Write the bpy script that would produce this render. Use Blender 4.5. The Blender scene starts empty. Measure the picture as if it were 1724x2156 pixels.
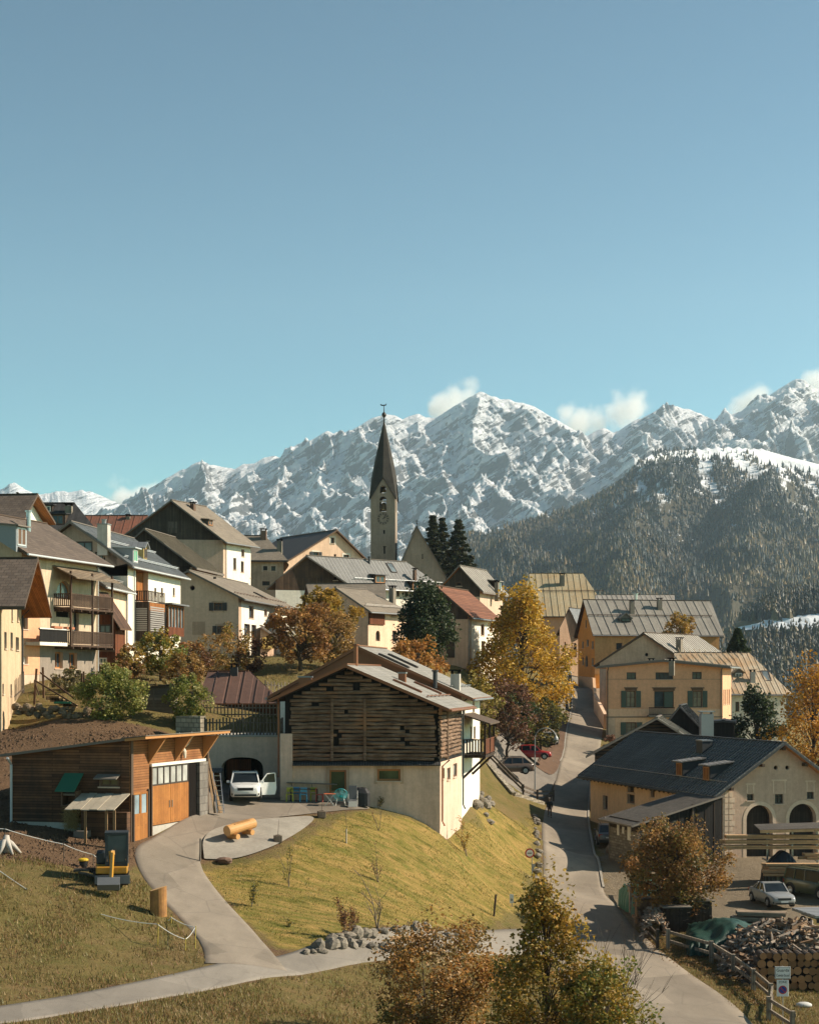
import bpy,math,random
import numpy as np
from mathutils import Vector,Matrix
from mathutils.geometry import tessellate_polygon
random.seed(7)
R=math.radians
SC=bpy.context.scene
COL=SC.collection
F,U0,VH=3591.7,862.0,1428.0
cam_d=bpy.data.cameras.new("camera")
cam_d.sensor_fit='HORIZONTAL';cam_d.sensor_width=24.0;cam_d.lens=50.0
cam_d.shift_y=350.0/1724.0
cam_d.clip_start=0.5;cam_d.clip_end=40000
cam=bpy.data.objects.new("camera",cam_d);COL.objects.link(cam)
cam.location=(0,0,0);cam.rotation_euler=(R(90),0,0)
SC.camera=cam
SUN_EL,SUN_AZ=34.0,6.0
world=bpy.data.worlds.new("World");SC.world=world
world.use_nodes=True
wn=world.node_tree;wn.nodes.clear()
sky=wn.nodes.new('ShaderNodeTexSky');sky.sky_type='NISHITA';sky.sun_disc=False
sky.sun_elevation=R(SUN_EL);sky.sun_rotation=R(90-SUN_AZ)
sky.altitude=1650;sky.air_density=1.0;sky.dust_density=0.7;sky.ozone_density=1.0
tint=wn.nodes.new('ShaderNodeMix');tint.data_type='RGBA';tint.blend_type='MULTIPLY'
tint.inputs[0].default_value=1.0
tint.inputs[7].default_value=(0.43,0.53,0.38,1)
bg=wn.nodes.new('ShaderNodeBackground');bg.inputs['Strength'].default_value=0.060
wo=wn.nodes.new('ShaderNodeOutputWorld')
gam=wn.nodes.new('ShaderNodeGamma');gam.inputs[1].default_value=1.6
wn.links.new(sky.outputs[0],gam.inputs[0]);wn.links.new(gam.outputs[0],tint.inputs[6]);wn.links.new(tint.outputs[2],bg.inputs['Color']);wn.links.new(bg.outputs[0],wo.inputs[0])
sun_d=bpy.data.lights.new("sun",'SUN');sun_d.energy=4.7;sun_d.angle=R(0.5);sun_d.color=(1.0,0.87,0.70)
sun=bpy.data.objects.new("sun",sun_d);COL.objects.link(sun)
sdir=Vector((math.cos(R(SUN_EL))*math.cos(R(SUN_AZ)),math.cos(R(SUN_EL))*math.sin(R(SUN_AZ)),math.sin(R(SUN_EL))))
sun.rotation_euler=sdir.to_track_quat('Z','Y').to_euler();sun.location=sdir*300
SC.view_settings.view_transform='Standard';SC.view_settings.look='None'
SC.view_settings.exposure=0.97;SC.view_settings.gamma=1.0
SC.render.engine='CYCLES'
SC.cycles.max_bounces=6;SC.cycles.diffuse_bounces=3;SC.cycles.glossy_bounces=2;SC.cycles.transmission_bounces=3
SC.cycles.volume_bounces=3;SC.cycles.transparent_max_bounces=6
SC.cycles.use_denoising=True
SC.cycles.caustics_reflective=False;SC.cycles.caustics_refractive=False
def px(u,v,Y):
 return Vector(((u-U0)*Y/F,Y,(VH-v)*Y/F))
def XY(u,Y):
 return Vector(((u-U0)*Y/F,Y))
def zz(v,Y):
 return(VH-v)*Y/F
MATS={}
class NT:
 def __init__(s,name):
  s.m=bpy.data.materials.new(name);s.m.use_nodes=True
  s.t=s.m.node_tree;s.t.nodes.clear()
  s.out=s.n('ShaderNodeOutputMaterial')
 def n(s,t,**kw):
  nd=s.t.nodes.new(t)
  for k,v in kw.items():setattr(nd,k,v)
  return nd
 def set(s,sock,v):
  if hasattr(v,'is_output')or isinstance(v,bpy.types.NodeSocket):s.t.links.new(v,sock)
  elif isinstance(v,(tuple,list))and len(v)==3 and sock.type=='RGBA':sock.default_value=(*v,1)
  else:sock.default_value=v
 def coord(s,kind='Object',scale=None,rot=None):
  c=s.n('ShaderNodeTexCoord').outputs[kind]
  if scale is None and rot is None:return c
  mp=s.n('ShaderNodeMapping')
  s.set(mp.inputs['Vector'],c)
  if scale is not None:mp.inputs['Scale'].default_value=scale if isinstance(scale,(tuple,list))else(scale,)*3
  if rot is not None:mp.inputs['Rotation'].default_value=rot
  return mp.outputs[0]
 def noise(s,vec,scale,detail=4,rough=0.6,color=False,dist=0.0):
  nd=s.n('ShaderNodeTexNoise');s.set(nd.inputs['Vector'],vec)
  nd.inputs['Scale'].default_value=scale;nd.inputs['Detail'].default_value=detail;nd.inputs['Roughness'].default_value=rough
  nd.inputs['Distortion'].default_value=dist
  return nd.outputs['Color' if color else 'Fac']
 def ramp(s,fac,a,b,ca=(0,0,0),cb=(1,1,1)):
  nd=s.n('ShaderNodeValToRGB');s.set(nd.inputs[0],fac)
  e=nd.color_ramp.elements;e[0].position=a;e[1].position=b;e[0].color=(*ca,1);e[1].color=(*cb,1)
  return nd.outputs[0]
 def mix(s,f,a,b,mode='MIX'):
  nd=s.n('ShaderNodeMix',data_type='RGBA',blend_type=mode,clamp_factor=True)
  s.set(nd.inputs[0],f);s.set(nd.inputs[6],a);s.set(nd.inputs[7],b)
  return nd.outputs[2]
 def math(s,op,a,b=0.0,c=0.0):
  nd=s.n('ShaderNodeMath',operation=op);s.set(nd.inputs[0],a);s.set(nd.inputs[1],b);s.set(nd.inputs[2],c)
  return nd.outputs[0]
 def bump(s,h,strength=0.3,dist=0.05,nrm=None):
  nd=s.n('ShaderNodeBump');s.set(nd.inputs['Height'],h);nd.inputs['Strength'].default_value=strength;nd.inputs['Distance'].default_value=dist
  if nrm is not None:s.set(nd.inputs['Normal'],nrm)
  return nd.outputs[0]
 def bsdf(s,col,rough=0.8,normal=None,spec=0.3,metal=0.0,**kw):
  b=s.n('ShaderNodeBsdfPrincipled')
  s.set(b.inputs['Base Color'],col);s.set(b.inputs['Roughness'],rough);b.inputs['Specular IOR Level'].default_value=spec;s.set(b.inputs['Metallic'],metal)
  for k,v in kw.items():s.set(b.inputs[k],v)
  if normal is not None:s.set(b.inputs['Normal'],normal)
  s.t.links.new(b.outputs[0],s.out.inputs['Surface'])
  return b
def surf(name,c1,c2=None,scale=1.2,rough=0.85,bump=0.25,bdist=0.03,pat=None,line=0.45,streak=0.0,spec=0.25,metal=0.0,fine=9.0,rot=False,var=0.35,weather=None,objvar=0.0):
 """general weathered surface: large patches c1/c2, fine grain, vertical streaks, and a brick-type pattern pat=(width,height,mortar,offset) in metres of the face's own uv"""
 if name in MATS:return MATS[name]
 n=NT(name);c2=c2 or tuple(x*0.72 for x in c1)
 ob=n.coord('Object')
 big=n.ramp(n.noise(ob,scale,5,0.62),0.32,0.70)
 col=n.mix(big,c1,c2)
 hgt=n.noise(ob,fine,5,0.7)
 if pat:
  uv=n.coord('UV',rot=(0,0,R(90))if rot else None)
  br=n.n('ShaderNodeTexBrick');n.set(br.inputs['Vector'],uv)
  br.offset=pat[3];br.squash=1.0
  br.inputs['Scale'].default_value=1.0;br.inputs['Brick Width'].default_value=pat[0];br.inputs['Row Height'].default_value=pat[1]
  br.inputs['Mortar Size'].default_value=pat[2];br.inputs['Mortar Smooth'].default_value=0.2;br.inputs['Bias'].default_value=0.0
  br.inputs['Color1'].default_value=(1,1,1,1);br.inputs['Color2'].default_value=(1-var,)*3+(1,);br.inputs['Mortar'].default_value=(line,)*3+(1,)
  col=n.mix(1.0,col,br.outputs['Color'],'MULTIPLY')
  hgt=n.math('SUBTRACT',n.math('MULTIPLY',hgt,0.5),n.math('MULTIPLY',br.outputs['Fac'],1.2))
 gr=n.ramp(n.noise(ob,fine*0.7,6,0.75),0.25,0.75,(0.74,)*3,(1.14,)*3)
 col=n.mix(0.8,col,gr,'MULTIPLY')
 if objvar:col=n.mix(1.0,col,n.ramp(n.n('ShaderNodeObjectInfo').outputs['Random'],0,1,(1-objvar,)*3,(1+objvar*.6,)*3),'MULTIPLY')
 if streak>0:
  st=n.ramp(n.noise(n.coord('Object',(1.6,1.6,0.13)),1.6,5,0.7),0.42,0.72)
  col=n.mix(n.math('MULTIPLY',st,streak),col,weather or tuple(x*0.42 for x in c2))
 n.bsdf(col,rough,n.bump(hgt,bump,bdist),spec,metal)
 MATS[name]=n.m
 return n.m
def plain(name,c,rough=0.5,metal=0.0,spec=0.4,var=0.12):
 if name in MATS:return MATS[name]
 n=NT(name)
 f=n.noise(n.coord('Object'),6.0,4,0.65)
 col=n.mix(f,tuple(x*(1-var)for x in c),tuple(min(1,x*(1+var))for x in c))
 n.bsdf(col,n.ramp(f,0.2,0.8,(max(0,rough-.1),)*3,(min(1,rough+.1),)*3),None,spec,metal)
 MATS[name]=n.m
 return n.m
def glass(name,c=(0.035,0.045,0.05),rough=0.08):
 if name in MATS:return MATS[name]
 n=NT(name)
 f=n.ramp(n.noise(n.coord('Object'),0.9,2,0.5),0.35,0.7)
 n.bsdf(n.mix(f,c,tuple(x*2.0 for x in c)),rough,None,0.32)
 MATS[name]=n.m
 return n.m
def leafmat(name,trans=0.35):
 """leaf colours are the leaves' own, one per leaf, kept in the mesh"""
 if name in MATS:return MATS[name]
 n=NT(name)
 at=n.n('ShaderNodeAttribute',attribute_name='Col')
 d=n.n('ShaderNodeBsdfPrincipled');n.set(d.inputs['Base Color'],at.outputs['Color']);d.inputs['Roughness'].default_value=0.55;d.inputs['Specular IOR Level'].default_value=0.35
 t=n.n('ShaderNodeBsdfTranslucent');n.set(t.inputs['Color'],at.outputs['Color'])
 mx=n.n('ShaderNodeMixShader');mx.inputs[0].default_value=trans
 n.t.links.new(d.outputs[0],mx.inputs[1]);n.t.links.new(t.outputs[0],mx.inputs[2]);n.t.links.new(mx.outputs[0],n.out.inputs['Surface'])
 MATS[name]=n.m
 return n.m
class MB:
 """collects polygons and becomes one mesh object"""
 def __init__(s):
  s.v=[];s.f=[];s.uv=[];s.mi=[]
 def poly(s,pts,uv=None,mi=0):
  b=len(s.v);s.v.extend([tuple(p)for p in pts]);s.f.append(list(range(b,b+len(pts))));s.uv.append(uv);s.mi.append(mi)
 def hexa(s,p,mi=0,mtop=None):
  """8 points: 4 bottom (ccw), 4 top"""
  b=len(s.v);s.v.extend([tuple(q)for q in p])
  for k,f in enumerate(((3,2,1,0),(4,5,6,7),(0,1,5,4),(1,2,6,5),(2,3,7,6),(3,0,4,7))):
   s.f.append([b+i for i in f]);s.uv.append(None);s.mi.append(mtop if(k==1 and mtop is not None)else mi)
 def box(s,c,size,rz=0.0,mi=0,tilt=None):
  hx,hy,hz=size[0]/2,size[1]/2,size[2]/2
  m=Matrix.Rotation(rz,3,'Z')
  if tilt is not None:m=m@tilt
  c=Vector(c)
  s.hexa([c+m@Vector(q)for q in((-hx,-hy,-hz),(hx,-hy,-hz),(hx,hy,-hz),(-hx,hy,-hz),(-hx,-hy,hz),(hx,-hy,hz),(hx,hy,hz),(-hx,hy,hz))],mi)
 def fbox(s,fr,s0,s1,n0,n1,z0,z1,mi=0):
  """box in a wall frame: fr = (origin xy, dir xy, outward normal xy)"""
  o,d,n=fr
  P=lambda a,b,z:Vector((o.x+d.x*a+n.x*b,o.y+d.y*a+n.y*b,z))
  s.hexa([P(s0,n1,z0),P(s1,n1,z0),P(s1,n0,z0),P(s0,n0,z0),P(s0,n1,z1),P(s1,n1,z1),P(s1,n0,z1),P(s0,n0,z1)],mi)
 def bar(s,a,b,w,h=None,mi=0,up=Vector((0,0,1))):
  a=Vector(a);b=Vector(b);h=h or w
  d=(b-a).normalized()
  x=d.cross(up)
  if x.length<1e-4:x=d.cross(Vector((0,1,0)))
  x.normalize();y=x.cross(d).normalized()
  x*=w/2;y*=h/2
  s.hexa([a-x-y,a+x-y,a+x+y,a-x+y,b-x-y,b+x-y,b+x+y,b-x+y],mi)
 def tube(s,pts,rad,n=8,mi=0,cap=True):
  pts=[Vector(p)for p in pts]
  if not isinstance(rad,(list,tuple)):rad=[rad]*len(pts)
  b=len(s.v);ref=Vector((0.31,0.17,0.93)).normalized()
  for i,p in enumerate(pts):
   d=(pts[min(i+1,len(pts)-1)]-pts[max(i-1,0)])
   d=d.normalized()if d.length>1e-6 else Vector((0,0,1))
   r0=ref if abs(d.dot(ref))<0.95 else Vector((1,0,0))
   x=d.cross(r0).normalized();y=d.cross(x)
   for k in range(n):
    a=2*math.pi*k/n
    s.v.append(tuple(p+(x*math.cos(a)+y*math.sin(a))*rad[i]))
  for i in range(len(pts)-1):
   for k in range(n):
    k2=(k+1)%n
    s.f.append([b+i*n+k,b+i*n+k2,b+(i+1)*n+k2,b+(i+1)*n+k]);s.uv.append(None);s.mi.append(mi)
  if cap:
   s.f.append([b+k for k in range(n)][::-1]);s.uv.append(None);s.mi.append(mi)
   e=b+(len(pts)-1)*n
   s.f.append([e+k for k in range(n)]);s.uv.append(None);s.mi.append(mi)
 def lathe(s,c,prof,n=16,mi=0,axis=None):
  """profile [(r,z)] about vertical axis through c (or about axis matrix)"""
  c=Vector(c);b=len(s.v)
  for r,z in prof:
   for k in range(n):
    a=2*math.pi*k/n
    q=Vector((r*math.cos(a),r*math.sin(a),z))
    if axis is not None:q=axis@q
    s.v.append(tuple(c+q))
  for i in range(len(prof)-1):
   for k in range(n):
    k2=(k+1)%n
    s.f.append([b+i*n+k,b+i*n+k2,b+(i+1)*n+k2,b+(i+1)*n+k]);s.uv.append(None);s.mi.append(mi)
  for i,rev in((0,True),(len(prof)-1,False)):
   if prof[i][0]>1e-4:
    q=[b+i*n+k for k in range(n)]
    s.f.append(q[::-1]if rev else q);s.uv.append(None);s.mi.append(mi)
 def build(s,name,mats,parent=None,base=None,smooth=False,bevel=0.0):
  if not isinstance(mats,(list,tuple)):mats=[mats]
  if parent is not None:base=WB.get(parent.name,Vector((0,0,0)))
  base=Vector(base)if base is not None else Vector((0,0,0))
  me=bpy.data.meshes.new(name)
  V=np.array(s.v,dtype=np.float64).reshape(-1,3)-np.array(base)
  me.from_pydata(V.tolist(),[],s.f)
  for m in mats:me.materials.append(m)
  if len(mats)>1:me.polygons.foreach_set('material_index',s.mi)
  uvl=me.uv_layers.new(name='UVMap')
  flat=[]
  for p,uv in zip(me.polygons,s.uv):
   if uv is not None:flat.extend([c for q in uv for c in q])
   else:
    n=p.normal
    for vi in p.vertices:
     w=V[vi]
     if abs(n.z)>0.75:flat.extend((w[0],w[1]))
     else:
      l=math.hypot(n.x,n.y)or 1
      flat.extend(((-n.y*w[0]+n.x*w[1])/l,w[2]))
  uvl.data.foreach_set('uv',flat)
  if smooth:me.polygons.foreach_set('use_smooth',[True]*len(me.polygons))
  me.update()
  o=bpy.data.objects.new(name,me);COL.objects.link(o)
  if parent is not None:o.parent=parent
  else:o.location=base
  WB[o.name]=base
  if bevel>0:
   md=o.modifiers.new('bevel','BEVEL');md.width=bevel;md.segments=2;md.limit_method='ANGLE';md.angle_limit=R(40)
  return o
WB={}
def tag(o,label=None,cat=None,group=None,kind=None):
 if label:o['label']=label
 if cat:o['category']=cat
 if group:o['group']=group
 if kind:o['kind']=kind
 return o
def thing(name,label,cat,loc,group=None):
 o=bpy.data.objects.new(name,None);COL.objects.link(o)
 o.empty_display_size=0.2;o.location=loc;WB[o.name]=Vector(loc)
 return tag(o,label,cat,group)
def copy_tree(o,loc=None,rz=None,parent=None,scale=None):
 c=o.copy();COL.objects.link(c)
 if parent is not None:c.parent=parent
 if loc is not None:c.location=loc
 if rz is not None:c.rotation_euler=(0,0,rz)
 if scale is not None:c.scale=(scale,)*3
 for ch in list(o.children):copy_tree(ch,parent=c)
 return c
CP="""0,2150,62 200,2115,66 400,2090,70 600,2050,76 800,2020,82 1000,2010,90 1150,2000,98
300,2156,58 700,2150,66 800,2210,62 950,2240,68 1250,2260,66 1400,2230,76 1100,2080,84
1450,2156,82 1560,2156,80 1380,2000,100 1300,1960,106 1270,1960,106 1210,1870,122 1145,1870,122 1265,1870,122 1190,1800,136 1142,1800,136 1250,1800,136
1140,1735,152 1190,1735,152 1238,1735,152 1180,1650,175 1235,1650,175 1195,1580,197 1265,1580,197 1205,1500,234 1272,1500,234 1206,1452,260 1270,1452,260 1205,1430,277 1245,1430,277 1195,1420,300
1640,1909,112 1400,1850,125 1560,1960,102 1450,1960,103 1700,2100,92 1550,2080,92 1645,2175,84 1700,1960,105 1724,1900,115 1380,1930,108
1522,1805,129 1700,1805,131 1345,1829,126 1243,1728,155 1290,1790,138
1075,1631,170 1030,1650,165 1140,1640,172 1120,1690,158 1050,1690,150 1000,1690,122 1010,1672,150 1120,1600,180
1060,1560,190 950,1450,165 900,1440,160 985,1395,185 830,1390,175 700,1420,150 560,1430,150 500,1400,178
500,1512,120 430,1515,117 590,1512,121 500,1516,117 560,1470,135 510,1680,108.5 580,1682,109 440,1684,108
515,1696,104 640,1690,105.5 700,1692,105.8 560,1740,98 450,1760,96 350,1800,92 310,1850,87 340,1900,83 420,1960,79 520,2030,75
272,1772,91.5 435,1722,101 360,1745,96 150,1745,93 25,1730,94 100,1790,88 0,1780,86 235,1850,82
200,1870,81 0,1850,80 100,1950,76 300,2000,76 430,2040,74 0,2040,70 200,2060,70 320,1900,82.5
430,1835,92 560,1810,93.5 680,1740,100 760,1704,104 850,1720,106 932,1742,106.6 620,1900,88 500,1900,86 560,1990,80 800,1850,96 800,1950,86 700,1985,81 900,1900,96 1000,1850,108 1050,1780,122 1100,1850,119 1120,1760,140 1000,1950,97 1090,1940,105 1000,1730,118 1090,1712,140 960,1990,90
200,1520,112 60,1530,114 150,1503,113.5 50,1480,118 200,1440,125 300,1420,140 350,1450,130 350,1540,113 120,1540,109 250,1545,109 45,1545,116 395,1560,112
100,1400,150 400,1390,170 600,1380,200 960,1420,172 1120,1500,215"""
pts=[]
for t in CP.split():
 u,v,Y=map(float,t.split(','));p=px(u,v,Y);pts.append(tuple(p))
pts+=[(-33,300,9),(-60,120,0),(-60,60,-8),(-60,200,8),(-60,300,14),(-30,220,6),(-25,250,8),(-5,300,8),(-5,210,3),(6,215,2.5),(17,265,.5),(31,330,1),(34,250,-1),(44,250,-3),(30,206,-8),(40,215,-8.5),(51,220,-9),(40,170,-12.2),(26,165,-12.6),(33,150,-13),(60,60,-19),(60,120,-15.5),(60,200,-12),(60,300,-8),(0,400,8),(-60,400,18),(60,400,-8),(-11,111,-7.75),(-9,111,-7.75),(-10.5,114,-7.6),(-10.5,116,-7.0),(-15,101,-6.5),(-20,102,-6.3),(-24,104,-5.6),(-13,107,-6.2),(0,40,-13.5),(-30,40,-11.5),(30,40,-18),(0,112,-8.4),(-4,110,-7.8),(2,118,-8.8),(0,135,-4),(3,128,-8.3),(5.5,128,-8.9),(-4,128,-3.6),(25,130,-13.6),(28,132,-13.6),(20,145,-13.4),(24,107,-15.3),(28,118,-14.7)]
CPA=np.array(pts)
def _kern(d):return d
_D=np.sqrt(((CPA[:,None,:2]-CPA[None,:,:2])**2).sum(-1))
_A=np.zeros((len(CPA)+3,)*2);n_=len(CPA)
_A[:n_,:n_]=_kern(_D)-np.eye(n_)*0.4
_A[:n_,n_]=1;_A[:n_,n_+1:]=CPA[:,:2];_A[n_,:n_]=1;_A[n_+1:,:n_]=CPA[:,:2].T
_W=np.linalg.solve(_A,np.concatenate([CPA[:,2],np.zeros(3)]))
GX0,GX1,GY0,GY1=-75,90,30,400
gx=np.arange(GX0,GX1+1);gy=np.arange(GY0,GY1+1)
GXX,GYY=np.meshgrid(gx,gy)
H=np.zeros(GXX.shape)
for r in range(H.shape[0]):
 d=np.sqrt((GXX[r][:,None]-CPA[None,:,0])**2+(GYY[r][:,None]-CPA[None,:,1])**2)
 H[r]=_kern(d)@_W[:n_]+_W[n_]+GXX[r]*_W[n_+1]+GYY[r]*_W[n_+2]
for _ in range(2):
 P_=np.pad(H,1,mode='edge')
 H=(P_[1:-1,1:-1]*4+P_[:-2,1:-1]+P_[2:,1:-1]+P_[1:-1,:-2]+P_[1:-1,2:])/8
def hgt(x,y):
 fx=min(max(x-GX0,0),GX1-GX0-1e-6);fy=min(max(y-GY0,0),GY1-GY0-1e-6)
 i,j=int(fx),int(fy);a,b=fx-i,fy-j
 return(H[j,i]*(1-a)+H[j,i+1]*a)*(1-b)+(H[j+1,i]*(1-a)+H[j+1,i+1]*a)*b
def gpx(u,v,Y0=58,Y1=330):
 """ground point seen at a pixel (first crossing)"""
 rx,rz=(u-U0)/F,(VH-v)/F
 Y=Y0;prev=rz*Y-hgt(rx*Y,Y)
 while Y<Y1:
  Y+=0.25;cur=rz*Y-hgt(rx*Y,Y)
  if cur<=0<prev or(cur<=0 and prev<=0 and Y==Y0+.25):break
  prev=cur
 return Vector((rx*Y,Y,hgt(rx*Y,Y)))
def gat(u,Y,dz=0.0):
 x=(u-U0)*Y/F
 return Vector((x,Y,hgt(x,Y)+dz))
def inpoly(X,Y,poly):
 c=np.zeros(X.shape,bool);n=len(poly)
 for i in range(n):
  x0,y0=poly[i];x1,y1=poly[(i+1)%n]
  if y0==y1:continue
  m=((y0>Y)!=(y1>Y))&(X<(x1-x0)*(Y-y0)/(y1-y0)+x0)
  c^=m
 return c
_rng=np.random.RandomState(3)
_PERM=_rng.permutation(512);_VAL=_rng.rand(512)
def vnoise(x,y):
 xi=np.floor(x).astype(int);yi=np.floor(y).astype(int);fx=x-xi;fy=y-yi
 fx=fx*fx*fx*(fx*(fx*6-15)+10);fy=fy*fy*fy*(fy*(fy*6-15)+10)
 h=lambda a,b:_VAL[(_PERM[(a&511)]+b*57)%512]
 return(h(xi,yi)*(1-fx)+h(xi+1,yi)*fx)*(1-fy)+(h(xi,yi+1)*(1-fx)+h(xi+1,yi+1)*fx)*fy
def fbm(x,y,o=5,g=0.5,ridged=False):
 s=0;a=1;t=0
 for k in range(o):
  n=vnoise(x+17.3*k,y-9.1*k)
  if ridged:n=1-np.abs(2*n-1)
  s=s+a*n;t+=a;a*=g;x=x*2.03;y=y*2.03
 return s/t
def E(s):return[XY(*map(float,t.split(',')))for t in s.split()]
main_l=E("1240,74 1215,84 1170,92 1150,100 1146,112 1145,122 1142,136 1140,152 1172,175 1190,197 1206,234 1206,260 1204,277 1180,292 1168,310")
main_r=E("1650,74 1600,82 1560,88 1440,95 1325,106 1276,118 1260,126 1249,136 1236,152 1238,175 1264,197 1273,234 1270,260 1252,277 1218,292 1206,310")
lane_l=E("-80,62.5 200,68.0 400,73.5 560,77.2 640,80.0 760,84.5 900,90.5 1010,96 1150,103")
lane_r=E("-80,59.0 200,64.4 400,69.6 560,74.0 660,76.8 780,80.5 920,86 1040,91 1180,97")
drive_l=E("432,74.6 430,77.5 372,81 320,84.5 292,88 280,91.3 330,94.3 430,101 440,107 440,109")
drive_r=E("605,76 560,79.5 480,85 432,90 415,93.5 425,96 520,99.5 690,103.2 700,106.5 700,107")
pad=[XY(*p)for p in((1018,163),(1075,161),(1150,166),(1175,176),(1190,196),(1120,188),(1060,178))]
patio=[XY(*p)for p in((430,92.8),(425,95.2),(455,97.2),(520,99.2),(600,100.7),(665,101.8),(655,100.0),(610,97),(560,94.8),(500,93.2))]
court=[XY(*p)for p in((437,111),(596,111),(600,106.9),(775,106.9),(780,105),(690,103.0),(520,99.5),(425,100))]
walk=[XY(*p)for p in((1128,175),(1172,175),(1190,197),(1206,234),(1196,234),(1160,197),(1140,186))]
def dense(pl,n):
 L=[0]
 for a,b in zip(pl,pl[1:]):L.append(L[-1]+(b-a).length)
 out=[]
 for k in range(n):
  t=L[-1]*k/(n-1);i=max(0,min(len(L)-2,next((j for j in range(len(L)-1)if L[j+1]>=t),len(L)-2)))
  f=(t-L[i])/max(1e-6,L[i+1]-L[i])
  out.append(pl[i].lerp(pl[i+1],f))
 return out
def smooth_pl(pl):
 for _ in range(3):pl=[pl[0]]+[p.lerp(q,.25)for p,q in zip(pl,pl[1:])][:0]+[x for p,q in zip(pl,pl[1:])for x in(p.lerp(q,.25),p.lerp(q,.75))]+[pl[-1]]
 return pl
strips={}
for nm,l,r_,n in(('main',main_l,main_r,420),('lane',lane_l,lane_r,160),('drive',drive_l,drive_r,130)):
 strips[nm]=(dense(smooth_pl(l),n),dense(smooth_pl(r_),n))
polys=[[tuple(p)for p in l]+[tuple(p)for p in reversed(r_)]for l,r_ in strips.values()]+[[tuple(p)for p in q]for q in(pad,patio,walk,court)]
wx=GXX+(fbm(GXX*.35,GYY*.35,3)-.5)*2.2;wy=GYY+(fbm(GXX*.35+40,GYY*.35,3)-.5)*2.2
soil_p=[tuple(XY(*p))for p in((-200,83),(60,84),(215,84.5),(262,87.5),(292,91),(285,97),(330,106),(400,113),(330,112.5),(220,113),(70,113.5),(40,113),(-200,110))]
lawn_p=[tuple(XY(*p))for p in((400,92),(430,91.5),(560,93.5),(700,102),(770,104.5),(935,107.5),(1000,121),(1090,140),(1130,150),(1135,136),(1120,118),(1100,105),(960,90),(700,81),(620,79),(500,84.5))]
yard_p=[tuple(XY(*p))for p in((1262,118),(1330,104),(1420,108),(1560,106),(1900,112),(1900,135),(1520,131),(1300,142),(1240,154))]
walkdirt=[tuple(XY(*p))for p in((1110,176),(1175,176),(1208,234),(1180,234),(1120,200))]
M_soil=np.maximum(inpoly(wx,wy,soil_p),inpoly(wx,wy,walkdirt)).astype(float)
M_lawn=inpoly(wx,wy,lawn_p).astype(float);M_yard=inpoly(wx,wy,yard_p).astype(float)
def blur(a,k):
 for _ in range(k):
  q=np.pad(a,1,mode='edge');a=(q[1:-1,1:-1]*2+q[:-2,1:-1]+q[2:,1:-1]+q[1:-1,:-2]+q[1:-1,2:])/6
 return a
M_soil,M_lawn,M_yard=blur(M_soil,1),blur(M_lawn,2),blur(M_yard,2)
under=np.zeros(H.shape,bool)
for q in polys:under|=inpoly(GXX,GYY,q)
HT=H+(fbm(GXX*.6,GYY*.6,4)-.5)*.22*(1-np.clip(blur(under.astype(float),3)*2,0,1))
near_road=blur(under.astype(float),1)>0.98
HT=np.where(near_road,H-0.10,HT)
M_soil=np.maximum(M_soil,np.clip(blur(under.astype(float),1)*1.1,0,.62))
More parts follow.
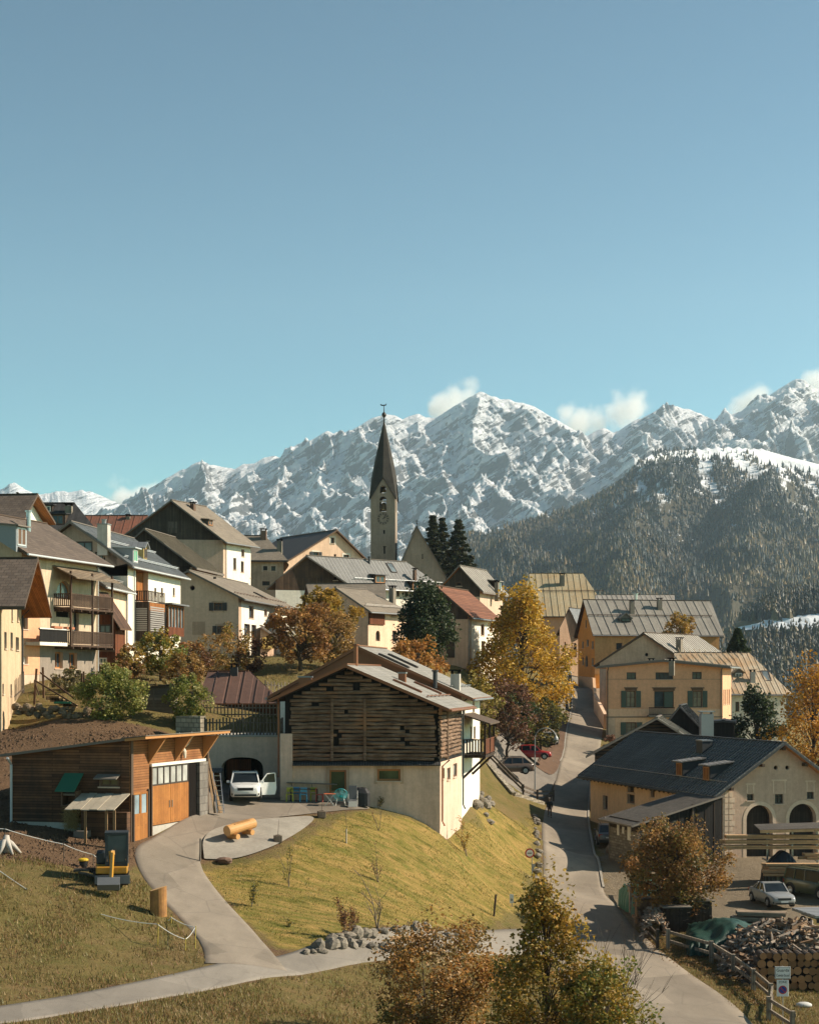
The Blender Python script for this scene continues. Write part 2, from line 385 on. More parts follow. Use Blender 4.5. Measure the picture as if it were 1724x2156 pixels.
def ground_sheet():
 far_l=-np.geomspace(8,9000,26)[::-1]+GX0;far_r=np.geomspace(8,9000,26)+GX1
 back=-np.geomspace(8,400,10)[::-1]+GY0;frt=np.geomspace(8,12000,30)+GY1
 xs=np.concatenate([far_l,gx,far_r]);ys=np.concatenate([back,gy,frt])
 XX,YY=np.meshgrid(xs,ys)
 cx=np.clip(XX,GX0,GX1)-GX0;cy=np.clip(YY,GY0,GY1)-GY0
 Z=HT[cy.astype(int),cx.astype(int)].copy()
 d=np.hypot(XX-np.clip(XX,GX0,GX1),np.maximum(YY-GY1,0))
 t=np.clip(d/900,0,1);t=t*t*(3-2*t)
 Z=Z*(1-t)+(-260)*t
 up=np.clip((GY0-YY)/60,0,1);Z=Z+up*6
 verts=np.stack([XX,YY,Z],-1).reshape(-1,3)
 ny,nx=XX.shape
 idx=np.arange(ny*nx).reshape(ny,nx)
 faces=np.stack([idx[:-1,:-1],idx[:-1,1:],idx[1:,1:],idx[1:,:-1]],-1).reshape(-1,4)
 me=bpy.data.meshes.new('ground');me.from_pydata(verts.tolist(),[],faces.tolist())
 me.polygons.foreach_set('use_smooth',[True]*len(me.polygons))
 ca=me.color_attributes.new('zone','FLOAT_COLOR','POINT')
 def full(M):
  return np.where(d>0,0,M[cy.astype(int),cx.astype(int)]).reshape(-1)
 col=np.stack([full(M_soil),full(M_lawn),full(M_yard),np.ones(ny*nx)],-1)
 ca.data.foreach_set('color',col.reshape(-1))
 me.update()
 o=bpy.data.objects.new('ground',me);COL.objects.link(o)
 n=NT('ground')
 ob=n.coord('Object');zn=n.n('ShaderNodeAttribute',attribute_name='zone')
 sp=n.n('ShaderNodeSeparateColor');n.set(sp.inputs[0],zn.outputs['Color'])
 big=n.ramp(n.noise(ob,.16,5,.6),.35,.65);med=n.ramp(n.noise(ob,.8,5,.65),.35,.68);fin=n.ramp(n.noise(ob,7.0,5,.75),.28,.74)
 rough_g=n.mix(med,n.mix(big,(.190,.140,.052),(.205,.135,.064)),(.110,.105,.030))
 rough_g=n.mix(n.math('MULTIPLY',fin,.5),rough_g,(.155,.112,.045))
 stre=n.ramp(n.noise(n.coord('Object',(.5,1.6,1),(0,0,R(28))),1.1,5,.65),.36,.66)
 lawn=n.mix(stre,n.mix(big,(.235,.185,.044),(.145,.148,.030)),(.40,.255,.088))
 lawn=n.mix(n.ramp(n.noise(n.coord('Object',(.6,2.2,1),(0,0,R(30))),.75,6,.75),.52,.66),lawn,(.095,.092,.016))
 lawn=n.mix(n.math('MULTIPLY',fin,.35),lawn,(.065,.062,.014))
 soil=n.mix(fin,n.mix(med,(.055,.032,.018),(.115,.066,.036)),(.190,.120,.070))
 yard=n.mix(fin,n.mix(med,(.19,.15,.10),(.13,.10,.065)),(.23,.185,.13))
 dist=n.n('ShaderNodeSeparateXYZ');n.set(dist.inputs[0],n.n('ShaderNodeNewGeometry').outputs['Position'])
 edge=lambda s:n.ramp(n.math('ADD',s,n.math('MULTIPLY',n.math('SUBTRACT',n.noise(ob,1.6,5,.7),.5),.9)),.38,.6)
 col=n.mix(edge(sp.outputs[1]),rough_g,lawn)
 col=n.mix(edge(sp.outputs[0]),col,soil)
 col=n.mix(edge(sp.outputs[2]),col,yard)
 h=n.math('ADD',n.noise(ob,5.0,6,.8),n.noise(ob,1.2,4,.6))
 n.bsdf(col,.95,n.bump(h,.9,.16),.1)
 me.materials.append(n.m)
 tag(o,kind='structure')
ground_sheet()
def asphalt(name,a,b,crack=.3):
 n=NT(name);ob=n.coord('Object')
 f=n.ramp(n.noise(ob,.35,5,.62),.33,.68)
 col=n.mix(f,a,b)
 col=n.mix(n.math('MULTIPLY',n.ramp(n.noise(n.coord('Object',(.5,.12,1)),1.3,5,.7),.45,.75),.45),col,tuple(x*1.3 for x in b))
 vp=n.n('ShaderNodeTexVoronoi');n.set(vp.inputs['Vector'],n.mix(.25,ob,n.noise(ob,.7,4,.6,True),'ADD'));vp.inputs['Scale'].default_value=.16
 vs=n.n('ShaderNodeSeparateColor');n.set(vs.inputs[0],vp.outputs['Color'])
 col=n.mix(1.0,col,n.ramp(vs.outputs[0],.1,.9,(.80,)*3,(1.06,)*3),'MULTIPLY')
 col=n.mix(n.math('MULTIPLY',n.ramp(n.noise(ob,1.1,6,.75),.58,.72),.5),col,(.11,.085,.06))
 gr=n.ramp(n.noise(ob,26,4,.8),.25,.75,(.66,)*3,(1.22,)*3)
 col=n.mix(.8,col,gr,'MULTIPLY')
 vo=n.n('ShaderNodeTexVoronoi',feature='DISTANCE_TO_EDGE');n.set(vo.inputs['Vector'],n.mix(.06,ob,n.noise(ob,2.0,3,.6,True),'ADD'));vo.inputs['Scale'].default_value=.22
 ck=n.ramp(vo.outputs['Distance'],.0,.012,(1,)*3,(0,)*3)
 col=n.mix(n.math('MULTIPLY',ck,crack),col,(.09,.078,.066))
 n.bsdf(col,.9,n.bump(n.noise(ob,30,3,.7),.25,.02),.25)
 return n.m
def strip_mesh(name,l,r_,mat,nc=10,dz=.03):
 V=[];Fs=[]
 for a,b in zip(l,r_):
  for k in range(nc+1):
   p=a.lerp(b,k/nc);V.append((p.x,p.y,hgt(p.x,p.y)+dz))
 w=nc+1
 for i in range(len(l)-1):
  for k in range(nc):Fs.append((i*w+k,i*w+k+1,(i+1)*w+k+1,(i+1)*w+k))
 n0=len(V)
 for i in range(len(l)):
  for k,p,q in((0,l[i],r_[i]),(nc,r_[i],l[i])):d=(p-q).normalized()*.22;V.append((p.x+d.x,p.y+d.y,hgt(p.x,p.y)-.22))
 for i in range(len(l)-1):Fs.append((n0+i*2,i*w,(i+1)*w,n0+i*2+2));Fs.append((i*w+nc,n0+i*2+1,n0+i*2+3,(i+1)*w+nc))
 me=bpy.data.meshes.new(name);me.from_pydata(V,[],Fs);me.polygons.foreach_set('use_smooth',[True]*len(Fs));me.materials.append(mat);me.update()
 o=bpy.data.objects.new(name,me);COL.objects.link(o);return tag(o,kind='structure')
def poly_mesh(name,pl,mat,dz=.03,step=.6):
 xs=[p.x for p in pl];ys=[p.y for p in pl]
 pl2=dense(smooth_pl(pl+[pl[0]]),160)[:-1]
 gxs=np.arange(min(xs),max(xs)+step,step);gys=np.arange(min(ys),max(ys)+step,step)
 c=sum(pl2,Vector((0,0)))/len(pl2);V=[];Fs=[];m=len(pl2);K=10
 for k in range(K+1):
  for p in pl2:
   q=p.lerp(c,k/K);V.append((q.x,q.y,hgt(q.x,q.y)+dz))
 for k in range(K):
  for i in range(m):j=(i+1)%m;Fs.append((k*m+i,k*m+j,(k+1)*m+j,(k+1)*m+i))
 me=bpy.data.meshes.new(name);me.from_pydata(V,[],Fs);me.materials.append(mat);me.update()
 me.polygons.foreach_set('use_smooth',[True]*len(Fs))
 o=bpy.data.objects.new(name,me);COL.objects.link(o);return tag(o,kind='structure')
A_ROAD=asphalt('road_asphalt',(.215,.178,.136),(.27,.225,.172))
strip_mesh('road',*strips['main'],A_ROAD,12,.045)
strip_mesh('lane',*strips['lane'],asphalt('lane_asphalt',(.20,.176,.146),(.25,.22,.182),.3),8,.03)
MATS['drive']=asphalt('drive_asphalt',(.19,.158,.122),(.245,.205,.16),.4)
strip_mesh('driveway',*strips['drive'],MATS['drive'],12,.036)
poly_mesh('parking_pad',pad,asphalt('pad_asphalt',(.16,.14,.118),(.2,.176,.146)),.015)
poly_mesh('forecourt',court,MATS['drive'],.045)
poly_mesh('patio',patio,surf('patio_slab',(.54,.485,.40),(.40,.355,.29),.9,.9,.3,.02,(1.6,1.1,.03,.5),.6),.09)
poly_mesh('pavement',walk,surf('brick_paving',(.24,.14,.085),(.17,.10,.06),.8,.9,.3,.02,(.25,.12,.012,.5),.55),.075)
def edge_line(name,pl,i0,i1,w,mat,side):
 mb=MB();q=pl[i0:i1]
 for a,b in zip(q,q[1:]):
  d=(b-a).normalized();nn=Vector((d.y,-d.x))*side*w
  z0,z1=hgt(a.x,a.y),hgt(b.x,b.y)
  P=lambda p,z,k:(p.x+nn.x*k,p.y+nn.y*k,z)
  mb.hexa([P(a,z0-.12,0),P(b,z1-.12,0),P(b,z1-.12,1),P(a,z0-.12,1),P(a,z0+.11,0),P(b,z1+.11,0),P(b,z1+.11,1),P(a,z0+.11,1)])
 tag(mb.build(name,mat),kind='structure')
KERB=surf('kerb_stone',(.36,.33,.28),(.27,.24,.2),3)
edge_line('kerb',strips['main'][1],85,215,.16,KERB,1)
edge_line('kerb',strips['main'][0],195,400,.16,KERB,-1)
def crest(s,Y=None):
 out=[]
 for t in s.split():
  q=list(map(float,t.split(',')))
  out.append(px(q[0],q[1],q[2]if len(q)>2 else Y))
 return out
def seg_field(X,Y,line,slope,power=1.0,w0=0.0):
 """max over the segments of crest height minus slope * distance"""
 best=np.full(X.shape,-1e9)
 for a,b in zip(line,line[1:]):
  dx,dy=b.x-a.x,b.y-a.y;L2=dx*dx+dy*dy+1e-9
  t=np.clip(((X-a.x)*dx+(Y-a.y)*dy)/L2,0,1)
  d=np.hypot(X-a.x-t*dx,Y-a.y-t*dy)
  best=np.maximum(best,a.z+(b.z-a.z)*t-slope*np.maximum(d-w0,0)**power)
 return best
SKY1="-120,1010 -60,1040 0,1035 15,1022 30,1018 48,1028 62,1038 85,1043 120,1040 150,1035 175,1031 200,1039 225,1054 245,1066 270,1078 300,1095 340,1120"
SKY2=("180,1120 250,1084 280,1074 310,1054 345,1030 358,1015 365,998 385,984 405,984 415,971 425,969 436,978 448,976 475,980 500,984 515,973 535,971 560,958 575,955 590,962 610,955 630,948 650,938 655,945 " "665,925 690,905 700,911 712,906 725,907 738,914 748,913 756,898 765,889 778,884 790,874 810,868 830,870 838,875 850,880 858,874 865,871 880,867 893,875 905,874 920,876 938,870 950,868 960,862 972,850 985,836 998,828 1012,821 " "1026,832 1040,832 1055,838 1070,837 1085,843 1100,844 1120,850 1135,858 1150,867 1165,874 1180,884 1200,895 1220,904 1240,912 1255,905 1262,898 1270,895 1276,905 1288,909 1300,903 1312,904 1330,889 1345,879 1358,876 1370,869 1385,864 1395,857 " "1405,849 1415,853 1425,850 1440,856 1450,856 1470,865 1485,873 1500,880 1515,880 1530,871 1545,868 1560,864 1572,866 1590,854 1600,846 1612,838 1625,832 1640,821 1650,818 1660,808 1668,803 1676,797 1684,802 1692,806 1698,818 1710,819 1730,810 1800,830")
SPURS=["425,969,7400 455,1040,6800 470,1100,6300 440,1180,5800","575,955,7400 600,1010,7000 620,1070,6500 655,1120,6000 640,1170,5600","535,971,7400 520,1050,6700 540,1120,6200","690,905,7400 700,980,6900 735,1060,6300 760,1130,5800","810,868,7400 850,950,6900 880,1010,6500 915,1060,6100 900,1120,5700","756,898,7400 770,960,6900 800,1060,6300","880,867,7400 905,920,7000 940,990,6500 960,1050,6100","1012,821,7400 985,900,7000 1010,960,6700 1055,1000,6400 1010,1060,5900 985,1100,5600","960,862,7450 975,930,7000 1000,960,6800","1100,844,7400 1110,910,7000 1150,980,6500 1130,1050,6000 1160,1090,5600","1180,884,7400 1190,950,6900 1230,1010,6400 1200,1060,6000","1270,895,7450 1260,960,6900 1290,1000,6500","1405,849,7400 1375,900,7000 1340,950,6500 1310,1000,6000","1312,904,7400 1300,950,7000 1285,990,6600","1530,871,7400 1500,910,6900 1470,930,6500","1676,797,7400 1640,850,7000 1600,900,6600 1560,920,6300","1700,818,7400 1715,880,6900 1690,930,6400 1720,960,6200"]
def mountain_range():
 nu,nd=980,400
 us=np.linspace(-130,1860,nu);ds=np.concatenate([np.linspace(4700,7450,nd-24),np.linspace(7460,8600,24)])
 UU,YY=np.meshgrid(us,ds);XX=(UU-U0)*YY/F
 k=1/900.0
 wx=XX+(fbm(XX*k*2.2+5,YY*k*2.2,4)-.5)*420;wy=YY+(fbm(XX*k*2.2+50,YY*k*2.2+9,4)-.5)*420
 near_main=np.clip((7300-YY)/500,0,1)
 WX,WY=XX+(wx-XX)*near_main,YY+(wy-YY)*near_main
 main=crest(SKY2,7500)
 Z=np.maximum(seg_field(XX,YY,main,.62),-300)
 Z1=seg_field(XX,YY,crest(SKY1,8300),.55)
 for sp in SPURS:Z=np.maximum(Z,seg_field(WX,WY,[Vector((c.x,c.y,c.z-(14 if i==0 else 0)))for i,c in enumerate(crest(sp))],.88))
 Z=np.maximum(Z,Z1)
 amp=np.clip((7490-YY)/140,0.06,1)*np.clip((Z+300)/500,.2,1)
 amp=np.where((YY>7520),1.0*np.clip((YY-7520)/300,0,.3),amp)
 rd=fbm(WX*k*2.4,WY*k*1.8+3,6,.50,True)
 Z=Z+(rd-.70)*190*amp
 gx_=(XX*.86+YY*.45)*k;gul=fbm(gx_*6.5+(fbm(XX*k*2,YY*k*2,3)-.5)*2.2,(YY*.86-XX*.45)*k*1.5+11,5,.55,True)
 Z=Z+(gul-.66)*165*amp
 bed=(Z-XX*.55+(fbm(XX*k*1.3,YY*k*1.3,3)-.5)*260)
 st=42.0;fr=bed/st-np.floor(bed/st)
 Z=Z+(np.clip(fr*1.7-.35,0,1)-fr)*st*.25*np.clip(amp,0,1)
 Z=Z+(fbm(XX*.012,YY*.012,5,.6,True)-.62)*34*np.clip(amp,.06,1)
 verts=np.stack([XX,YY,np.maximum(Z,-320)],-1).reshape(-1,3)
 idx=np.arange(nu*nd).reshape(nd,nu)
 fc=np.stack([idx[:-1,:-1],idx[:-1,1:],idx[1:,1:],idx[1:,:-1]],-1).reshape(-1,4)
 me=bpy.data.meshes.new('mountain_range');me.from_pydata(verts.tolist(),[],fc.tolist());me.update()
 me.polygons.foreach_set('use_smooth',[True]*len(me.polygons))
 o=bpy.data.objects.new('mountain_range',me);COL.objects.link(o);tag(o,kind='structure')
 n=NT('snowy_rock');geo=n.n('ShaderNodeNewGeometry');pos=geo.outputs['Position']
 sx=n.n('ShaderNodeSeparateXYZ');n.set(sx.inputs[0],geo.outputs['Normal'])
 m0=n.n('ShaderNodeMapping');n.set(m0.inputs[0],pos);m0.inputs['Rotation'].default_value=(0,R(33),0)
 mp=n.n('ShaderNodeMapping');n.set(mp.inputs[0],m0.outputs[0]);mp.inputs['Scale'].default_value=(.0045,.004,.045)
 beds=n.noise(mp.outputs[0],1.0,7,.68,dist=.6)
 sc=n.n('ShaderNodeMapping');n.set(sc.inputs[0],pos);sc.inputs['Scale'].default_value=(.012,)*3
 fine=n.noise(sc.outputs[0],1.0,7,.72)
 s=n.math('ADD',n.math('MULTIPLY',sx.outputs[2],1.0),n.math('MULTIPLY',n.math('SUBTRACT',beds,.5),2.8))
 s=n.math('ADD',s,n.math('MULTIPLY',n.math('SUBTRACT',fine,.5),1.2))
 sz=n.n('ShaderNodeSeparateXYZ');n.set(sz.inputs[0],pos)
 s=n.math('ADD',s,n.math('MULTIPLY',n.math('SUBTRACT',sz.outputs[2],650),.00010))
 snow=n.ramp(s,.49,.61)
 rock=n.mix(n.ramp(fine,.35,.65),(.075,.080,.088),(.185,.18,.175))
 col=n.mix(snow,rock,(.80,.815,.83))
 hh=n.math('ADD',n.math('MULTIPLY',fine,1.0),n.math('MULTIPLY',beds,1.2))
 n.bsdf(col,.8,n.bump(hh,1.0,34.0),.2)
 me.materials.append(n.m)
mountain_range()
TOP="700,1330,3300 800,1262,3300 860,1215,3300 930,1165,3300 1000,1128,3300 1060,1112,3300 1110,1098,3350 1200,1074,3450 1262,1054,3500 1292,1034,3550 1320,1004,3600 1345,975,3650 1372,956,3750 1400,948,3850 1470,942,3950 1550,940,4000 1610,946,4050 1660,958,4050 1724,972,4050 1860,990,4050"
LIP="1290,1040,3450 1330,1004,3350 1370,988,3300 1420,975,3300 1500,966,3320 1565,968,3330 1650,984,3300 1724,1000,3280 1860,1030,3250"
MID="1000,1128,3300 1060,1150,2900 1130,1190,2600 1200,1240,2400"
MID2="1420,975,3300 1380,1080,2950 1330,1150,2650 1300,1230,2350"
MID3="1650,984,3300 1640,1080,2900 1600,1180,2550 1580,1260,2250"
SPUR="1575,1328,1450 1600,1300,1500 1640,1275,1500 1690,1252,1500 1760,1225,1500 1860,1190,1500"
hill={}
def hill_height(X,Y):
 k=1/420.0
 wx=X+(fbm(X*k*2,Y*k*2+7,3)-.5)*160;wy=Y+(fbm(X*k*2+31,Y*k*2,3)-.5)*160
 Z=seg_field(X,Y,crest(TOP),1.05)
 Z=np.maximum(Z,seg_field(X,Y,crest(LIP),.62))
 for m,sl in((MID,.55),(MID2,.62),(MID3,.62)):Z=np.maximum(Z,seg_field(wx,wy,crest(m),sl))
 Z=Z+(fbm(X*k*2.1,Y*k*2.1,6,.55,True)-.62)*120*np.clip((3400-Y)/500,.12,1)
 low=-255+(fbm(X*.004,Y*.004,3)-.5)*40
 Z=np.maximum(Z,low)
 return Z
def hill_mesh(name,fn,u0,u1,y0,y1,nu,nd,mat):
 us=np.linspace(u0,u1,nu);ds=np.linspace(y0,y1,nd)
 UU,YY=np.meshgrid(us,ds);XX=(UU-U0)*YY/F
 Z=fn(XX,YY)
 verts=np.stack([XX,YY,Z],-1).reshape(-1,3);idx=np.arange(nu*nd).reshape(nd,nu)
 fc=np.stack([idx[:-1,:-1],idx[:-1,1:],idx[1:,1:],idx[1:,:-1]],-1).reshape(-1,4)
 me=bpy.data.meshes.new(name);me.from_pydata(verts.tolist(),[],fc.tolist());me.polygons.foreach_set('use_smooth',[True]*len(fc));me.materials.append(mat);me.update()
 o=bpy.data.objects.new(name,me);COL.objects.link(o);return tag(o,kind='structure')
def hill_mat():
 n=NT('alp_slope');geo=n.n('ShaderNodeNewGeometry');pos=geo.outputs['Position']
 a=n.n('ShaderNodeMapping');n.set(a.inputs[0],pos);a.inputs['Scale'].default_value=(.02,.02,.008)
 f1=n.noise(a.outputs[0],1,7,.7);sz=n.n('ShaderNodeSeparateXYZ');n.set(sz.inputs[0],pos)
 nz=n.n('ShaderNodeSeparateXYZ');n.set(nz.inputs[0],geo.outputs['True Normal'])
 s=n.math('ADD',n.math('MULTIPLY',sz.outputs[2],.0021),n.math('MULTIPLY',n.math('SUBTRACT',f1,.5),1.5))
 s=n.math('ADD',s,n.math('MULTIPLY',n.math('SUBTRACT',nz.outputs[2],.8),.9))
 lipz=n.ramp(sz.outputs[2],0,1);s=n.math('ADD',s,n.math('MULTIPLY',n.math('GREATER_THAN',nz.outputs[2],.955),.12));snow=n.ramp(s,.62,.84)
 gnd=n.mix(f1,(.032,.032,.022),(.075,.062,.038))
 n.bsdf(n.mix(snow,gnd,(.70,.72,.74)),.85,n.bump(f1,.8,9.0),.15)
 return n.m
ALP=hill_mat()
hill_mesh('hillside',hill_height,700,1880,1750,4500,380,200,ALP)
def spur_height(X,Y):
 Z=seg_field(X,Y,crest(SPUR),.38)
 return np.maximum(Z+(fbm(X*.012,Y*.012,5,.5)-.5)*26,-262)
hill_mesh('meadow_spur',spur_height,1300,1900,900,1720,150,110,surf('alp_meadow',(.13,.10,.045),(.09,.08,.035),.02,.95,.5,1.0,fine=.3))
def snowfield():
 mb=MB();pl=[(1545,1331),(1580,1322),(1610,1313),(1650,1306),(1700,1300),(1760,1296),(1800,1330),(1730,1338),(1690,1331),(1640,1331),(1600,1333)]
 Vs=[];c=np.mean(pl,0)
 ring=[]
 for i in range(len(pl)):
  a,b=pl[i],pl[(i+1)%len(pl)]
  for t in range(6):
   u=a[0]+(b[0]-a[0])*t/6;v=a[1]+(b[1]-a[1])*t/6
   ring.append((u+random.uniform(-5,5),v+random.uniform(-1.5,1.5)))
 def hit(u,v):
  Y=np.arange(930,1700,4.0);X=(u-U0)*Y/F;d=(VH-v)*Y/F-spur_height(X,Y)
  i=np.argmax(d<0)if(d<0).any()else len(Y)-1
  return Vector((X[i],Y[i],spur_height(X[i:i+1],Y[i:i+1])[0]))
 P0=[hit(*q)for q in ring];C0=sum(P0,Vector())/len(P0)
 K=6;rows=[]
 for k in range(K+1):
  row=[]
  for p in P0:
   q=p.lerp(C0,k/K);z=float(spur_height(np.array([q.x]),np.array([q.y]))[0])+1.6
   row.append((q.x,q.y,z))
  rows.append(row)
 m=len(P0)
 for k in range(K):
  for i in range(m):j=(i+1)%m;mb.poly([rows[k][i],rows[k][j],rows[k+1][j],rows[k+1][i]])
 tag(mb.build('snow',surf('meadow_snow',(.78,.81,.84),(.66,.68,.70),.03,.7,.2,.5,fine=.2),smooth=True),kind='structure')
snowfield()
def conifer_cloud(name,pos,hts,cols,sides=5,tiers=2):
 N=len(pos);V=[];C=[];Fs=[];base=0
 ang=np.arange(sides)*2*np.pi/sides
 rot=np.random.RandomState(5).rand(N,1)*6.28;jit=np.random.RandomState(6)
 for k in range(tiers):
  z0=hts*(0.06+.34*k);z1=hts*(1.0 if k==tiers-1 else .72)
  r=hts*(.20-.07*k)*(.8+.4*jit.rand(N))
  rr=r[:,None]*(.65+.7*jit.rand(N,sides))
  ring=np.stack([pos[:,None,0]+rr*np.cos(ang+rot),pos[:,None,1]+rr*np.sin(ang+rot),pos[:,None,2]+z0[:,None]+jit.rand(N,sides)*hts[:,None]*.07],-1)
  tip=np.stack([pos[:,0]+jit.randn(N)*hts*.015,pos[:,1],pos[:,2]+z1],-1)[:,None,:]
  V.append(np.concatenate([ring,tip],1).reshape(-1,3))
  c=cols[:,None,:]*(.88+.24*jit.rand(N,sides+1,1));C.append(c.reshape(-1,3))
  b=base+np.arange(N)[:,None]*(sides+1)
  i=np.arange(sides)[None]
  Fs.append(np.stack([b+i,b+(i+1)%sides,np.repeat(b+sides,sides,1)],-1).reshape(-1,3))
  base+=N*(sides+1)
 V=np.concatenate(V);C=np.concatenate(C);Fs=np.concatenate(Fs)
 me=bpy.data.meshes.new(name);me.from_pydata(V.tolist(),[],Fs.tolist())
 ca=me.color_attributes.new('Col','FLOAT_COLOR','POINT');ca.data.foreach_set('color',np.concatenate([C,np.ones((len(C),1))],1).reshape(-1))
 me.materials.append(leafmat('needles',.1));me.update()
 o=bpy.data.objects.new(name,me);COL.objects.link(o);return tag(o,kind='stuff')
def woods():
 rg=np.random.RandomState(11)
 N=150000
 Y=rg.uniform(1850,4000,N);U=rg.uniform(780,1830,N);X=(U-U0)*Y/F
 Z=hill_height(X,Y);e=6.0
 slope=np.hypot(hill_height(X+e,Y)-Z,hill_height(X,Y+e)-Z)/e
 Vv=VH-Z*F/Y
 dens=np.clip((fbm(X*.010,Y*.003,5,.6)-.26)*4.5,0.15,1)
 gul=fbm(X*.013+60,Y*.0016,4,.6)
 high=np.clip((Z-60)/260,0,1)
 dens=np.where(U<1340,np.clip(dens*2.2,.6,1),dens);high=np.where(U<1340,high*.45,high)
 keep=rg.rand(N)<dens*np.where(gul>np.where(U>1470,.535,.57),1-.9*high,1.0)
 lip=np.interp(U,[700,1000,1290,1330,1370,1420,1500,1565,1650,1724,1860],[1330,1120,1038,1000,982,970,962,964,980,996,1030])
 keep&=(Vv>lip-4)|(rg.rand(N)<.40)
 keep&=Z>-240
 keep&=Vv>900
 X,Y,Z,Vv,high,U=X[keep],Y[keep],Z[keep],Vv[keep],high[keep],U[keep];n=len(X)
 larch=rg.rand(n)<np.clip(.50-.50*high+1.5*(fbm(X*.006,Y*.003,3)-.5)+np.where(U>1520,.18,0),.08,.85)
 spruce=np.array([.011,.021,.019]);lar=np.array([.160,.098,.024]);lar2=np.array([.062,.060,.024])
 t=rg.rand(n,1)
 tone=(.55+.9*fbm(X*.012+5,Y*.008,3))[:,None]
 cols=np.where(larch[:,None],lar*t+lar2*(1-t),spruce*(.7+.8*t))*tone
 conifer_cloud('forest',np.stack([X,Y,Z-.5],-1),(5.5+9*rg.rand(n)**1.3),cols)
 N=9000
 Y=rg.uniform(920,1640,N);U=rg.uniform(1400,1850,N);X=(U-U0)*Y/F;Z=spur_height(X,Y);Vv=VH-Z*F/Y
 field=(Vv>1297)&(Vv<1338)&(U>1540)&(U<1850)&(Vv<1345-.05*(U-1540))&(Vv>1335-.25*(U-1540))
 keep=~field&(Z>-255)&(rg.rand(N)<np.clip((fbm(X*.012,Y*.012,4)-.30)*4,.1,1))&((Vv<1310)|(Vv>1330))
 keep&=~((Vv>1320)&(Vv<1352)&(U<1600))
 X,Y,Z,Vv=X[keep],Y[keep],Z[keep],Vv[keep];n=len(X);t=rg.rand(n,1)
 larch=rg.rand(n)<np.where(Vv>1330,.45,.3)
 cols=np.where(larch[:,None],lar*.75*t+lar2*(1-t),spruce*(.7+.8*t))
 conifer_cloud('woods',np.stack([X,Y,Z-.4],-1),rg.uniform(8,17,n),cols,6,3)
woods()
def haze_box():
 mb=MB();mb.box((0,4100,800),(5400,9700,2330))
 o=mb.build('haze',[bpy.data.materials.new('haze')]);tag(o,kind='stuff')
 m=o.data.materials[0];m.use_nodes=True;t=m.node_tree;t.nodes.clear()
 v=t.nodes.new('ShaderNodeVolumePrincipled');v.inputs['Color'].default_value=(.62,.80,.95,1);v.inputs['Density'].default_value=HAZE;v.inputs['Anisotropy'].default_value=.25
 out=t.nodes.new('ShaderNodeOutputMaterial');t.links.new(v.outputs[0],out.inputs['Volume'])
HAZE=4.8e-5
haze_box()
def cloud(blobs,Y,dens=.010,seed=0):
 """a drifting bank: one closed box of thin vapour, thick inside the given puffs (u, v, radius px) and wispy at their rims"""
 C=[px(u,v,Y)for u,v,r in blobs];Rr=[r*Y/F for u,v,r in blobs]
 lo=Vector((min(c.x-1.3*r for c,r in zip(C,Rr)),Y-320,min(c.z-1.3*r for c,r in zip(C,Rr))));hi=Vector((max(c.x+1.3*r for c,r in zip(C,Rr)),Y+320,max(c.z+1.3*r for c,r in zip(C,Rr))))
 mb=MB();mb.box((lo+hi)/2,hi-lo)
 o=mb.build('cloud',[bpy.data.materials.new('cloud')]);tag(o,kind='stuff')
 m=o.data.materials[0];m.use_nodes=True;n=NT.__new__(NT);n.m=m;n.t=m.node_tree;n.t.nodes.clear();n.out=n.n('ShaderNodeOutputMaterial')
 pos=n.n('ShaderNodeNewGeometry').outputs['Position']
 mp=n.n('ShaderNodeMapping');n.set(mp.inputs[0],pos);mp.inputs['Scale'].default_value=(.0042,)*3;mp.inputs['Location'].default_value=(seed,0,0)
 nz=n.noise(mp.outputs[0],1.0,5,.62)
 f=None
 for c,r in zip(C,Rr):
  d=n.n('ShaderNodeVectorMath',operation='SUBTRACT');n.set(d.inputs[0],pos);d.inputs[1].default_value=c
  s=n.n('ShaderNodeVectorMath',operation='MULTIPLY');n.set(s.inputs[0],d.outputs[0]);s.inputs[1].default_value=(1/r,1/300,1/r)
  l=n.n('ShaderNodeVectorMath',operation='LENGTH');n.set(l.inputs[0],s.outputs[0])
  g=n.math('SUBTRACT',1.0,l.outputs['Value'])
  f=g if f is None else n.math('MAXIMUM',f,g)
 dd=n.math('SUBTRACT',n.math('ADD',f,n.math('MULTIPLY',n.math('SUBTRACT',nz,.5),3.6)),.10)
 dd=n.math('MULTIPLY',n.math('MINIMUM',n.math('MAXIMUM',dd,0.0),.8),dens)
 v=n.n('ShaderNodeVolumePrincipled');v.inputs['Color'].default_value=(1,1,1,1);n.set(v.inputs['Density'],dd);v.inputs['Anisotropy'].default_value=.1
 n.t.links.new(v.outputs[0],n.out.inputs['Volume'])
 m.cycles.homogeneous_volume=False if hasattr(m,'cycles')and hasattr(m.cycles,'homogeneous_volume')else False
cloud([(262,1052,38),(300,1048,34),(328,1040,30),(288,1068,40)],9600,.014,1)
cloud([(935,860,30),(962,843,34),(985,833,28),(948,880,34),(910,862,12)],9600,.012,2)
cloud([(1192,868,22),(1225,888,36),(1262,882,40),(1300,870,40),(1332,858,34),(1345,840,16),(1210,900,30)],9600,.014,3)
cloud([(1570,852,30),(1595,842,28),(1715,812,32),(1740,806,40)],9600,.014,4)
SC.cycles.volume_step_rate=1.5;SC.cycles.volume_max_steps=96
PL=dict(streak=.3,bump=.3,bdist=.03)
def plaster(name,c,c2=None,st=.36,sc=.45):return surf(name,c,c2,sc,.92,.35,.03,None,streak=st,fine=5.0)
def planks(name,c,c2=None,w=.2,vert=True,line=.25,var=.45,streak=.35):return surf(name,c,c2,.8,.85,.4,.03,(4.2,w,.012,.37),line,streak,rot=vert,fine=7,var=var)
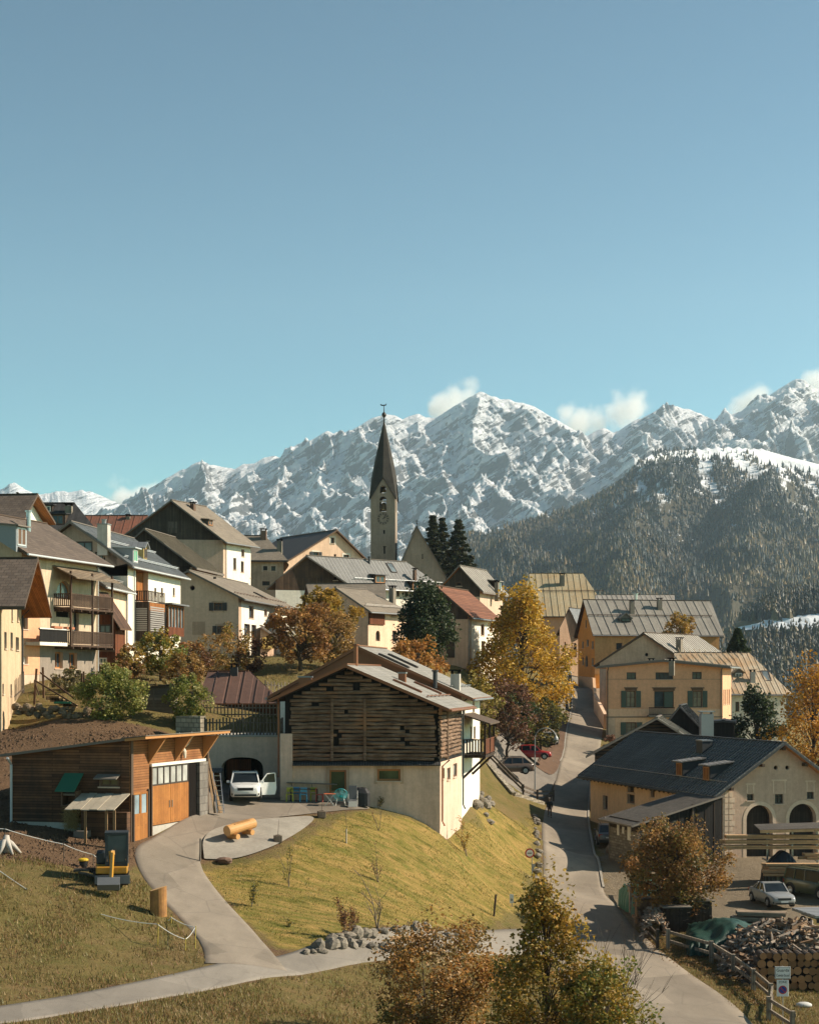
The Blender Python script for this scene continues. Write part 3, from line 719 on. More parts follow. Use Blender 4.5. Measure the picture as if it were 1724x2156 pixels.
def tiles(name,c,c2=None,w=.5,h=.38,line=.45,var=.3):return surf(name,c,c2,.45,.85,.45,.04,(w,h,.022,.5),line,.12,fine=6,var=var)
def seams(name,c,c2=None,w=.65,line=.4,rough=.62,metal=.0,var=.15,h=60):return surf(name,c,c2,.35,rough,.35,.04,(h,w,.028,.0),line,.25,spec=.4,rot=True,fine=3,metal=metal,var=var)
W_CREAM=plaster('cream_plaster',(0.840,0.595,0.423),(0.735,0.502,0.342))
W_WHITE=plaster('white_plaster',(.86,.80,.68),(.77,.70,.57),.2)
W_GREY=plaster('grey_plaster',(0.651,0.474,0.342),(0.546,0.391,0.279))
W_OLD=plaster('old_plaster',(0.609,0.428,0.297),(0.441,0.307,0.211),.45)
W_YEL=plaster('yellow_plaster',(.62,.455,.29),(.50,.36,.225))
W_ORG=plaster('orange_plaster',(.74,.32,.075),(.66,.28,.065))
W_PINK=plaster('pink_plaster',(.74,.47,.28),(.64,.40,.23))
W_VILLA=plaster('villa_plaster',(.78,.43,.255),(.71,.385,.225),.15)
W_BAND=plaster('pale_band',(0.819,0.539,0.351),(0.756,0.484,0.315),.15)
W_STONE=surf('rubble_stone',(.36,.31,.24),(.22,.19,.15),1.2,.9,.8,.06,(.45,.2,.025,.5),.5,.2,var=.5)
D_DARK=planks('dark_boards',(.075,.050,.033),(.045,.031,.022))
D_GREY=planks('grey_boards',(.125,.098,.072),(.070,.053,.040))
D_RED=planks('red_boards',(.23,.075,.028),(.14,.045,.018),.12)
D_ORG=planks('orange_boards',(.46,.18,.045),(.32,.115,.03),.12,streak=.2)
D_BLACK=planks('black_boards',(.022,.019,.017),(.014,.012,.011),.2)
T_BROWN=tiles('brown_tiles',(.165,.125,.098),(.115,.088,.07))
T_RED=tiles('red_tiles',(.24,.092,.048),(.165,.064,.036),.25,.3)
T_GREY=tiles('grey_tiles',(.33,.31,.275),(.265,.25,.22),.45,.42,.62,.22)
T_TAN=tiles('tan_tiles',(.245,.205,.158),(.19,.158,.122),.6,.5,.7,.2)
S_GREY=seams('grey_metal',(.36,.325,.275),(.29,.26,.22),.8,.4)
S_BLUE=seams('blue_metal',(.27,.285,.29),(.20,.21,.215),.55,.55)
S_DARK=seams('dark_metal',(.165,.158,.148),(.115,.108,.10),.42,2.2,.62)
S_RUST=seams('rusty_metal',(.50,.43,.32),(.44,.25,.11),.7,.5)
S_GREEN=seams('verdigris_metal',(.45,.385,.25),(.44,.31,.16),1.1,.35)
S_BROWN=seams('brown_metal',(.135,.073,.052),(.10,.055,.040),.95,1.9)
S_REDM=seams('red_metal',(.26,.092,.052),(.17,.085,.055),1.2,.4)
F_WOOD=plain('fascia_wood',(.085,.055,.035),.8)
F_GREY=plain('fascia_grey',(.16,.135,.11),.8)
F_COPPER=plain('copper_sheet',(.23,.088,.040),.45,.35)
F_ORANGE=plain('larch_beam',(.42,.20,.07),.7)
SOFF=planks('soffit_boards',(.15,.085,.04),(.10,.055,.027))
GUT=plain('gutter_zinc',(.24,.24,.235),.45,.5)
GUT_W=plain('gutter_pale',(.50,.52,.52),.5,.2)
G_DARK=glass('window_glass')
G_LITE=glass('bright_glass',(.10,.12,.125),.12)
K_DARK=plain('dark_opening',(.012,.010,.009),.95,spec=.05)
WF_BRN=plain('brown_frame',(.11,.058,.030),.6)
WF_WHT=plain('white_frame',(.70,.67,.60),.5)
WF_DRK=plain('dark_frame',(.050,.036,.027),.6)
WF_ORG=plain('larch_frame',(.40,.17,.055),.6)
SH_GRN=plain('green_shutter',(.060,.085,.065),.6)
SH_BLK=plain('dark_shutter',(.040,.042,.044),.6)
REV=plaster('reveal_plaster',(0.630,0.493,0.378),(0.546,0.428,0.324),.1)
CHIM=plaster('chimney_plaster',(.30,.255,.20),(.20,.17,.135),.5)
CHIM_W=plaster('pale_chimney',(.55,.51,.45),(.44,.40,.35),.4)
METAL=plain('stove_steel',(.42,.42,.42),.3,.8)
SNOWG=plain('snow_guard',(.36,.33,.29),.5,.4)
RIB={'grey_metal':(.8,.05,.06),'blue_metal':(.55,.04,.05),'dark_metal':(.55,.07,.10),'rusty_metal':(.7,.05,.06),'verdigris_metal':(1.15,.06,.08),'brown_metal':(.95,.07,.08),'red_metal':(1.2,.06,.08),'old_grey_metal':(1.35,.06,.08),'ribbed_metal':(.6,.04,.03),'black_rib':(.5,.05,.06),'tan_metal':(.5,.05,.05)}
class House:
 """walls A,B,C,D seen from above (A-B the gable end, outward to the right of... A->B->C->D anticlockwise from the front left); ridge runs from A-B to D-C"""
 def __init__(s,name,label,cat,A,B,C,D,zb,ze,zr,wall,t=.5,t2=None,oe=.7,og=.7,th=.22,roof=None,fascia=None,hip=(0,0),gable_mat=None,group=None,flat=False,gutter=None,soffit=None):
  s.P=[Vector(p)for p in(A,B,C,D)];s.zb=zb;s.zl,s.zrr=ze if isinstance(ze,tuple)else(ze,ze);s.zr=zr;s.t=t;s.t2=t if t2 is None else t2
  c=sum(s.P,Vector((0,0)))/4
  s.root=thing(name,label,cat,(c.x,c.y,zb),group)
  s.wall=wall;s.holes={k:[]for k in 'front right back left'.split()};s.oe,s.og,s.th=oe,og,th;s.hip=hip;s.flat=flat
  s.roofm,s.fascia,s.gm,s.gut,s.soff=roof or T_TAN,fascia or F_GREY,gable_mat,gutter,soffit or SOFF
  A,B,C,D=s.P
  r0=A.lerp(B,s.t);r1=D.lerp(C,s.t2);rd=(r1-r0).normalized()
  s.r0=r0+rd*hip[0];s.r1=r1-rd*hip[1];s.rd=rd
  v3=lambda p,z:Vector((p.x,p.y,z))
  s.planes={}
  for k,(e0,z)in dict(left=(A,s.zl),right=(B,s.zrr)).items():
   a=v3(e0,z);n=(v3(s.r0,zr)-a).cross(v3(s.rd,0))
   if n.z<0:n=-n
   s.planes[k]=(a+Vector((0,0,th)),n.normalized())
  s.later=[]
 def frame(s,face):
  i='front right back left'.split().index(face);a,b=s.P[i],s.P[(i+1)%4]
  d=(b-a).normalized();return(a,d,Vector((d.y,-d.x)))
 def flen(s,face):
  i='front right back left'.split().index(face);return(s.P[(i+1)%4]-s.P[i]).length
 def on(s,face,u,v,off=0.0):
  """wall coordinates (along, height) of a pixel"""
  o,d,n=s.frame(face);o=o+n*off
  rx,rz=(u-U0)/F,(VH-v)/F
  t=(o.x*n.x+o.y*n.y)/(rx*n.x+n.y)
  return((rx*t-o.x)*d.x+(t-o.y)*d.y,rz*t)
 def roofpt(s,side,u,v):
  p,n=s.planes[side];r=Vector(((u-U0)/F,1,(VH-v)/F))
  return r*(p.dot(n)/r.dot(n))
 def pt(s,face,a,z,off=0.0):
  o,d,n=s.frame(face);return Vector((o.x+d.x*a+n.x*off,o.y+d.y*a+n.y*off,z))
 def win(s,face,u0,v0,u1,v1,kind='cross',frame=None,pane=None,shape='rect',depth=.28,shut=None,surround=None,name='window',rev=None,size=None,label=None,lintel=None):
  a0,z1=s.on(face,u0,v0);a1,z0=s.on(face,u1,v1)
  _,z1b=s.on(face,u1,v0);_,z0b=s.on(face,u0,v1)
  z1=(z1+z1b)/2;z0=(z0+z0b)/2
  if a0>a1:a0,a1=a1,a0
  if size:ca,cz=(a0+a1)/2,(z0+z1)/2;a0,a1,z0,z1=ca-size[0]/2,ca+size[0]/2,cz-size[1]/2,cz+size[1]/2
  s.winm(face,a0,z0,a1,z1,kind,frame,pane,shape,depth,shut,surround,name,rev,label,lintel)
 def winm(s,face,a0,z0,a1,z1,kind='cross',frame=None,pane=None,shape='rect',depth=.28,shut=None,surround=None,name='window',rev=None,label=None,lintel=None):
  L=s.flen(face);a0=max(a0,.06);a1=min(a1,L-.06)
  if a1-a0<.12:return
  if shape=='rect':poly=[(a0,z0),(a1,z0),(a1,z1),(a0,z1)]
  elif shape=='arch':
   r=(a1-a0)/2;c=(a0+a1)/2;zc=max(z1-r,z0+.1);ry=z1-zc
   poly=[(a0,z0),(a1,z0)]+[(c+r*math.cos(k*math.pi/10),zc+ry*math.sin(k*math.pi/10))for k in range(11)]
  elif shape=='low':
   c=(a0+a1)/2;r=(a1-a0)/2;ry=r*.62;zc=z1-ry
   poly=[(a0,z0),(a1,z0)]+[(c+r*math.copysign(abs(math.cos(k*math.pi/14))**.75,math.cos(k*math.pi/14)),zc+ry*math.sin(k*math.pi/14)**.75)for k in range(15)]
  else:
   c=(a0+a1)/2;r=(a1-a0)/2;cz=(z0+z1)/2
   poly=[(c+r*math.cos(k*math.pi/8),cz+r*math.sin(k*math.pi/8))for k in range(16)]
  s.holes[face].append((poly,depth,rev))
  fr=s.frame(face);frame=frame or WF_BRN;pane=pane or G_DARK
  P=lambda a,z,off:s.pt(face,a,z,off)
  mb=MB();fw=min(.12,(a1-a0)*.15)
  zi0,zi1=min(q[1]for q in poly),max(q[1]for q in poly)
  if kind!='open':
   n=len(poly);cc=(sum(q[0]for q in poly)/n,sum(q[1]for q in poly)/n)
   inn=[(cc[0]+(q[0]-cc[0])*(1-2*fw/(a1-a0)),cc[1]+(q[1]-cc[1])*(1-2*fw/(zi1-zi0)))for q in poly]
   for i in range(n):
    j=(i+1)%n
    mb.poly([P(*poly[i],-depth+.07),P(*poly[j],-depth+.07),P(*inn[j],-depth+.07),P(*inn[i],-depth+.07)])
    mb.poly([P(*inn[i],-depth+.07),P(*inn[j],-depth+.07),P(*inn[j],-depth),P(*inn[i],-depth)])
   m=(a0+a1)/2;zt=zi1 if shape=='rect' else zi0+(zi1-zi0)*.97
   if kind in('cross','two','six'):mb.fbox(fr,m-.035,m+.035,-depth,-depth+.075,zi0+fw,zt-fw)
   if kind in('cross','bar'):z=zi0+(zi1-zi0)*.62;mb.fbox(fr,a0+fw,m-.036,-depth,-depth+.06,z-.03,z+.03);mb.fbox(fr,m+.036,a1-fw,-depth,-depth+.06,z-.03,z+.03)
   if kind=='six':
    for z in(zi0+(zi1-zi0)*.35,zi0+(zi1-zi0)*.67):mb.fbox(fr,a0+fw,m-.036,-depth,-depth+.06,z-.02,z+.02);mb.fbox(fr,m+.036,a1-fw,-depth,-depth+.06,z-.02,z+.02)
   if kind=='four':
    for k in(1,2,3):x=a0+(a1-a0)*k/4;mb.fbox(fr,x-.03,x+.03,-depth,-depth+.075,zi0+fw,zt-fw)
  if not mb.v:mb.fbox(fr,a0-.03,a1+.03,-depth,-depth+.02,zi0-.04,zi0-.01)
  w=mb.build(name,frame,s.root)
  if label:w['label']=label
  pb=MB();pb.poly([P(*q,-depth+.015)for q in poly])
  pb.build('pane' if kind!='open' else 'opening_dark_sheet',pane if kind!='open' else K_DARK,w)  # near-black sheet paints the unlit inside of an open hole
  if kind!='open' and name=='window' and shape=='rect':
   sb=MB();sb.fbox(fr,a0-.08,a1+.08,.003,.09,z0-.07,z0-.002);sb.build('sill',REV,w)
  if shut:
   wd=(a1-a0)*.52
   for sx in(a0-wd-.02,a1+.02):
    hb=MB();hb.fbox(fr,sx,sx+wd,.02,.07,z0,z1)
    for k in range(9):
     z=z0+.08+(z1-z0-.16)*k/9;hb.fbox(fr,sx+.06,sx+wd-.06,.07,.085,z,z+(z1-z0)*.06)
    hb.build('shutter',shut,s.root)
  if surround:
   q=.2;sb=MB()
   sb.fbox(fr,a0-q,a0-.001,.0,.025,z0-.18,z1+q);sb.fbox(fr,a1+.001,a1+q,.0,.025,z0-.18,z1+q)
   sb.fbox(fr,a0,a1,.0,.025,z1+.001,z1+q)
   sb.build('window_surround',surround,s.root)
  if lintel:
   sb=MB();sb.fbox(fr,a0-.25,a1+.25,.0,.14,z1+.30,z1+.42);sb.fbox(fr,a0-.12,a1+.12,.0,.05,z1+.02,z1+.30);sb.build('cornice',lintel,s.root)
 def band(s,face,v0,v1,mat,proud=.02,a=None,name='plaster_band'):
  L=s.flen(face);_,z1=s.on(face,*v0);_,z0=s.on(face,*v1);a0,a1=a or(0,L);a0+=.001;a1-=.001
  def late():
   hs=[(q[0],-proud*.0+.001-proud*0,q[2])for q in s.holes[face]if all(a0+.02<p[0]<a1-.02 and z0+.02<p[1]<z1-.02 for p in q[0])]
   mb=MB();s.wallface(mb,face,[(a0,z0),(a1,z0),(a1,z1),(a0,z1)],hs,proud)
   P=lambda x,z,n:s.pt(face,x,z,n)
   for(xa,za),(xb,zb_)in(((a0,z0),(a1,z0)),((a1,z0),(a1,z1)),((a1,z1),(a0,z1)),((a0,z1),(a0,z0))):mb.poly([P(xa,za,0),P(xb,zb_,0),P(xb,zb_,proud),P(xa,za,proud)])
   mb.build(name,[mat,mat],s.root)
  s.later.append(late)
 def pxbox(s,face,u0,v0,u1,v1,mat,n0=0.0,n1=.03,name='board'):
  a0,z1=s.on(face,u0,v0);a1,z0=s.on(face,u1,v1)
  mb=MB();mb.fbox(s.frame(face),min(a0,a1),max(a0,a1),n0,n1,min(z0,z1),max(z0,z1));return mb.build(name,mat,s.root)
 def chimney(s,side,u,v0,v1,wpx,mat=None,cap='slab',dpx=None,label=None):
  p=s.roofpt(side,u,v1);w=wpx*p.y/F;d=(dpx or wpx)*p.y/F
  zt=zz(v0,p.y);mb=MB();rz=math.atan2(s.rd.y,s.rd.x)
  mb.box((p.x,p.y,(zt-.3+p.z-1)/2),(d,w,zt-.3-p.z+1),rz)
  c=mb.build('chimney',mat or CHIM,s.root)
  if label:c['label']=label
  mb=MB()
  if cap=='slab':
   mb.box((p.x,p.y,zt-.05),(d+.22,w+.22,.1),rz)
   for ax in(-1,1):
    for ay in(-1,1):
     q=Matrix.Rotation(rz,2)@Vector((ax*(d/2-.07),ay*(w/2-.07)));mb.box((p.x+q.x,p.y+q.y,zt-.2),(.1,.1,.2),rz)
  elif cap=='pot':
   mb.box((p.x,p.y,zt-.26),(d+.12,w+.12,.08),rz);mb.lathe((p.x,p.y,zt-.22),[(w*.22,0),(w*.22,.35),(w*.28,.36),(w*.28,.42)],8)
  else:
   mb.box((p.x,p.y,zt-.25),(d+.1,w+.1,.1),rz)
  mb.build('chimney_cap',K_DARK if cap=='slab' else GUT,c)
  return c
 def pipe(s,side,u,v0,v1,r=.1,mat=None):
  p=s.roofpt(side,u,v1);zt=zz(v0,p.y);mb=MB()
  mb.lathe((p.x,p.y,0),[(r,p.z-.5),(r,zt-.12),(r*1.5,zt-.1),(r*1.5,zt)],10);mb.build('flue',mat or METAL,s.root)
 def slope_axes(s,side):
  p,n=s.planes[side];x=Vector((s.rd.x,s.rd.y,0));y=n.cross(x).normalized()
  if y.z<0:y=-y
  return x,y,n
 def skylight(s,side,u,v,w=.8,h=1.2,mat=None):
  p=s.roofpt(side,u,v);x,y,n=s.slope_axes(side);mb=MB()
  def bx(mb,cx,cy,hw,hh,z0,z1):
   q=lambda a,b,z:p+x*a+y*b+n*z
   mb.hexa([q(cx-hw,cy-hh,z0),q(cx+hw,cy-hh,z0),q(cx+hw,cy+hh,z0),q(cx-hw,cy+hh,z0),q(cx-hw,cy-hh,z1),q(cx+hw,cy-hh,z1),q(cx+hw,cy+hh,z1),q(cx-hw,cy+hh,z1)])
  for a,b,c,d in((-w/2,0,.06,h/2),(w/2,0,.06,h/2),(0,-h/2,w/2-.06,.06),(0,h/2,w/2-.06,.06)):bx(mb,a,b,c,d,-.05,.12)
  k=mb.build('skylight',mat or WF_DRK,s.root)
  pb=MB();bx(pb,0,0,w/2-.06,h/2-.06,-.04,.08);pb.build('pane',G_LITE,k)
 def guard(s,side,f=.12,mat=None,n=2):
  """snow guard rails along a slope, f = share of the way up"""
  x,y,nn=s.slope_axes(side);i0,i1=(0,3)if side=='left' else(1,2)
  z=s.zl if side=='left' else s.zrr
  a=Vector((s.P[i0].x,s.P[i0].y,z));b=Vector((s.P[i1].x,s.P[i1].y,z));run=((s.zr-z)/max(.1,y.z))*f
  mb=MB()
  for k in range(n):
   o=y*run+nn*(s.th+.1+.12*k);mb.tube([a+o,b+o],.035,6)
  L=(b-a).length;m=int(L/1.4)
  for k in range(m+1):
   q=a.lerp(b,k/m)+y*run+nn*s.th;mb.bar(q-nn*.05,q+nn*(.16+.12*(n-1)),.05,.05)
  mb.build('snow_guard',mat or SNOWG,s.root)
 def dormer(s,side,u,v,w=1.4,h=1.2,rise=.25,roof=None,wall=None,frame=None,gable=False,pane=None):
  """u,v = pixel of the foot of its face"""
  p=s.roofpt(side,u,v);x,y,n=s.slope_axes(side)
  out=Vector((-y.x,-y.y,0)).normalized();tan=y.z/math.hypot(y.x,y.y)
  L=(h-.1)/max(.12,tan-rise);q=lambda a,b,z:p+x*a-out*b+Vector((0,0,z))
  mb=MB();hw=w/2
  mb.hexa([q(-hw,0,-.4),q(hw,0,-.4),q(hw,L,L*tan-.4),q(-hw,L,L*tan-.4),q(-hw,0,h),q(hw,0,h),q(hw,L,h+rise*L),q(-hw,L,h+rise*L)])
  d=mb.build('dormer',wall or D_DARK,s.root)
  mb=MB()
  if gable:
   gh=hw*.8
   for sg in(-1,1):
    mb.hexa([q(0,-.25,h+gh),q(0,L+gh,h+gh),q(sg*(hw+.2),L,h-.15),q(sg*(hw+.2),-.25,h-.15),q(0,-.25,h+gh+.1),q(0,L+gh,h+gh+.1),q(sg*(hw+.22),L,h-.03),q(sg*(hw+.22),-.25,h-.03)])
   mb.poly([q(-hw,-.003,h),q(hw,-.003,h),q(0,-.003,h+gh)],mi=1)
  else:
   mb.hexa([q(-hw-.2,-.3,h-.3*rise),q(hw+.2,-.3,h-.3*rise),q(hw+.2,L,h+rise*L),q(-hw-.2,L,h+rise*L),q(-hw-.2,-.3,h+.1-.3*rise),q(hw+.2,-.3,h+.1-.3*rise),q(hw+.2,L,h+.1+rise*L),q(-hw-.2,L,h+.1+rise*L)])
  mb.build('dormer_roof',[roof or s.roofm,wall or D_DARK],d)
  mb=MB();o2=(Vector((p.x,p.y))+Vector((x.x,x.y))*(-hw),Vector((x.x,x.y)),Vector((out.x,out.y)))
  z0=p.z
  for a0,a1,b0,b1 in((.15,w-.15,.1,.2),(.15,w-.15,h-.2,h-.1),(.15,.25,.2,h-.2),(w-.25,w-.15,.2,h-.2),(w/2-.04,w/2+.04,.2,h-.2)):mb.fbox(o2,a0,a1,.0,.05,z0+b0,z0+b1)
  f=mb.build('window',frame or WF_ORG,d)
  mb=MB();mb.fbox(o2,.2,w-.2,.0,.02,z0+.15,z0+h-.15);mb.build('pane',pane or G_DARK,f)
 def downpipe(s,face,a,z0,z1,mat=None,off=.12,r=.055):
  mb=MB();mb.tube([s.pt(face,a,z1+.25,off+.45),s.pt(face,a,z1-.15,off),s.pt(face,a,z0+.3,off),s.pt(face,a,z0,off+.15)],r,8);mb.build('downpipe',mat or GUT,s.root)
 def build(s):
  for f in s.later:f()
  A,B,C,D=s.P;zb=s.zb
  outl={}
  Lf,Lb=(B-A).length,(D-C).length
  hf,hb=s.hip
  outl['front']=[(0,zb),(Lf,zb),(Lf,s.zrr)]+([(Lf*s.t,s.zr)]if hf==0 and not s.flat and 0.001<s.t<.999 else[])+[(0,s.zl)]
  outl['back']=[(0,zb),(Lb,zb),(Lb,s.zl)]+([(Lb*(1-s.t2),s.zr)]if hb==0 and not s.flat and 0.001<s.t2<.999 else[])+[(0,s.zrr)]
  outl['right']=[(0,zb),((C-B).length,zb),((C-B).length,s.zrr),(0,s.zrr)]
  outl['left']=[(0,zb),((A-D).length,zb),((A-D).length,s.zl),(0,s.zl)]
  mb=MB()
  for f,ol in outl.items():
   if s.gm is not None and f in('front','back')and len(ol)==5:
    g=MB();z=min(s.zl,s.zrr)if not isinstance(s.gm,tuple)else s.gm[1]
    L=ol[1][0]
    top=[(0,z),(L,z),ol[2],ol[3],ol[4]]if z<min(s.zl,s.zrr)-.01 else[ol[4],ol[2],ol[3]]
    if z<min(s.zl,s.zrr)-.01:ol=[(0,zb),(L,zb),(L,z),(0,z)]
    else:ol=[ol[0],ol[1],ol[2],ol[4]]
    hs=[h for h in s.holes[f]if min(q[1]for q in h[0])>z]
    gb=MB();s.wallface(gb,f,top,hs,.0);gb.build('gable_boarding',[s.gm[0]if isinstance(s.gm,tuple)else s.gm,WF_DRK],s.root);s.wallface(mb,f,ol,[h for h in s.holes[f]if h not in hs])
   else:s.wallface(mb,f,ol,s.holes[f])
  mb.build('wall',[s.wall,REV],s.root)
  if s.flat:
   return s
  rb=MB();v3=lambda p,z:Vector((p.x,p.y,z));th=s.th
  r0,r1,rd=s.r0,s.r1,s.rd
  def slab(pts,uo):
   top=[q+Vector((0,0,th))for q in pts];n=len(pts)
   e=(pts[1]-pts[0]).normalized();nn=(pts[1]-pts[0]).cross(pts[2]-pts[0]).normalized();up=nn.cross(e)
   uv=[((q-pts[0]).dot(e)+uo,(q-pts[0]).dot(up))for q in pts]
   rb.poly(top,uv,0);rb.poly(pts[::-1],uv[::-1],2)
   for i in range(n):j=(i+1)%n;rb.poly([pts[i],pts[j],top[j],top[i]],None,1)
   rib=RIB.get(s.roofm.name)
   if rib:
    P2=[((q-pts[0]).dot(e),(q-pts[0]).dot(up))for q in pts];xa,xb=min(p[0]for p in P2),max(p[0]for p in P2);k=int((xb-xa)/rib[0])
    for m in range(k+1):
     x=xa+.06+(xb-xa-.12)*m/max(1,k);ys=[]
     for i in range(n):
      (ax,ay),(bx,by)=P2[i],P2[(i+1)%n]
      if(ax-x)*(bx-x)<0:ys.append(ay+(by-ay)*(x-ax)/(bx-ax))
     if len(ys)>=2 and max(ys)-min(ys)>.3:
      lo,hi=pts[0]+e*x+up*min(ys),pts[0]+e*x+up*max(ys);zo=Vector((0,0,th));hw=e*rib[1]/2;nz=nn*rib[2]
      lo,hi=lo+zo-nn*.01,hi+zo-nn*.01
      rb.hexa([lo-hw,lo+hw,hi+hw,hi-hw,lo-hw+nz,lo+hw+nz,hi+hw+nz,hi-hw+nz],0)
  gutters=[]
  for side in('left','right'):
   e0,e1,z=(A,D,s.zl)if side=='left' else(B,C,s.zrr)
   if(e0-A.lerp(B,s.t)).length<.3:continue
   ed=(e1-e0).normalized();nrm=Vector((-rd.y,rd.x))if side=='left' else Vector((rd.y,-rd.x))
   d0=abs((e0-r0).dot(nrm));d1=abs((e1-r1).dot(nrm));sl0=(s.zr-z)/max(d0,.1);sl1=(s.zr-z)/max(d1,.1)
   g0=s.og if hf==0 else s.oe;g1=s.og if hb==0 else s.oe
   E0=v3(e0+nrm*s.oe-ed*g0,z-sl0*s.oe);E1=v3(e1+nrm*s.oe+ed*g1,z-sl1*s.oe)
   R0=v3(r0-rd*(s.og if hf==0 else 0),s.zr);R1=v3(r1+rd*(s.og if hb==0 else 0),s.zr)
   slab([E1,E0,R0,R1]if side=='left' else[E0,E1,R1,R0],0)
   gutters.append((E0,E1,nrm))
  for hp,(p0,p1),rr,sg in((hf,(A,B),r0,-1),(hb,(C,D),r1,1)):
   if hp<=0:continue
   z0,z1=(s.zl,s.zrr)if sg<0 else(s.zrr,s.zl)
   o=rd*sg;sl=(s.zr-(z0+z1)/2)/hp
   pd=(p1-p0).normalized()
   slab([v3(p0+o*s.oe-pd*s.oe,z0-sl*s.oe),v3(p1+o*s.oe+pd*s.oe,z1-sl*s.oe),v3(rr,s.zr)],0)
  rf=rb.build('roof',[s.roofm,s.fascia,s.soff],s.root)
  if s.t<.001 or s.t>.999 or s.zr-max(s.zl,s.zrr)<.05:pass
  else:
   cb=MB();cb.bar(v3(r0-rd*(s.og-.02 if hf==0 else 0),s.zr+th+.02),v3(r1+rd*(s.og-.02 if hb==0 else 0),s.zr+th+.02),.28,.08);cb.build('ridge_cap',s.fascia,s.root)
  if s.gut:
   for E0,E1,nrm in gutters:
    g=MB();off=v3(nrm*.08,0)+Vector((0,0,th*.35));g.tube([E0+off,E1+off],.085,8);g.build('gutter',s.gut,s.root)
  return s
 def wallface(s,mb,face,outline,holes,off=0.0):
  loops=[[Vector((a,z,0))for a,z in outline]]+[[Vector((a,z,0))for a,z in h[0]]for h in holes]
  flat=[q for l in loops for q in l]
  for t in tessellate_polygon(loops):
   q=[flat[i]for i in t]
   if(q[1]-q[0]).cross(q[2]-q[0]).z<0:q.reverse()
   mb.poly([s.pt(face,p.x,p.y,off)for p in q],[(p.x,p.y)for p in q],0)
  for poly,depth,rev in holes:
   n=len(poly)
   for i in range(n):
    a,b=poly[i],poly[(i+1)%n]
    mb.poly([s.pt(face,*a,off),s.pt(face,*b,off),s.pt(face,*b,-depth),s.pt(face,*a,-depth)],None,1)
def rail(parent,fr,s0,s1,n0,z0,z1,mat,name='railing',step=.16,slat=.09,solid=False):
 """balustrade along a wall frame at distance n0 from it"""
 mb=MB();mb.fbox(fr,s0,s1,n0-.04,n0+.04,z1-.08,z1);mb.fbox(fr,s0,s1,n0-.04,n0+.04,z0+.06,z0+.14)
 k=s0+.05
 while k<s1-slat*.5:mb.fbox(fr,k,k+slat,n0-.015,n0+.015,z0+.14,z1-.08);k+=slat+.01 if solid else step
 return mb.build(name,mat,parent)
def side_fr(fr,s):
 """frame running outwards from a wall at position s (its outward side faces towards smaller s)"""
 o,d,n=fr;p=o+d*s
 return(p,n,d*-1 if True else d)
def perp_left(B,C,w):
 d=(C-B).normalized();return Vector((-d.y,d.x))*w
h=House('gable_house','yellow plaster house with deep overhanging brown tiled gable at the left edge','house',XY(3,112),XY(45,122),XY(45,122)+Vector((-14,.8)),XY(3,112)+Vector((-14,.8)),-5.5,(5.2,5.0),8.0,W_YEL,t=.45,oe=1.2,og=1.9,roof=T_BROWN,fascia=F_WOOD,soffit=D_ORG)
for b in((24,1280,27,1308),(36,1282,39,1308),(9,1331,14,1366),(22,1332,27,1366),(5,1440,8,1462),(22,1441,25,1465)):h.win('front',*b,kind='two',frame=WF_DRK)
h.win('front',33,1342,40,1369,kind='cross',frame=WF_DRK,shut=None)
h.downpipe('front',h.flen('front')-.2,-3.5,4.6,SH_BLK);h.build()
B,C=XY(46,125),XY(205,137);w=perp_left(B,C,10)
BEIGE=plaster('beige_plaster',(.60,.47,.33),(.50,.385,.265))
h=House('balcony_house','beige and peach house with two tiers of brown wooden balconies on its sunny side','house',B+w,B,C,C+w,-3,9.45,12.4,BEIGE,oe=.9,og=.9,roof=T_BROWN,fascia=F_WOOD,gutter=GUT_W)
h.band('right',(60,1178),(60,1420),plaster('peach_plaster',(.70,.37,.21),(.62,.32,.18),.15),.03,(0,2.7),'peach_wall')
h.band('right',(120,1360),(120,1440),plaster('rough_plinth',(.34,.285,.225),(.24,.20,.16),.4),.02,(2.72,h.flen('right')-.3),'rough_plinth')
h.win('right',118,1223,153,1262,shape='arch',kind='two',frame=WF_ORG,pane=G_LITE,depth=.35)
h.win('right',52,1205,60,1240,kind='two');h.win('right',48,1290,58,1325,kind='two');h.win('right',46,1383,58,1398,kind='two',frame=WF_WHT)
h.win('right',115,1373,132,1408,kind='two',frame=WF_ORG);h.win('right',145,1375,162,1409,kind='two',frame=WF_ORG)
h.win('right',155,1290,166,1332,kind='two',frame=WF_DRK);h.win('right',118,1288,150,1300,kind='open')
fr=h.frame('right');a0,_=h.on('right',113,1290);a1=h.flen('right')-.15;dp=1.45
zt0,zt1=h.on('right',113,1282)[1],0
BALC=planks('balcony_wood',(.135,.082,.052),(.09,.055,.036),.12)
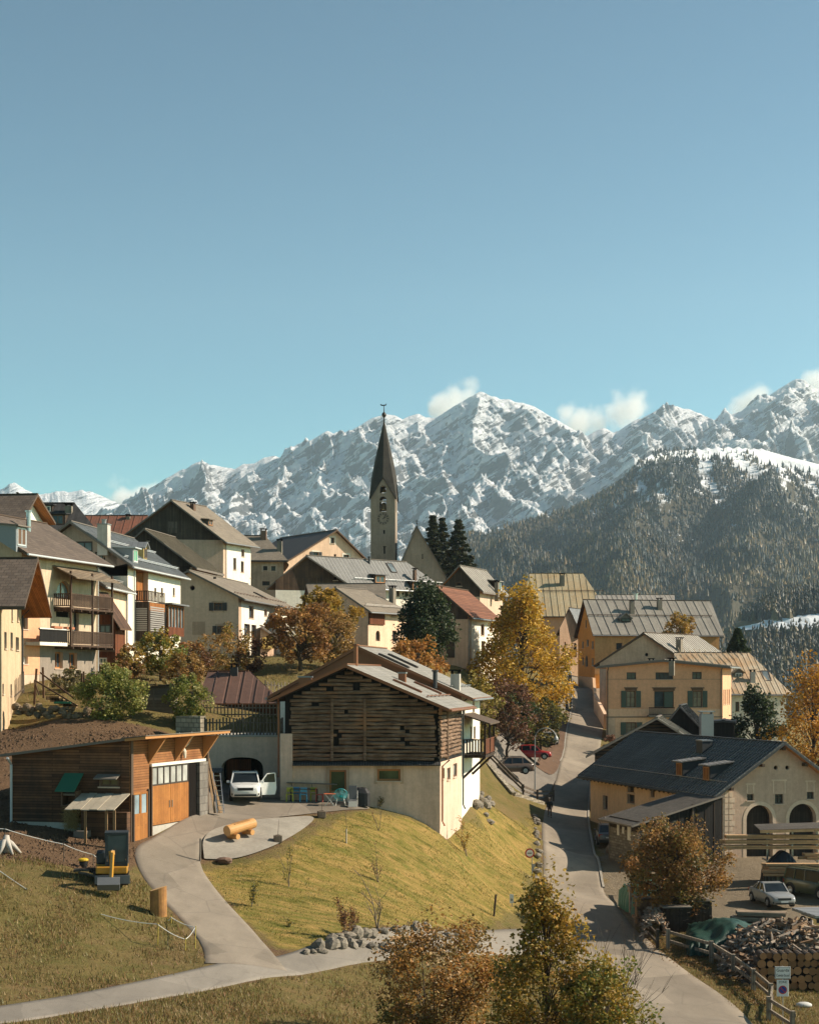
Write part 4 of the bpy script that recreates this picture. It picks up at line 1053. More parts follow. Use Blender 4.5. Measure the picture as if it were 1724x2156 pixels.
def two_tier():
 for vz,nm in((1280,'upper_balcony'),(1358,'lower_balcony')):
  z=h.on('right',130,vz)[1]
  mb=MB();mb.fbox(fr,a0,a1,.0,dp,z-.16,z)
  for k in range(6):x=a0+.1+(a1-a0-.3)*k/5;mb.fbox(fr,x,x+.12,.0,dp+.12,z-.32,z-.165)
  b=mb.build('balcony',BALC,h.root)
  rail(b,fr,a0,a1,dp-.05,z,z+1.05,BALC)
  sf=(fr[0]+fr[1]*a0,fr[2],fr[1]*-1);rail(b,sf,.0,dp-.1,-.03,z,z+1.05,BALC)
  for x in(a0,(a0+a1)/2,a1-.14):mb=MB();mb.fbox(fr,x,x+.14,dp-.12,dp+.02,z,z+2.75);mb.build('balcony_post',BALC,b)
 zt=h.on('right',113,1190)[1]
 rb=MB();P=lambda a,n,z:h.pt('right',a,z,n)
 rb.hexa([P(a0-.2,0,zt-.1),P(a1+.2,0,zt-.1),P(a1+.2,dp+.55,zt-1.05),P(a0-.2,dp+.55,zt-1.05),P(a0-.2,0,zt),P(a1+.2,0,zt),P(a1+.2,dp+.55,zt-.95),P(a0-.2,dp+.55,zt-.95)])
 rb.build('balcony_roof',planks('weathered_roof_boards',(.27,.20,.135),(.20,.15,.10),.25),h.root)
two_tier()
z=h.on('right',60,1352)[1]
mb=MB();mb.fbox(fr,.5,a0-.05,.0,1.2,z-.25,z);b=mb.build('balcony',W_WHITE,h.root)
rail(b,fr,.5,a0-.05,1.15,z,z+.95,D_BLACK,solid=True)
mb=MB();mb.fbox(fr,.45,a0-.02,1.08,1.24,z+.955,z+1.04);mb.build('handrail',WF_WHT,b)
for k,x in enumerate((2.6,4.6)):
 mb=MB();mb.fbox(fr,x,x+1.3,1.0,1.3,z+1.045,z+1.22);f=mb.build('flower_box',plain('terracotta',(.36,.13,.06),.8),b)
h.dormer('right',45,1152,1.6,1.5,.1,roof=F_GREY,wall=plain('dormer_sheet',(.22,.24,.25),.5),frame=GUT_W,pane=WF_BRN)
h.pipe('right',60,1075,1117,.18);h.downpipe('right',h.flen('right')-.1,-2,9,GUT_W)
h.build()
B,C=XY(207,139.3),XY(266,149.4);w=perp_left(B,C,8)
h=House('lean_house','narrow cream house under a low seamed grey roof, squeezed beside the balcony house','house',B+w,B,C,C+w,-2.5,7.75,10.4,W_CREAM,oe=.7,og=.3,roof=S_GREY,gutter=GUT_W)
h.win('right',231,1262,239,1279,kind='two');h.guard('right',.12);h.downpipe('right',h.flen('right')-.4,-2,7.4);h.build()
Bq=XY(243,138.8);
h=House('timber_porch','tall orange timber bay with a glazed upper room and sloping red roof edge','porch',XY(203,138.6),Bq,Bq+Vector((.35,2.6)),XY(203,138.6)+Vector((.35,2.6)),-2.6,(6.9,4.7),6.95,D_RED,t=.02,oe=.5,og=.3,th=.14,roof=planks('brown_roof_boards',(.13,.07,.045),(.09,.05,.03)),fascia=WF_BRN)
h.win('front',209,1315,234,1359,kind='cross',frame=WF_DRK,pane=G_LITE,depth=.1);h.win('front',209,1385,225,1398,kind='two',frame=WF_WHT,depth=.1)
h.pxbox('front',203,1368,243,1373,WF_BRN,.0,.12,'sill_beam');h.build()
B,C=XY(269,150),XY(380,167);w=perp_left(B,C,10)
h=House('metal_roof_house','white house with blue grey sheet metal roof, glazed gable and timber loggias','house',B+w,B,C,C+w,-2,10.1,13.6,W_WHITE,oe=.7,og=.8,roof=S_BLUE,fascia=F_GREY,gutter=GUT_W,gable_mat=(plaster('shade_toned_gable',(0.473,0.372,0.297),(0.399,0.316,0.252)),9.0))  # gable plaster darker than the white walls, shade put into its colour
h.win('front',160,1140,195,1162,kind='two',frame=WF_DRK,pane=G_LITE,depth=.1);h.win('front',200,1162,218,1180,kind='two',frame=WF_DRK,pane=G_LITE,depth=.1);h.win('front',221,1168,246,1192,kind='open',frame=WF_DRK,depth=.1)
h.chimney('right',219,1098,1146,22,CHIM_W,'pot');h.guard('right',.1,GUT_W);h.guard('right',.55,GUT_W)
h.dormer('right',285,1186,1.5,1.3,.05,roof=GUT_W,wall=plain('dormer_sheet',(.22,.24,.25),.5),frame=WF_WHT,pane=plain('green_blind',(.06,.28,.16),.7));h.dormer('right',306,1178,1.1,1.1,.1,gable=True,roof=S_BLUE,wall=plaster('yellow_dormer',(.60,.45,.18),(.5,.38,.15)),frame=WF_BRN)
fr=h.frame('right');L=h.flen('right')
for u in(327,341,366):h.win('right',u-2,1238,u+2,1255,kind='two')
def loggia(s0,s1,dep,v0,v1,mat,nm,top=False,glassy=False):
 z1=h.on('right',290,v0)[1];z0=h.on('right',290,v1)[1]
 mb=MB();mb.fbox(fr,s0,s1,.0,dep,z0,z1);b=mb.build(nm,mat,h.root);return b,z0,z1
b,z0,z1=loggia(2.2,7.4,1.25,1268,1350,D_DARK,'loggia')
LOUV=plain('grey_louvre',(.30,.28,.255),.6)
mb=MB()
for k in range(12):z=z0+.9+k*.19;mb.fbox(fr,2.6,7.0,1.25,1.29,z,z+.11)
sf=(fr[0]+fr[1]*2.2,fr[2],fr[1]*-1)
for k in range(11):z=z0+.9+k*.19;mb.fbox(sf,.1,1.1,.0,.04,z,z+.11)
mb.build('louvre',LOUV,b)
mb=MB();mb.fbox(fr,2.4,7.3,1.252,1.28,z1-.75,z1-.05);mb.build('timber_band',D_ORG,b)
rail(b,fr,2.2,7.4,1.2,z1,z1+1.0,D_DARK,step=.45,slat=.25);rail(b,sf,.0,1.15,.0,z1,z1+1.0,D_DARK)
z3=h.on('right',290,1206)[1]
h.winm('right',2.4,z1+.1,6.2,z3+.3,kind='two',frame=WF_ORG,pane=D_ORG,depth=.5,rev=None)
mb=MB();mb.fbox(fr,2.4,6.2,.01,.06,z3+.32,z3+.62);mb.build('lintel_board',D_ORG,h.root)
b,z0,z1=loggia(8.2,13.6,1.35,1316,1335,D_RED,'sunroom')
mb=MB();zz1=z1+1.9
for k in range(6):x=8.2+5.28*k/5;mb.fbox(fr,x,x+.12,1.2,1.33,z1,zz1)
sf=(fr[0]+fr[1]*8.2,fr[2],fr[1]*-1)
for k in range(3):x=.05+.55*k;mb.fbox(sf,x,x+.1,-.12,.0,z1,zz1)
mb.fbox(fr,8.2,13.6,1.18,1.35,zz1,zz1+.16);mb.build('window_frame',D_ORG,b)
mb=MB();mb.fbox(fr,8.3,13.5,.1,1.22,z1,zz1);mb.build('pane',G_LITE,b)
mb=MB();mb.fbox(fr,7.9,13.9,.0,1.8,zz1+.17,zz1+.3);mb.build('sunroom_roof',GUT,b)
h.downpipe('right',1.6,0,9.7);h.build()
B,C=XY(502,180),XY(609,205);w=perp_left(B,C,10.6)
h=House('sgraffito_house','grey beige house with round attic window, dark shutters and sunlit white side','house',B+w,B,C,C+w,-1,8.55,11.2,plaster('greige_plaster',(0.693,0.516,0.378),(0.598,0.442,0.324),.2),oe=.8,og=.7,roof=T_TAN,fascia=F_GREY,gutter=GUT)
h.band('right',(520,1268),(520,1420),W_WHITE,.02,(1.2,h.flen('right')),'sun_toned_wall')  # sunlit side in whiter plaster than the front, sunlight put into the colour
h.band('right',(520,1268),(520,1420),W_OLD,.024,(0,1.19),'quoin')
h.win('front',402,1234,408,1242,shape='round',kind='none',pane=K_DARK,size=(.55,.55),depth=.3)
for b in((450,1269,468,1286),(457,1318,474,1335)):h.win('front',*b,kind='cross',shut=SH_BLK,frame=WF_BRN,depth=.2,surround=plaster('sgraffito_band',(0.525,0.381,0.270),(0.452,0.326,0.230)))
h.pxbox('front',405,1309,432,1337,plaster('sgraffito_band',(0.525,0.381,0.270),(0.452,0.326,0.230)),0,.015,'faded_mural')
h.pxbox('front',449,1215,455,1219,K_DARK,0,.02,'vent')
for b in((524,1276,534,1302),(556,1284,562,1297),(583,1286,590,1300),(514,1314,526,1340),(529,1316,539,1342)):h.win('right',*b,kind='two',frame=WF_BRN)
h.skylight('right',548,1255,.8,1.6);h.guard('right',.1,WF_BRN,1);h.build()
h2=House('canopy_annex','low cream annex with ochre awning set against the white house side','annex',XY(548,186),XY(575,187),XY(582,192),XY(556,193),0,(5.2,4.6),5.5,W_CREAM,t=.05,oe=.4,og=.4,roof=T_TAN)
h2.pxbox('front',552,1342,572,1366,plain('ochre_awning',(.50,.36,.11),.8),.0,.5,'awning');h2.build()
A,B,C=XY(262,213),XY(470,215),XY(528,222)
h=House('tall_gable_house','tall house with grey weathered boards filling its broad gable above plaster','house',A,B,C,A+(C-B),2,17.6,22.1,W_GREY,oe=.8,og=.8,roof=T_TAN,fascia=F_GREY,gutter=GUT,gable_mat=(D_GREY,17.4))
h.band('right',(480,1140),(480,1260),W_WHITE,.02,(.9,h.flen('right')-.05),'sun_toned_wall')  # whiter plaster than the front paints the sunlight on this side
for b in((508,1157,514,1172),(527,1160,532,1176),(491,1175,497,1200),(507,1182,513,1205),(526,1197,532,1217),(495,1229,508,1226),(505,1231,511,1244)):h.win('right',*b,kind='two',frame=WF_BRN)
h.pxbox('front',354,1098,374,1122,planks('hatch_boards',(.19,.155,.12),(.14,.11,.085)),0,.06,'hatch')
h.chimney('right',406,1057,1072,9,WF_BRN);h.dormer('right',443,1108,1.3,.8,.1,wall=D_GREY);h.downpipe('right',.6,4,17);h.build()
A,B,C=XY(268,194),XY(405,195),XY(458,206)
h=House('plank_barn','low barn with brown plank gable in front of the tall boarded house','barn',A,B,C,A+(C-B),1,(15.0,12.9),16.8,W_GREY,t=.28,oe=.7,og=.6,roof=S_GREEN.copy()if False else seams('tan_metal',(.215,.18,.125),(.175,.145,.1),.5,.75),fascia=F_GREY,gable_mat=(D_GREY,12.7))
h.win('front',310,1134,314,1139,kind='none',pane=K_DARK,depth=.2);h.win('front',366,1190,372,1206,kind='none',pane=K_DARK);h.pxbox('front',378,1192,400,1210,D_DARK,0,.06,'shed_door');h.build()
A,B=XY(196,182),XY(203,192)
h=House('dark_roof_house','big black weathered roof with small dormers, behind the left row','house',A,B,B+Vector((-13,.4)),A+Vector((-10.5,-.4)),3,15.8,19.0,D_GREY,oe=.6,og=.5,hip=(2.2,0),roof=planks('old_shingles',(.062,.060,.058),(.036,.035,.035),.3,True,.5),fascia=F_WOOD)
h.dormer('left',99,1079,1.1,.8,.1,frame=WF_WHT);h.chimney('left',145,1060,1080,14,CHIM);h.dormer('left',122,1106,1.5,1.2,.1,frame=WF_BRN);h.build()
h=House('peak_house','steep dark gable peeping over the brown roof at far left','house',XY(8,190),XY(66,188),XY(92,200),XY(34,202),3,17.3,20.3,D_GREY,oe=.6,og=.5,roof=planks('old_shingles',(.062,.060,.058),(.036,.035,.035),.3,True,.5),fascia=F_WOOD);h.build()
A,B=XY(30,148),XY(90,157)
h=House('half_hip_house','cream gabled house with brown tiled roof behind the balcony house','house',A,B,B+Vector((-9,1.6)),A+Vector((-9,1.6)),2,(13.6,14.4),16.2,W_WHITE,t=.45,oe=.7,og=1.0,roof=T_BROWN,fascia=F_WOOD,soffit=D_ORG);h.build()
A,B=XY(300,236),XY(302,246)
h=House('rust_roof_house','house under a rust red seamed metal roof behind the white house','house',A,B,B+Vector((-10,0)),A+Vector((-10,0)),8,19.4,22.8,W_CREAM,roof=S_REDM,oe=.5);h.chimney('left',270,1083,1092,8);h.build()
A,B=XY(597,236),XY(590,247)
h=House('hip_roof_house','grey house with hipped tan roof and dark lower eave beside the tall gable','house',A,B,B+Vector((-6,.6)),A+Vector((-6.5,0)),5,16.5,20.0,W_OLD,hip=(2.4,0),oe=.7,roof=T_TAN,fascia=F_WOOD,gutter=SH_BLK)
for b in((554,1192,563,1201),(571,1192,580,1202)):h.win('left',*b,kind='two',frame=WF_DRK,surround=REV)
for b in((552,1224,568,1233),(587,1224,595,1233)):h.win('left',*b,kind='two',frame=WF_DRK)
h.chimney('left',555,1113,1134,12,plain('brick_chimney',(.17,.10,.07),.8));h.chimney('left',589,1135,1158,10,CHIM);h.build()
ap=XY(706,252);gd=Vector((.84,.54));rdv=Vector((-8.9,14))
A,B=ap-gd*8.75,ap+gd*4.6
h=House('broad_gable_house','large house whose pale gable turns right, with white rimmed windows under a brown roof','house',A,B,B+rdv,A+rdv,4,(16.6,18.0),21.7,W_CREAM,t=8.75/13.35,oe=.6,og=.6,roof=seams('brown_slate',(.085,.068,.058),(.065,.054,.047),.6,.7),fascia=WF_BRN)
h.win('front',696,1132,704,1144,kind='two',surround=W_WHITE);h.win('front',659,1162,671,1173,kind='two',surround=W_WHITE,shut=SH_BLK);h.win('front',703,1167,708,1178,kind='none',pane=K_DARK);h.win('front',723,1168,735,1176,kind='two',surround=W_WHITE);h.build()
A,B,C=XY(580,213),XY(745,216),XY(930,227)
h=House('long_barn_house','long house with dark plank gable and grey ribbed metal roof carrying two dormers','house',A,B,C,A+(C-B),3,12.2,15.2,W_WHITE,t=.45,oe=.8,og=.8,roof=seams('ribbed_metal',(.21,.205,.19),(.165,.16,.15),.45,.6),fascia=F_GREY,gutter=GUT_W,gable_mat=(planks('mottled_planks',(.15,.088,.05),(.065,.045,.032)),11.0))
h.dormer('right',800,1229,1.9,1.1,.08,roof=SH_BLK,wall=D_DARK,frame=WF_ORG);h.dormer('right',878,1243,1.9,1.1,.08,roof=SH_BLK,wall=D_DARK,frame=WF_ORG)
h.chimney('right',873,1196,1228,6,WF_BRN);h.guard('right',.08,GUT_W);h.skylight('right',824,1196,1,1.6);h.pipe('right',777,1172,1186,.15,SH_BLK)
h.win('front',702,1213,711,1222,kind='none',pane=K_DARK,depth=.2)
for u in(838,855,873):h.win('right',u-3,1244,u+3,1256,kind='two')
h.build()
A,B=XY(805,190),XY(800,200)
h=House('flat_tan_house','house with wide low tan roof and skylights, hidden by the larch below','house',A,B,XY(640,201),XY(668,190),0,8.0,10.6,W_WHITE,oe=.8,og=.5,roof=T_TAN,fascia=F_GREY,gutter=GUT_W)
h.chimney('left',751,1253,1280,21,CHIM_W);h.skylight('left',772,1279,.8,1.4);h.skylight('left',778,1291,.8,1.4);h.skylight('left',738,1286,.7,1.2)
h.pxbox('left',748,1287,806,1318,D_RED,0,.12,'timber_loggia')
for b in((785,1295,791,1315),(730,1300,740,1315)):h.win('left',*b,kind='two')
h.build()
Dq,Aq=XY(775,176),XY(858,183)
h=House('cream_house','cream house with quiet sunlit wall and two arched windows left of the stone pine','house',Aq,Aq+Vector((-6.5,5.0)),Dq+Vector((-6.5,5.0)),Dq,-.5,7.0,9.3,W_CREAM,oe=.6,og=.5,hip=(2.4,0),roof=T_TAN,fascia=F_GREY,gutter=GUT)
h.win('left',824,1287,834,1300,kind='two',shut=None);h.win('left',791,1328,800,1350,kind='two',shape='arch');h.win('left',826,1328,835,1352,kind='two');h.pxbox('left',776,1287,808,1316,D_RED,0,.14,'timber_loggia')
h.chimney('left',826,1233,1268,11,CHIM);h.guard('left',.12);h.build()
B,C=XY(985,185),XY(1042,195);w=perp_left(B,C,7)
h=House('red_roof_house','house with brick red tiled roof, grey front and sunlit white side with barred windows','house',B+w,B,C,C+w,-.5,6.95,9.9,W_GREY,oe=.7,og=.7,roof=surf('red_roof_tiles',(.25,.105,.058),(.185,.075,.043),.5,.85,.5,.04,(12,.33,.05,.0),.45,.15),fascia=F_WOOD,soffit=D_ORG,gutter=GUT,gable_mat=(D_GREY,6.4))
h.band('right',(1000,1302),(1000,1440),W_WHITE,.02,(1.3,h.flen('right')),'sun_toned_wall')  # side white against the grey front: sunlight put into the plaster colour
h.pxbox('front',940,1310,957,1385,D_GREY,0,.08,'barn_door')
for b in((1012,1315,1019,1338),(1013,1350,1020,1372),(1031,1312,1037,1330)):h.win('right',*b,kind='four')
mb=MB()
for k in range(13):mb.fbox(h.frame('right'),.1,.75+.25*(k%2),.0,.03,.4+k*.48,.4+k*.48+.4)
mb.build('quoin',W_OLD,h.root);h.downpipe('right',.1,0,6.6);h.build()
A,B,C=XY(930,220),XY(1010,220),XY(1058,229)
h=House('dormer_house','weathered plank gabled house with grey roof, dormer and tall chimney below the spruces','house',A,B,C,A+(C-B),2,11.7,14.3,W_GREY,oe=.7,og=.7,roof=S_GREY,fascia=F_GREY,soffit=D_ORG,gable_mat=(D_GREY,10.5))
h.chimney('right',1046,1222,1250,8,CHIM);h.dormer('right',1050,1245,2.0,1.3,.12,roof=S_GREY,frame=WF_WHT);h.win('front',960,1226,972,1234,kind='none',pane=K_DARK,depth=.2);h.build()
def church():
 TS=plaster('tower_plaster',(.35,.28,.22),(.28,.22,.17),.35)
 Y=300.0;x0,x1=XY(782,Y).x,XY(834,Y).x;w=x1-x0;cx=(x0+x1)/2;cy=Y+w/2
 z0,ze,zg,zs=6.0,zz(1041,Y),zz(1008,Y),zz(878,Y)
 t=thing('church_tower','tall grey church tower with slender dark spire, bells and clock','church tower',(cx,cy,z0))
 hw=w/2;rot=Matrix.Rotation(R(-4),2)
 c=[Vector((cx,cy))+rot@Vector(q)for q in((-hw,-hw),(hw,-hw),(hw,hw),(-hw,hw))]
 mb=MB()
 bell=[(1022,1038,6.2),(1045,1077,7.2)]
 for i in range(4):
  a,b=c[i],c[(i+1)%4];d=(b-a).normalized();L=(b-a).length;n=Vector((d.y,-d.x))
  ol=[(0,z0),(L,z0),(L,ze),(L/2,zg),(0,ze)];holes=[]
  for v0,v1,hp in bell:
   r=hp*Y/F;zt,zb_=zz(v0,Y),zz(v1,Y)
   holes.append([(L/2-r,zb_),(L/2+r,zb_)]+[(L/2+r*math.cos(k*math.pi/8),zt-r+r*math.sin(k*math.pi/8))for k in range(9)])
  loops=[[Vector((*q,0))for q in l]for l in[ol]+holes];flat=[q for l in loops for q in l]
  P=lambda s_,z,o=0:(a.x+d.x*s_+n.x*o,a.y+d.y*s_+n.y*o,z)
  for tr in tessellate_polygon(loops):
   q=[flat[k]for k in tr]
   if(q[1]-q[0]).cross(q[2]-q[0]).z<0:q.reverse()
   mb.poly([P(p.x,p.y)for p in q])
  for hl in holes:
   for k in range(len(hl)):p,q=hl[k],hl[(k+1)%len(hl)];mb.poly([P(*p),P(*q),P(*q,-.55),P(*p,-.55)])
 mb.build('shaft',TS,t)
 fr0=(c[0],(c[1]-c[0]).normalized(),Vector(((c[1]-c[0]).normalized().y,-(c[1]-c[0]).normalized().x)))
 sp=MB();apex=Vector((cx,cy,zs));o=1.13
 E4=[Vector((cx,cy))+rot@(Vector(q)*o)for q in((-hw,-hw),(hw,-hw),(hw,hw),(-hw,hw))]
 G=[(c[i]+c[(i+1)%4])/2 for i in range(4)];G=[Vector((cx,cy))+(g-Vector((cx,cy)))*1.04 for g in G]
 ps=[]
 for i in range(4):
  ps+=[Vector((*E4[i],ze-1.0)),Vector((*G[i],zg+.35))]
 zk=zg+3.0
 ring=[Vector((cx,cy,zk))+Vector((p.x-cx,p.y-cy,0)).normalized()*hw*.80 for p in ps]
 for i in range(8):
  j=(i+1)%8
  sp.poly([ps[i],ps[j],ring[j],ring[i]]);sp.poly([ring[i],ring[j],apex])
  sp.poly([ps[j]-Vector((0,0,.22)),ps[i]-Vector((0,0,.22)),ring[i]-Vector((0,0,.4)),ring[j]-Vector((0,0,.4))]);sp.poly([ps[i]-Vector((0,0,.22)),ps[j]-Vector((0,0,.22)),ps[j],ps[i]])
 sp.build('spire',tiles('spire_shingles',(.060,.054,.045),(.040,.037,.032),.4,.35,.6),t)
 mb=MB();mb.lathe(apex,[(.16,-1.2),(.10,0),(.10,.25),(.34,.5),(.42,.75),(.34,1.0),(.08,1.25),(.05,2.4)],10)
 mb.build('finial',plain('dark_copper',(.05,.04,.035),.5,.5),t)
 mb=MB();q=apex+Vector((0,0,2.4));mb.bar(q+Vector((-.4,0,0)),q+Vector((.35,0,.06)),.06,.2);mb.bar(q+Vector((.25,0,.06)),q+Vector((.42,0,.3)),.05,.14);mb.bar(q+Vector((-.35,0,.02)),q+Vector((-.62,0,.16)),.05,.22)
 mb.build('weathercock',plain('dark_copper',(.05,.04,.035),.5,.5),t)
 u,v=810.5,1092;s0=w/2+.04;zc=zz(v,Y);Rr=12.2*Y/F;mb=MB();P=lambda s_,z,o:Vector((fr0[0].x+fr0[1].x*s_+fr0[2].x*o,fr0[0].y+fr0[1].y*s_+fr0[2].y*o,z))
 for k in range(48):
  a0,a1=k*math.pi/24,(k+1)*math.pi/24
  for r0,r1 in((Rr*.96,Rr),(Rr*.66,Rr*.70)):mb.poly([P(s0+r0*math.cos(a0),zc+r0*math.sin(a0),.03),P(s0+r1*math.cos(a0),zc+r1*math.sin(a0),.03),P(s0+r1*math.cos(a1),zc+r1*math.sin(a1),.03),P(s0+r0*math.cos(a1),zc+r0*math.sin(a1),.03)])
 for k in range(12):
  a=k*math.pi/6;dv=Vector((math.cos(a),math.sin(a)));mb.bar(P(s0+dv.x*Rr*.72,zc+dv.y*Rr*.72,.035),P(s0+dv.x*Rr*.94,zc+dv.y*Rr*.94,.035),.17,.03,up=Vector((0,-1,0)))
 ck=mb.build('clock_face',plain('clock_paint',(.045,.038,.032),.7),t)
 mb=MB()
 for ang,ln in((R(52),.80),(R(30),.5)):mb.bar(P(s0-math.cos(ang)*.15,zc-math.sin(ang)*.15,.06),P(s0+math.cos(ang)*Rr*ln,zc+math.sin(ang)*Rr*ln,.06),.10,.03,up=Vector((0,-1,0)))
 mb.build('clock_hand',plain('clock_paint',(.045,.038,.032),.7),ck)
 for(v0,v1,hp),sz in zip(bell,(.5,.85)):
  zb_=zz(v1,Y);mb=MB();mb.lathe((cx,cy-1.0,zb_+.25),[(sz,0),(sz*.8,sz*.35),(sz*.6,sz),(sz*.45,sz*1.5),(.1,sz*1.7)],14)
  mb.build('bell',plain('bronze',(.30,.20,.09),.35,.7),t,smooth=True)
  mb=MB();mb.box((cx,cy-1.0,zb_+.4+sz*1.8),(hp*2*Y/F+.6,.18,.2));mb.build('bell_beam',WF_WHT,t)
 mb=MB();mb.box((cx,cy,zz(1080,Y)),(w-1.2,w-1.2,.2));mb.build('bell_floor',D_DARK,t)
 for(u0,v0,u1,v1)in((809,1116,811,1124),(809.5,1150,811.5,1166)):
  mb=MB();mb.fbox(fr0,(u0-782)*Y/F,(u1-782)*Y/F+.1,.0,.02,zz(v1,Y),zz(v0,Y));mb.build('slit_window',K_DARK,t)
 mb=MB();mb.fbox(fr0,(808-782)*Y/F,(815-782)*Y/F,.0,.02,zz(1152,Y),zz(1150.6,Y));mb.build('iron_tie',K_DARK,t)
 A,B=XY(834,290),XY(938,291)
 h=House('church_nave','plain grey church gable with steep roof and a small cross on its point','church',A,B,B+Vector((-.8,17)),A+Vector((-.8,17)),5,zz(1214,290),zz(1110,290),TS,t=.42,oe=.35,og=.25,th=.2,roof=T_TAN,fascia=F_GREY)
 h.win('front',888,1168,891,1176,kind='none',pane=K_DARK,size=(.18,1.0),depth=.2)
 p=Vector((h.r0.x,h.r0.y-.2,h.zr+.2));mb=MB();mb.tube([p,p+Vector((0,0,1.1))],.05,6);mb.lathe(p+Vector((0,0,.35)),[(.02,0),(.16,.12),(.02,.26)],8);mb.bar(p+Vector((-.3,0,.85)),p+Vector((.3,0,.85)),.09,.09)
 mb.build('gable_cross',K_DARK,h.root);h.build()
church()
A,B=XY(1278,322),XY(1270,345)
h=House('green_roof_house','large house under a tall greenish metal roof with rust runs and hipped end','house',A,B,XY(1104,345),XY(1104,322),-2,12.0,20.3,W_VILLA,hip=(4.4,1.0),oe=.8,roof=S_GREEN,fascia=F_WOOD)
h.guard('left',.55,F_WOOD,2);h.chimney('left',1183,1208,1231,10,CHIM);h.chimney('left',1130,1272,1290,8,WF_BRN);h.build()
h=House('back_roof_house','low grey metal roof with steel flue showing just behind the orange house ridge','house',XY(1412,285),XY(1410,297),XY(1262,297),XY(1262,285),2,12.2,14.0,W_GREY,roof=S_GREY,oe=.3);h.pipe('left',1338,1250,1268,.3);h.build()
A,B=XY(1178,297),XY(1221,299)
h=House('small_pink_house','narrow pinkish gabled house with arched door at the top of the street','house',A,B,B+Vector((4,9)),A+Vector((4,9)),-3,8.7,12.1,plaster('pale_pink_plaster',(0.651,0.437,0.288),(0.567,0.381,0.252)),oe=.5,og=.5,roof=S_BLUE,fascia=F_WOOD)
h.win('front',1203,1354,1208,1362,kind='two');h.win('front',1206,1354,1214,1384,shape='arch',kind='two');h.win('front',1188,1352,1191,1385,kind='none',pane=WF_BRN);h.build()
A,B=XY(1216.5,263),XY(1252,250);C=XY(1514,254)
h=House('orange_house','deep orange house with long grey sheet metal roof crossed by a snow rail','house',A,B,C,A+(C-B),-2.5,6.6,11.6,W_ORG,oe=.6,og=.5,roof=seams('old_grey_metal',(.275,.25,.21),(.215,.195,.165),1.35,.35),fascia=F_WOOD,gutter=GUT)
h.band('right',(1300,1338),(1300,1420),plaster('dull_orange',(.66,.36,.15),(.58,.31,.13)),.02,(0,h.flen('right')),'front_wall')
h.guard('right',.50,F_WOOD,2);h.chimney('right',1330,1263,1290,9,CHIM,label='chimney nearer the gable');h.chimney('right',1388,1259,1282,9,CHIM)
h.dormer('right',1317,1311,1.7,.7,.05,gable=True,roof=seams('old_grey_metal',(.275,.25,.21)),wall=F_GREY,frame=K_DARK)
for b in((1297,1354,1310,1368),(1331,1353,1344,1367)):h.win('right',*b,kind='cross',frame=WF_DRK)
h.win('right',1466,1339,1489,1364,kind='open',depth=1.0)
for b in((1225.5,1351,1228.5,1365),(1235,1347,1239,1361),(1246,1350,1249.5,1366),(1226,1385,1229,1400),(1246,1386,1249.5,1402)):h.win('front',*b,kind='two',frame=WF_DRK)
h.win('front',1232,1380,1237.5,1404,shape='arch',kind='two',frame=WF_BRN);h.win('front',1232.5,1306,1235,1322,kind='none',pane=W_ORG,depth=.15);h.build()
mb=MB();q=[gat(1221,262),gat(1250,248),gat(1253,236)]
for a,b in zip(q,q[1:]):mb.bar(a+Vector((0,0,.6)),b+Vector((0,0,.6)),.4,2.4)
tag(mb.build('garden_wall',W_PINK),'pale orange garden wall beside the street below the orange house','wall')
mb=MB();q=[gat(1253,234),gat(1274,214)]
mb.bar(q[0]+Vector((0,0,.9)),q[1]+Vector((0,0,.4)),.4,3.0);tag(mb.build('garden_wall',W_CREAM),'sloping cream garden wall between the orange house and the villa','wall')
ap=XY(1358,227);A=XY(1262,226);B=ap*2-A
h=House('stained_gable_house','house with grey stained gable and tiny round window rising behind the villa','house',A,B,B+Vector((9,14)),A+Vector((9,14)),-9,1.95,5.85,W_OLD,oe=.6,og=.6,roof=S_GREY,fascia=F_WOOD)
h.win('front',1358,1375,1365,1382,shape='round',kind='none',pane=K_DARK,size=(.5,.5),depth=.25);h.chimney('right',1430,1342,1372,11,CHIM);h.build()
CURT=glass('curtain_glass',(.17,.145,.10),.25)
A,B,C=XY(1276,205),XY(1521,206),XY(1539,214)
h=House('villa','orange beige three storey villa with green shutters and low pitched roof beside the street','house',A,B,C,A+(C-B),-11,1.25,1.95,W_VILLA,oe=1.0,og=.8,th=.28,roof=S_GREY,fascia=F_GREY,gutter=GUT,soffit=F_ORANGE)
for b,k in(((1319,1416,1339,1431),'cross'),((1380,1416,1417,1431),'four'),((1457,1415,1477,1430),'cross')):h.win('front',*b,kind=k,frame=WF_DRK,depth=.2)
h.win('front',1318,1455,1338,1490,kind='cross',shut=SH_GRN,lintel=WF_BRN,pane=CURT,depth=.2);h.win('front',1377,1455,1418,1490,kind='two',lintel=WF_BRN,depth=.2,name='balcony_door');h.win('front',1458,1455,1478,1490,kind='cross',shut=SH_GRN,lintel=WF_BRN,pane=CURT,depth=.2)
h.win('front',1318,1521,1340,1548,kind='cross',shut=SH_GRN,pane=CURT,depth=.2);h.win('front',1458,1521,1480,1548,kind='cross',shut=SH_GRN,depth=.2)
h.pxbox('front',1398,1458,1416,1489,SH_GRN,.0,.05,'shutter')
h.band('front',(1300,1493),(1300,1509),W_BAND,.02,name='pale_band');h.band('front',(1300,1509.2),(1300,1511),F_GREY,.07,name='string_course');h.band('front',(1300,1511.2),(1300,1600),W_BAND,.018,(1.1,h.flen('front')),'ground_floor_plaster');h.band('front',(1300,1511.2),(1300,1600),W_GREY,.04,(0,1.08),'corner_pier')
h.band('front',(1300,1430.0),(1300,1430.6),F_GREY,.02,name='incised_line')
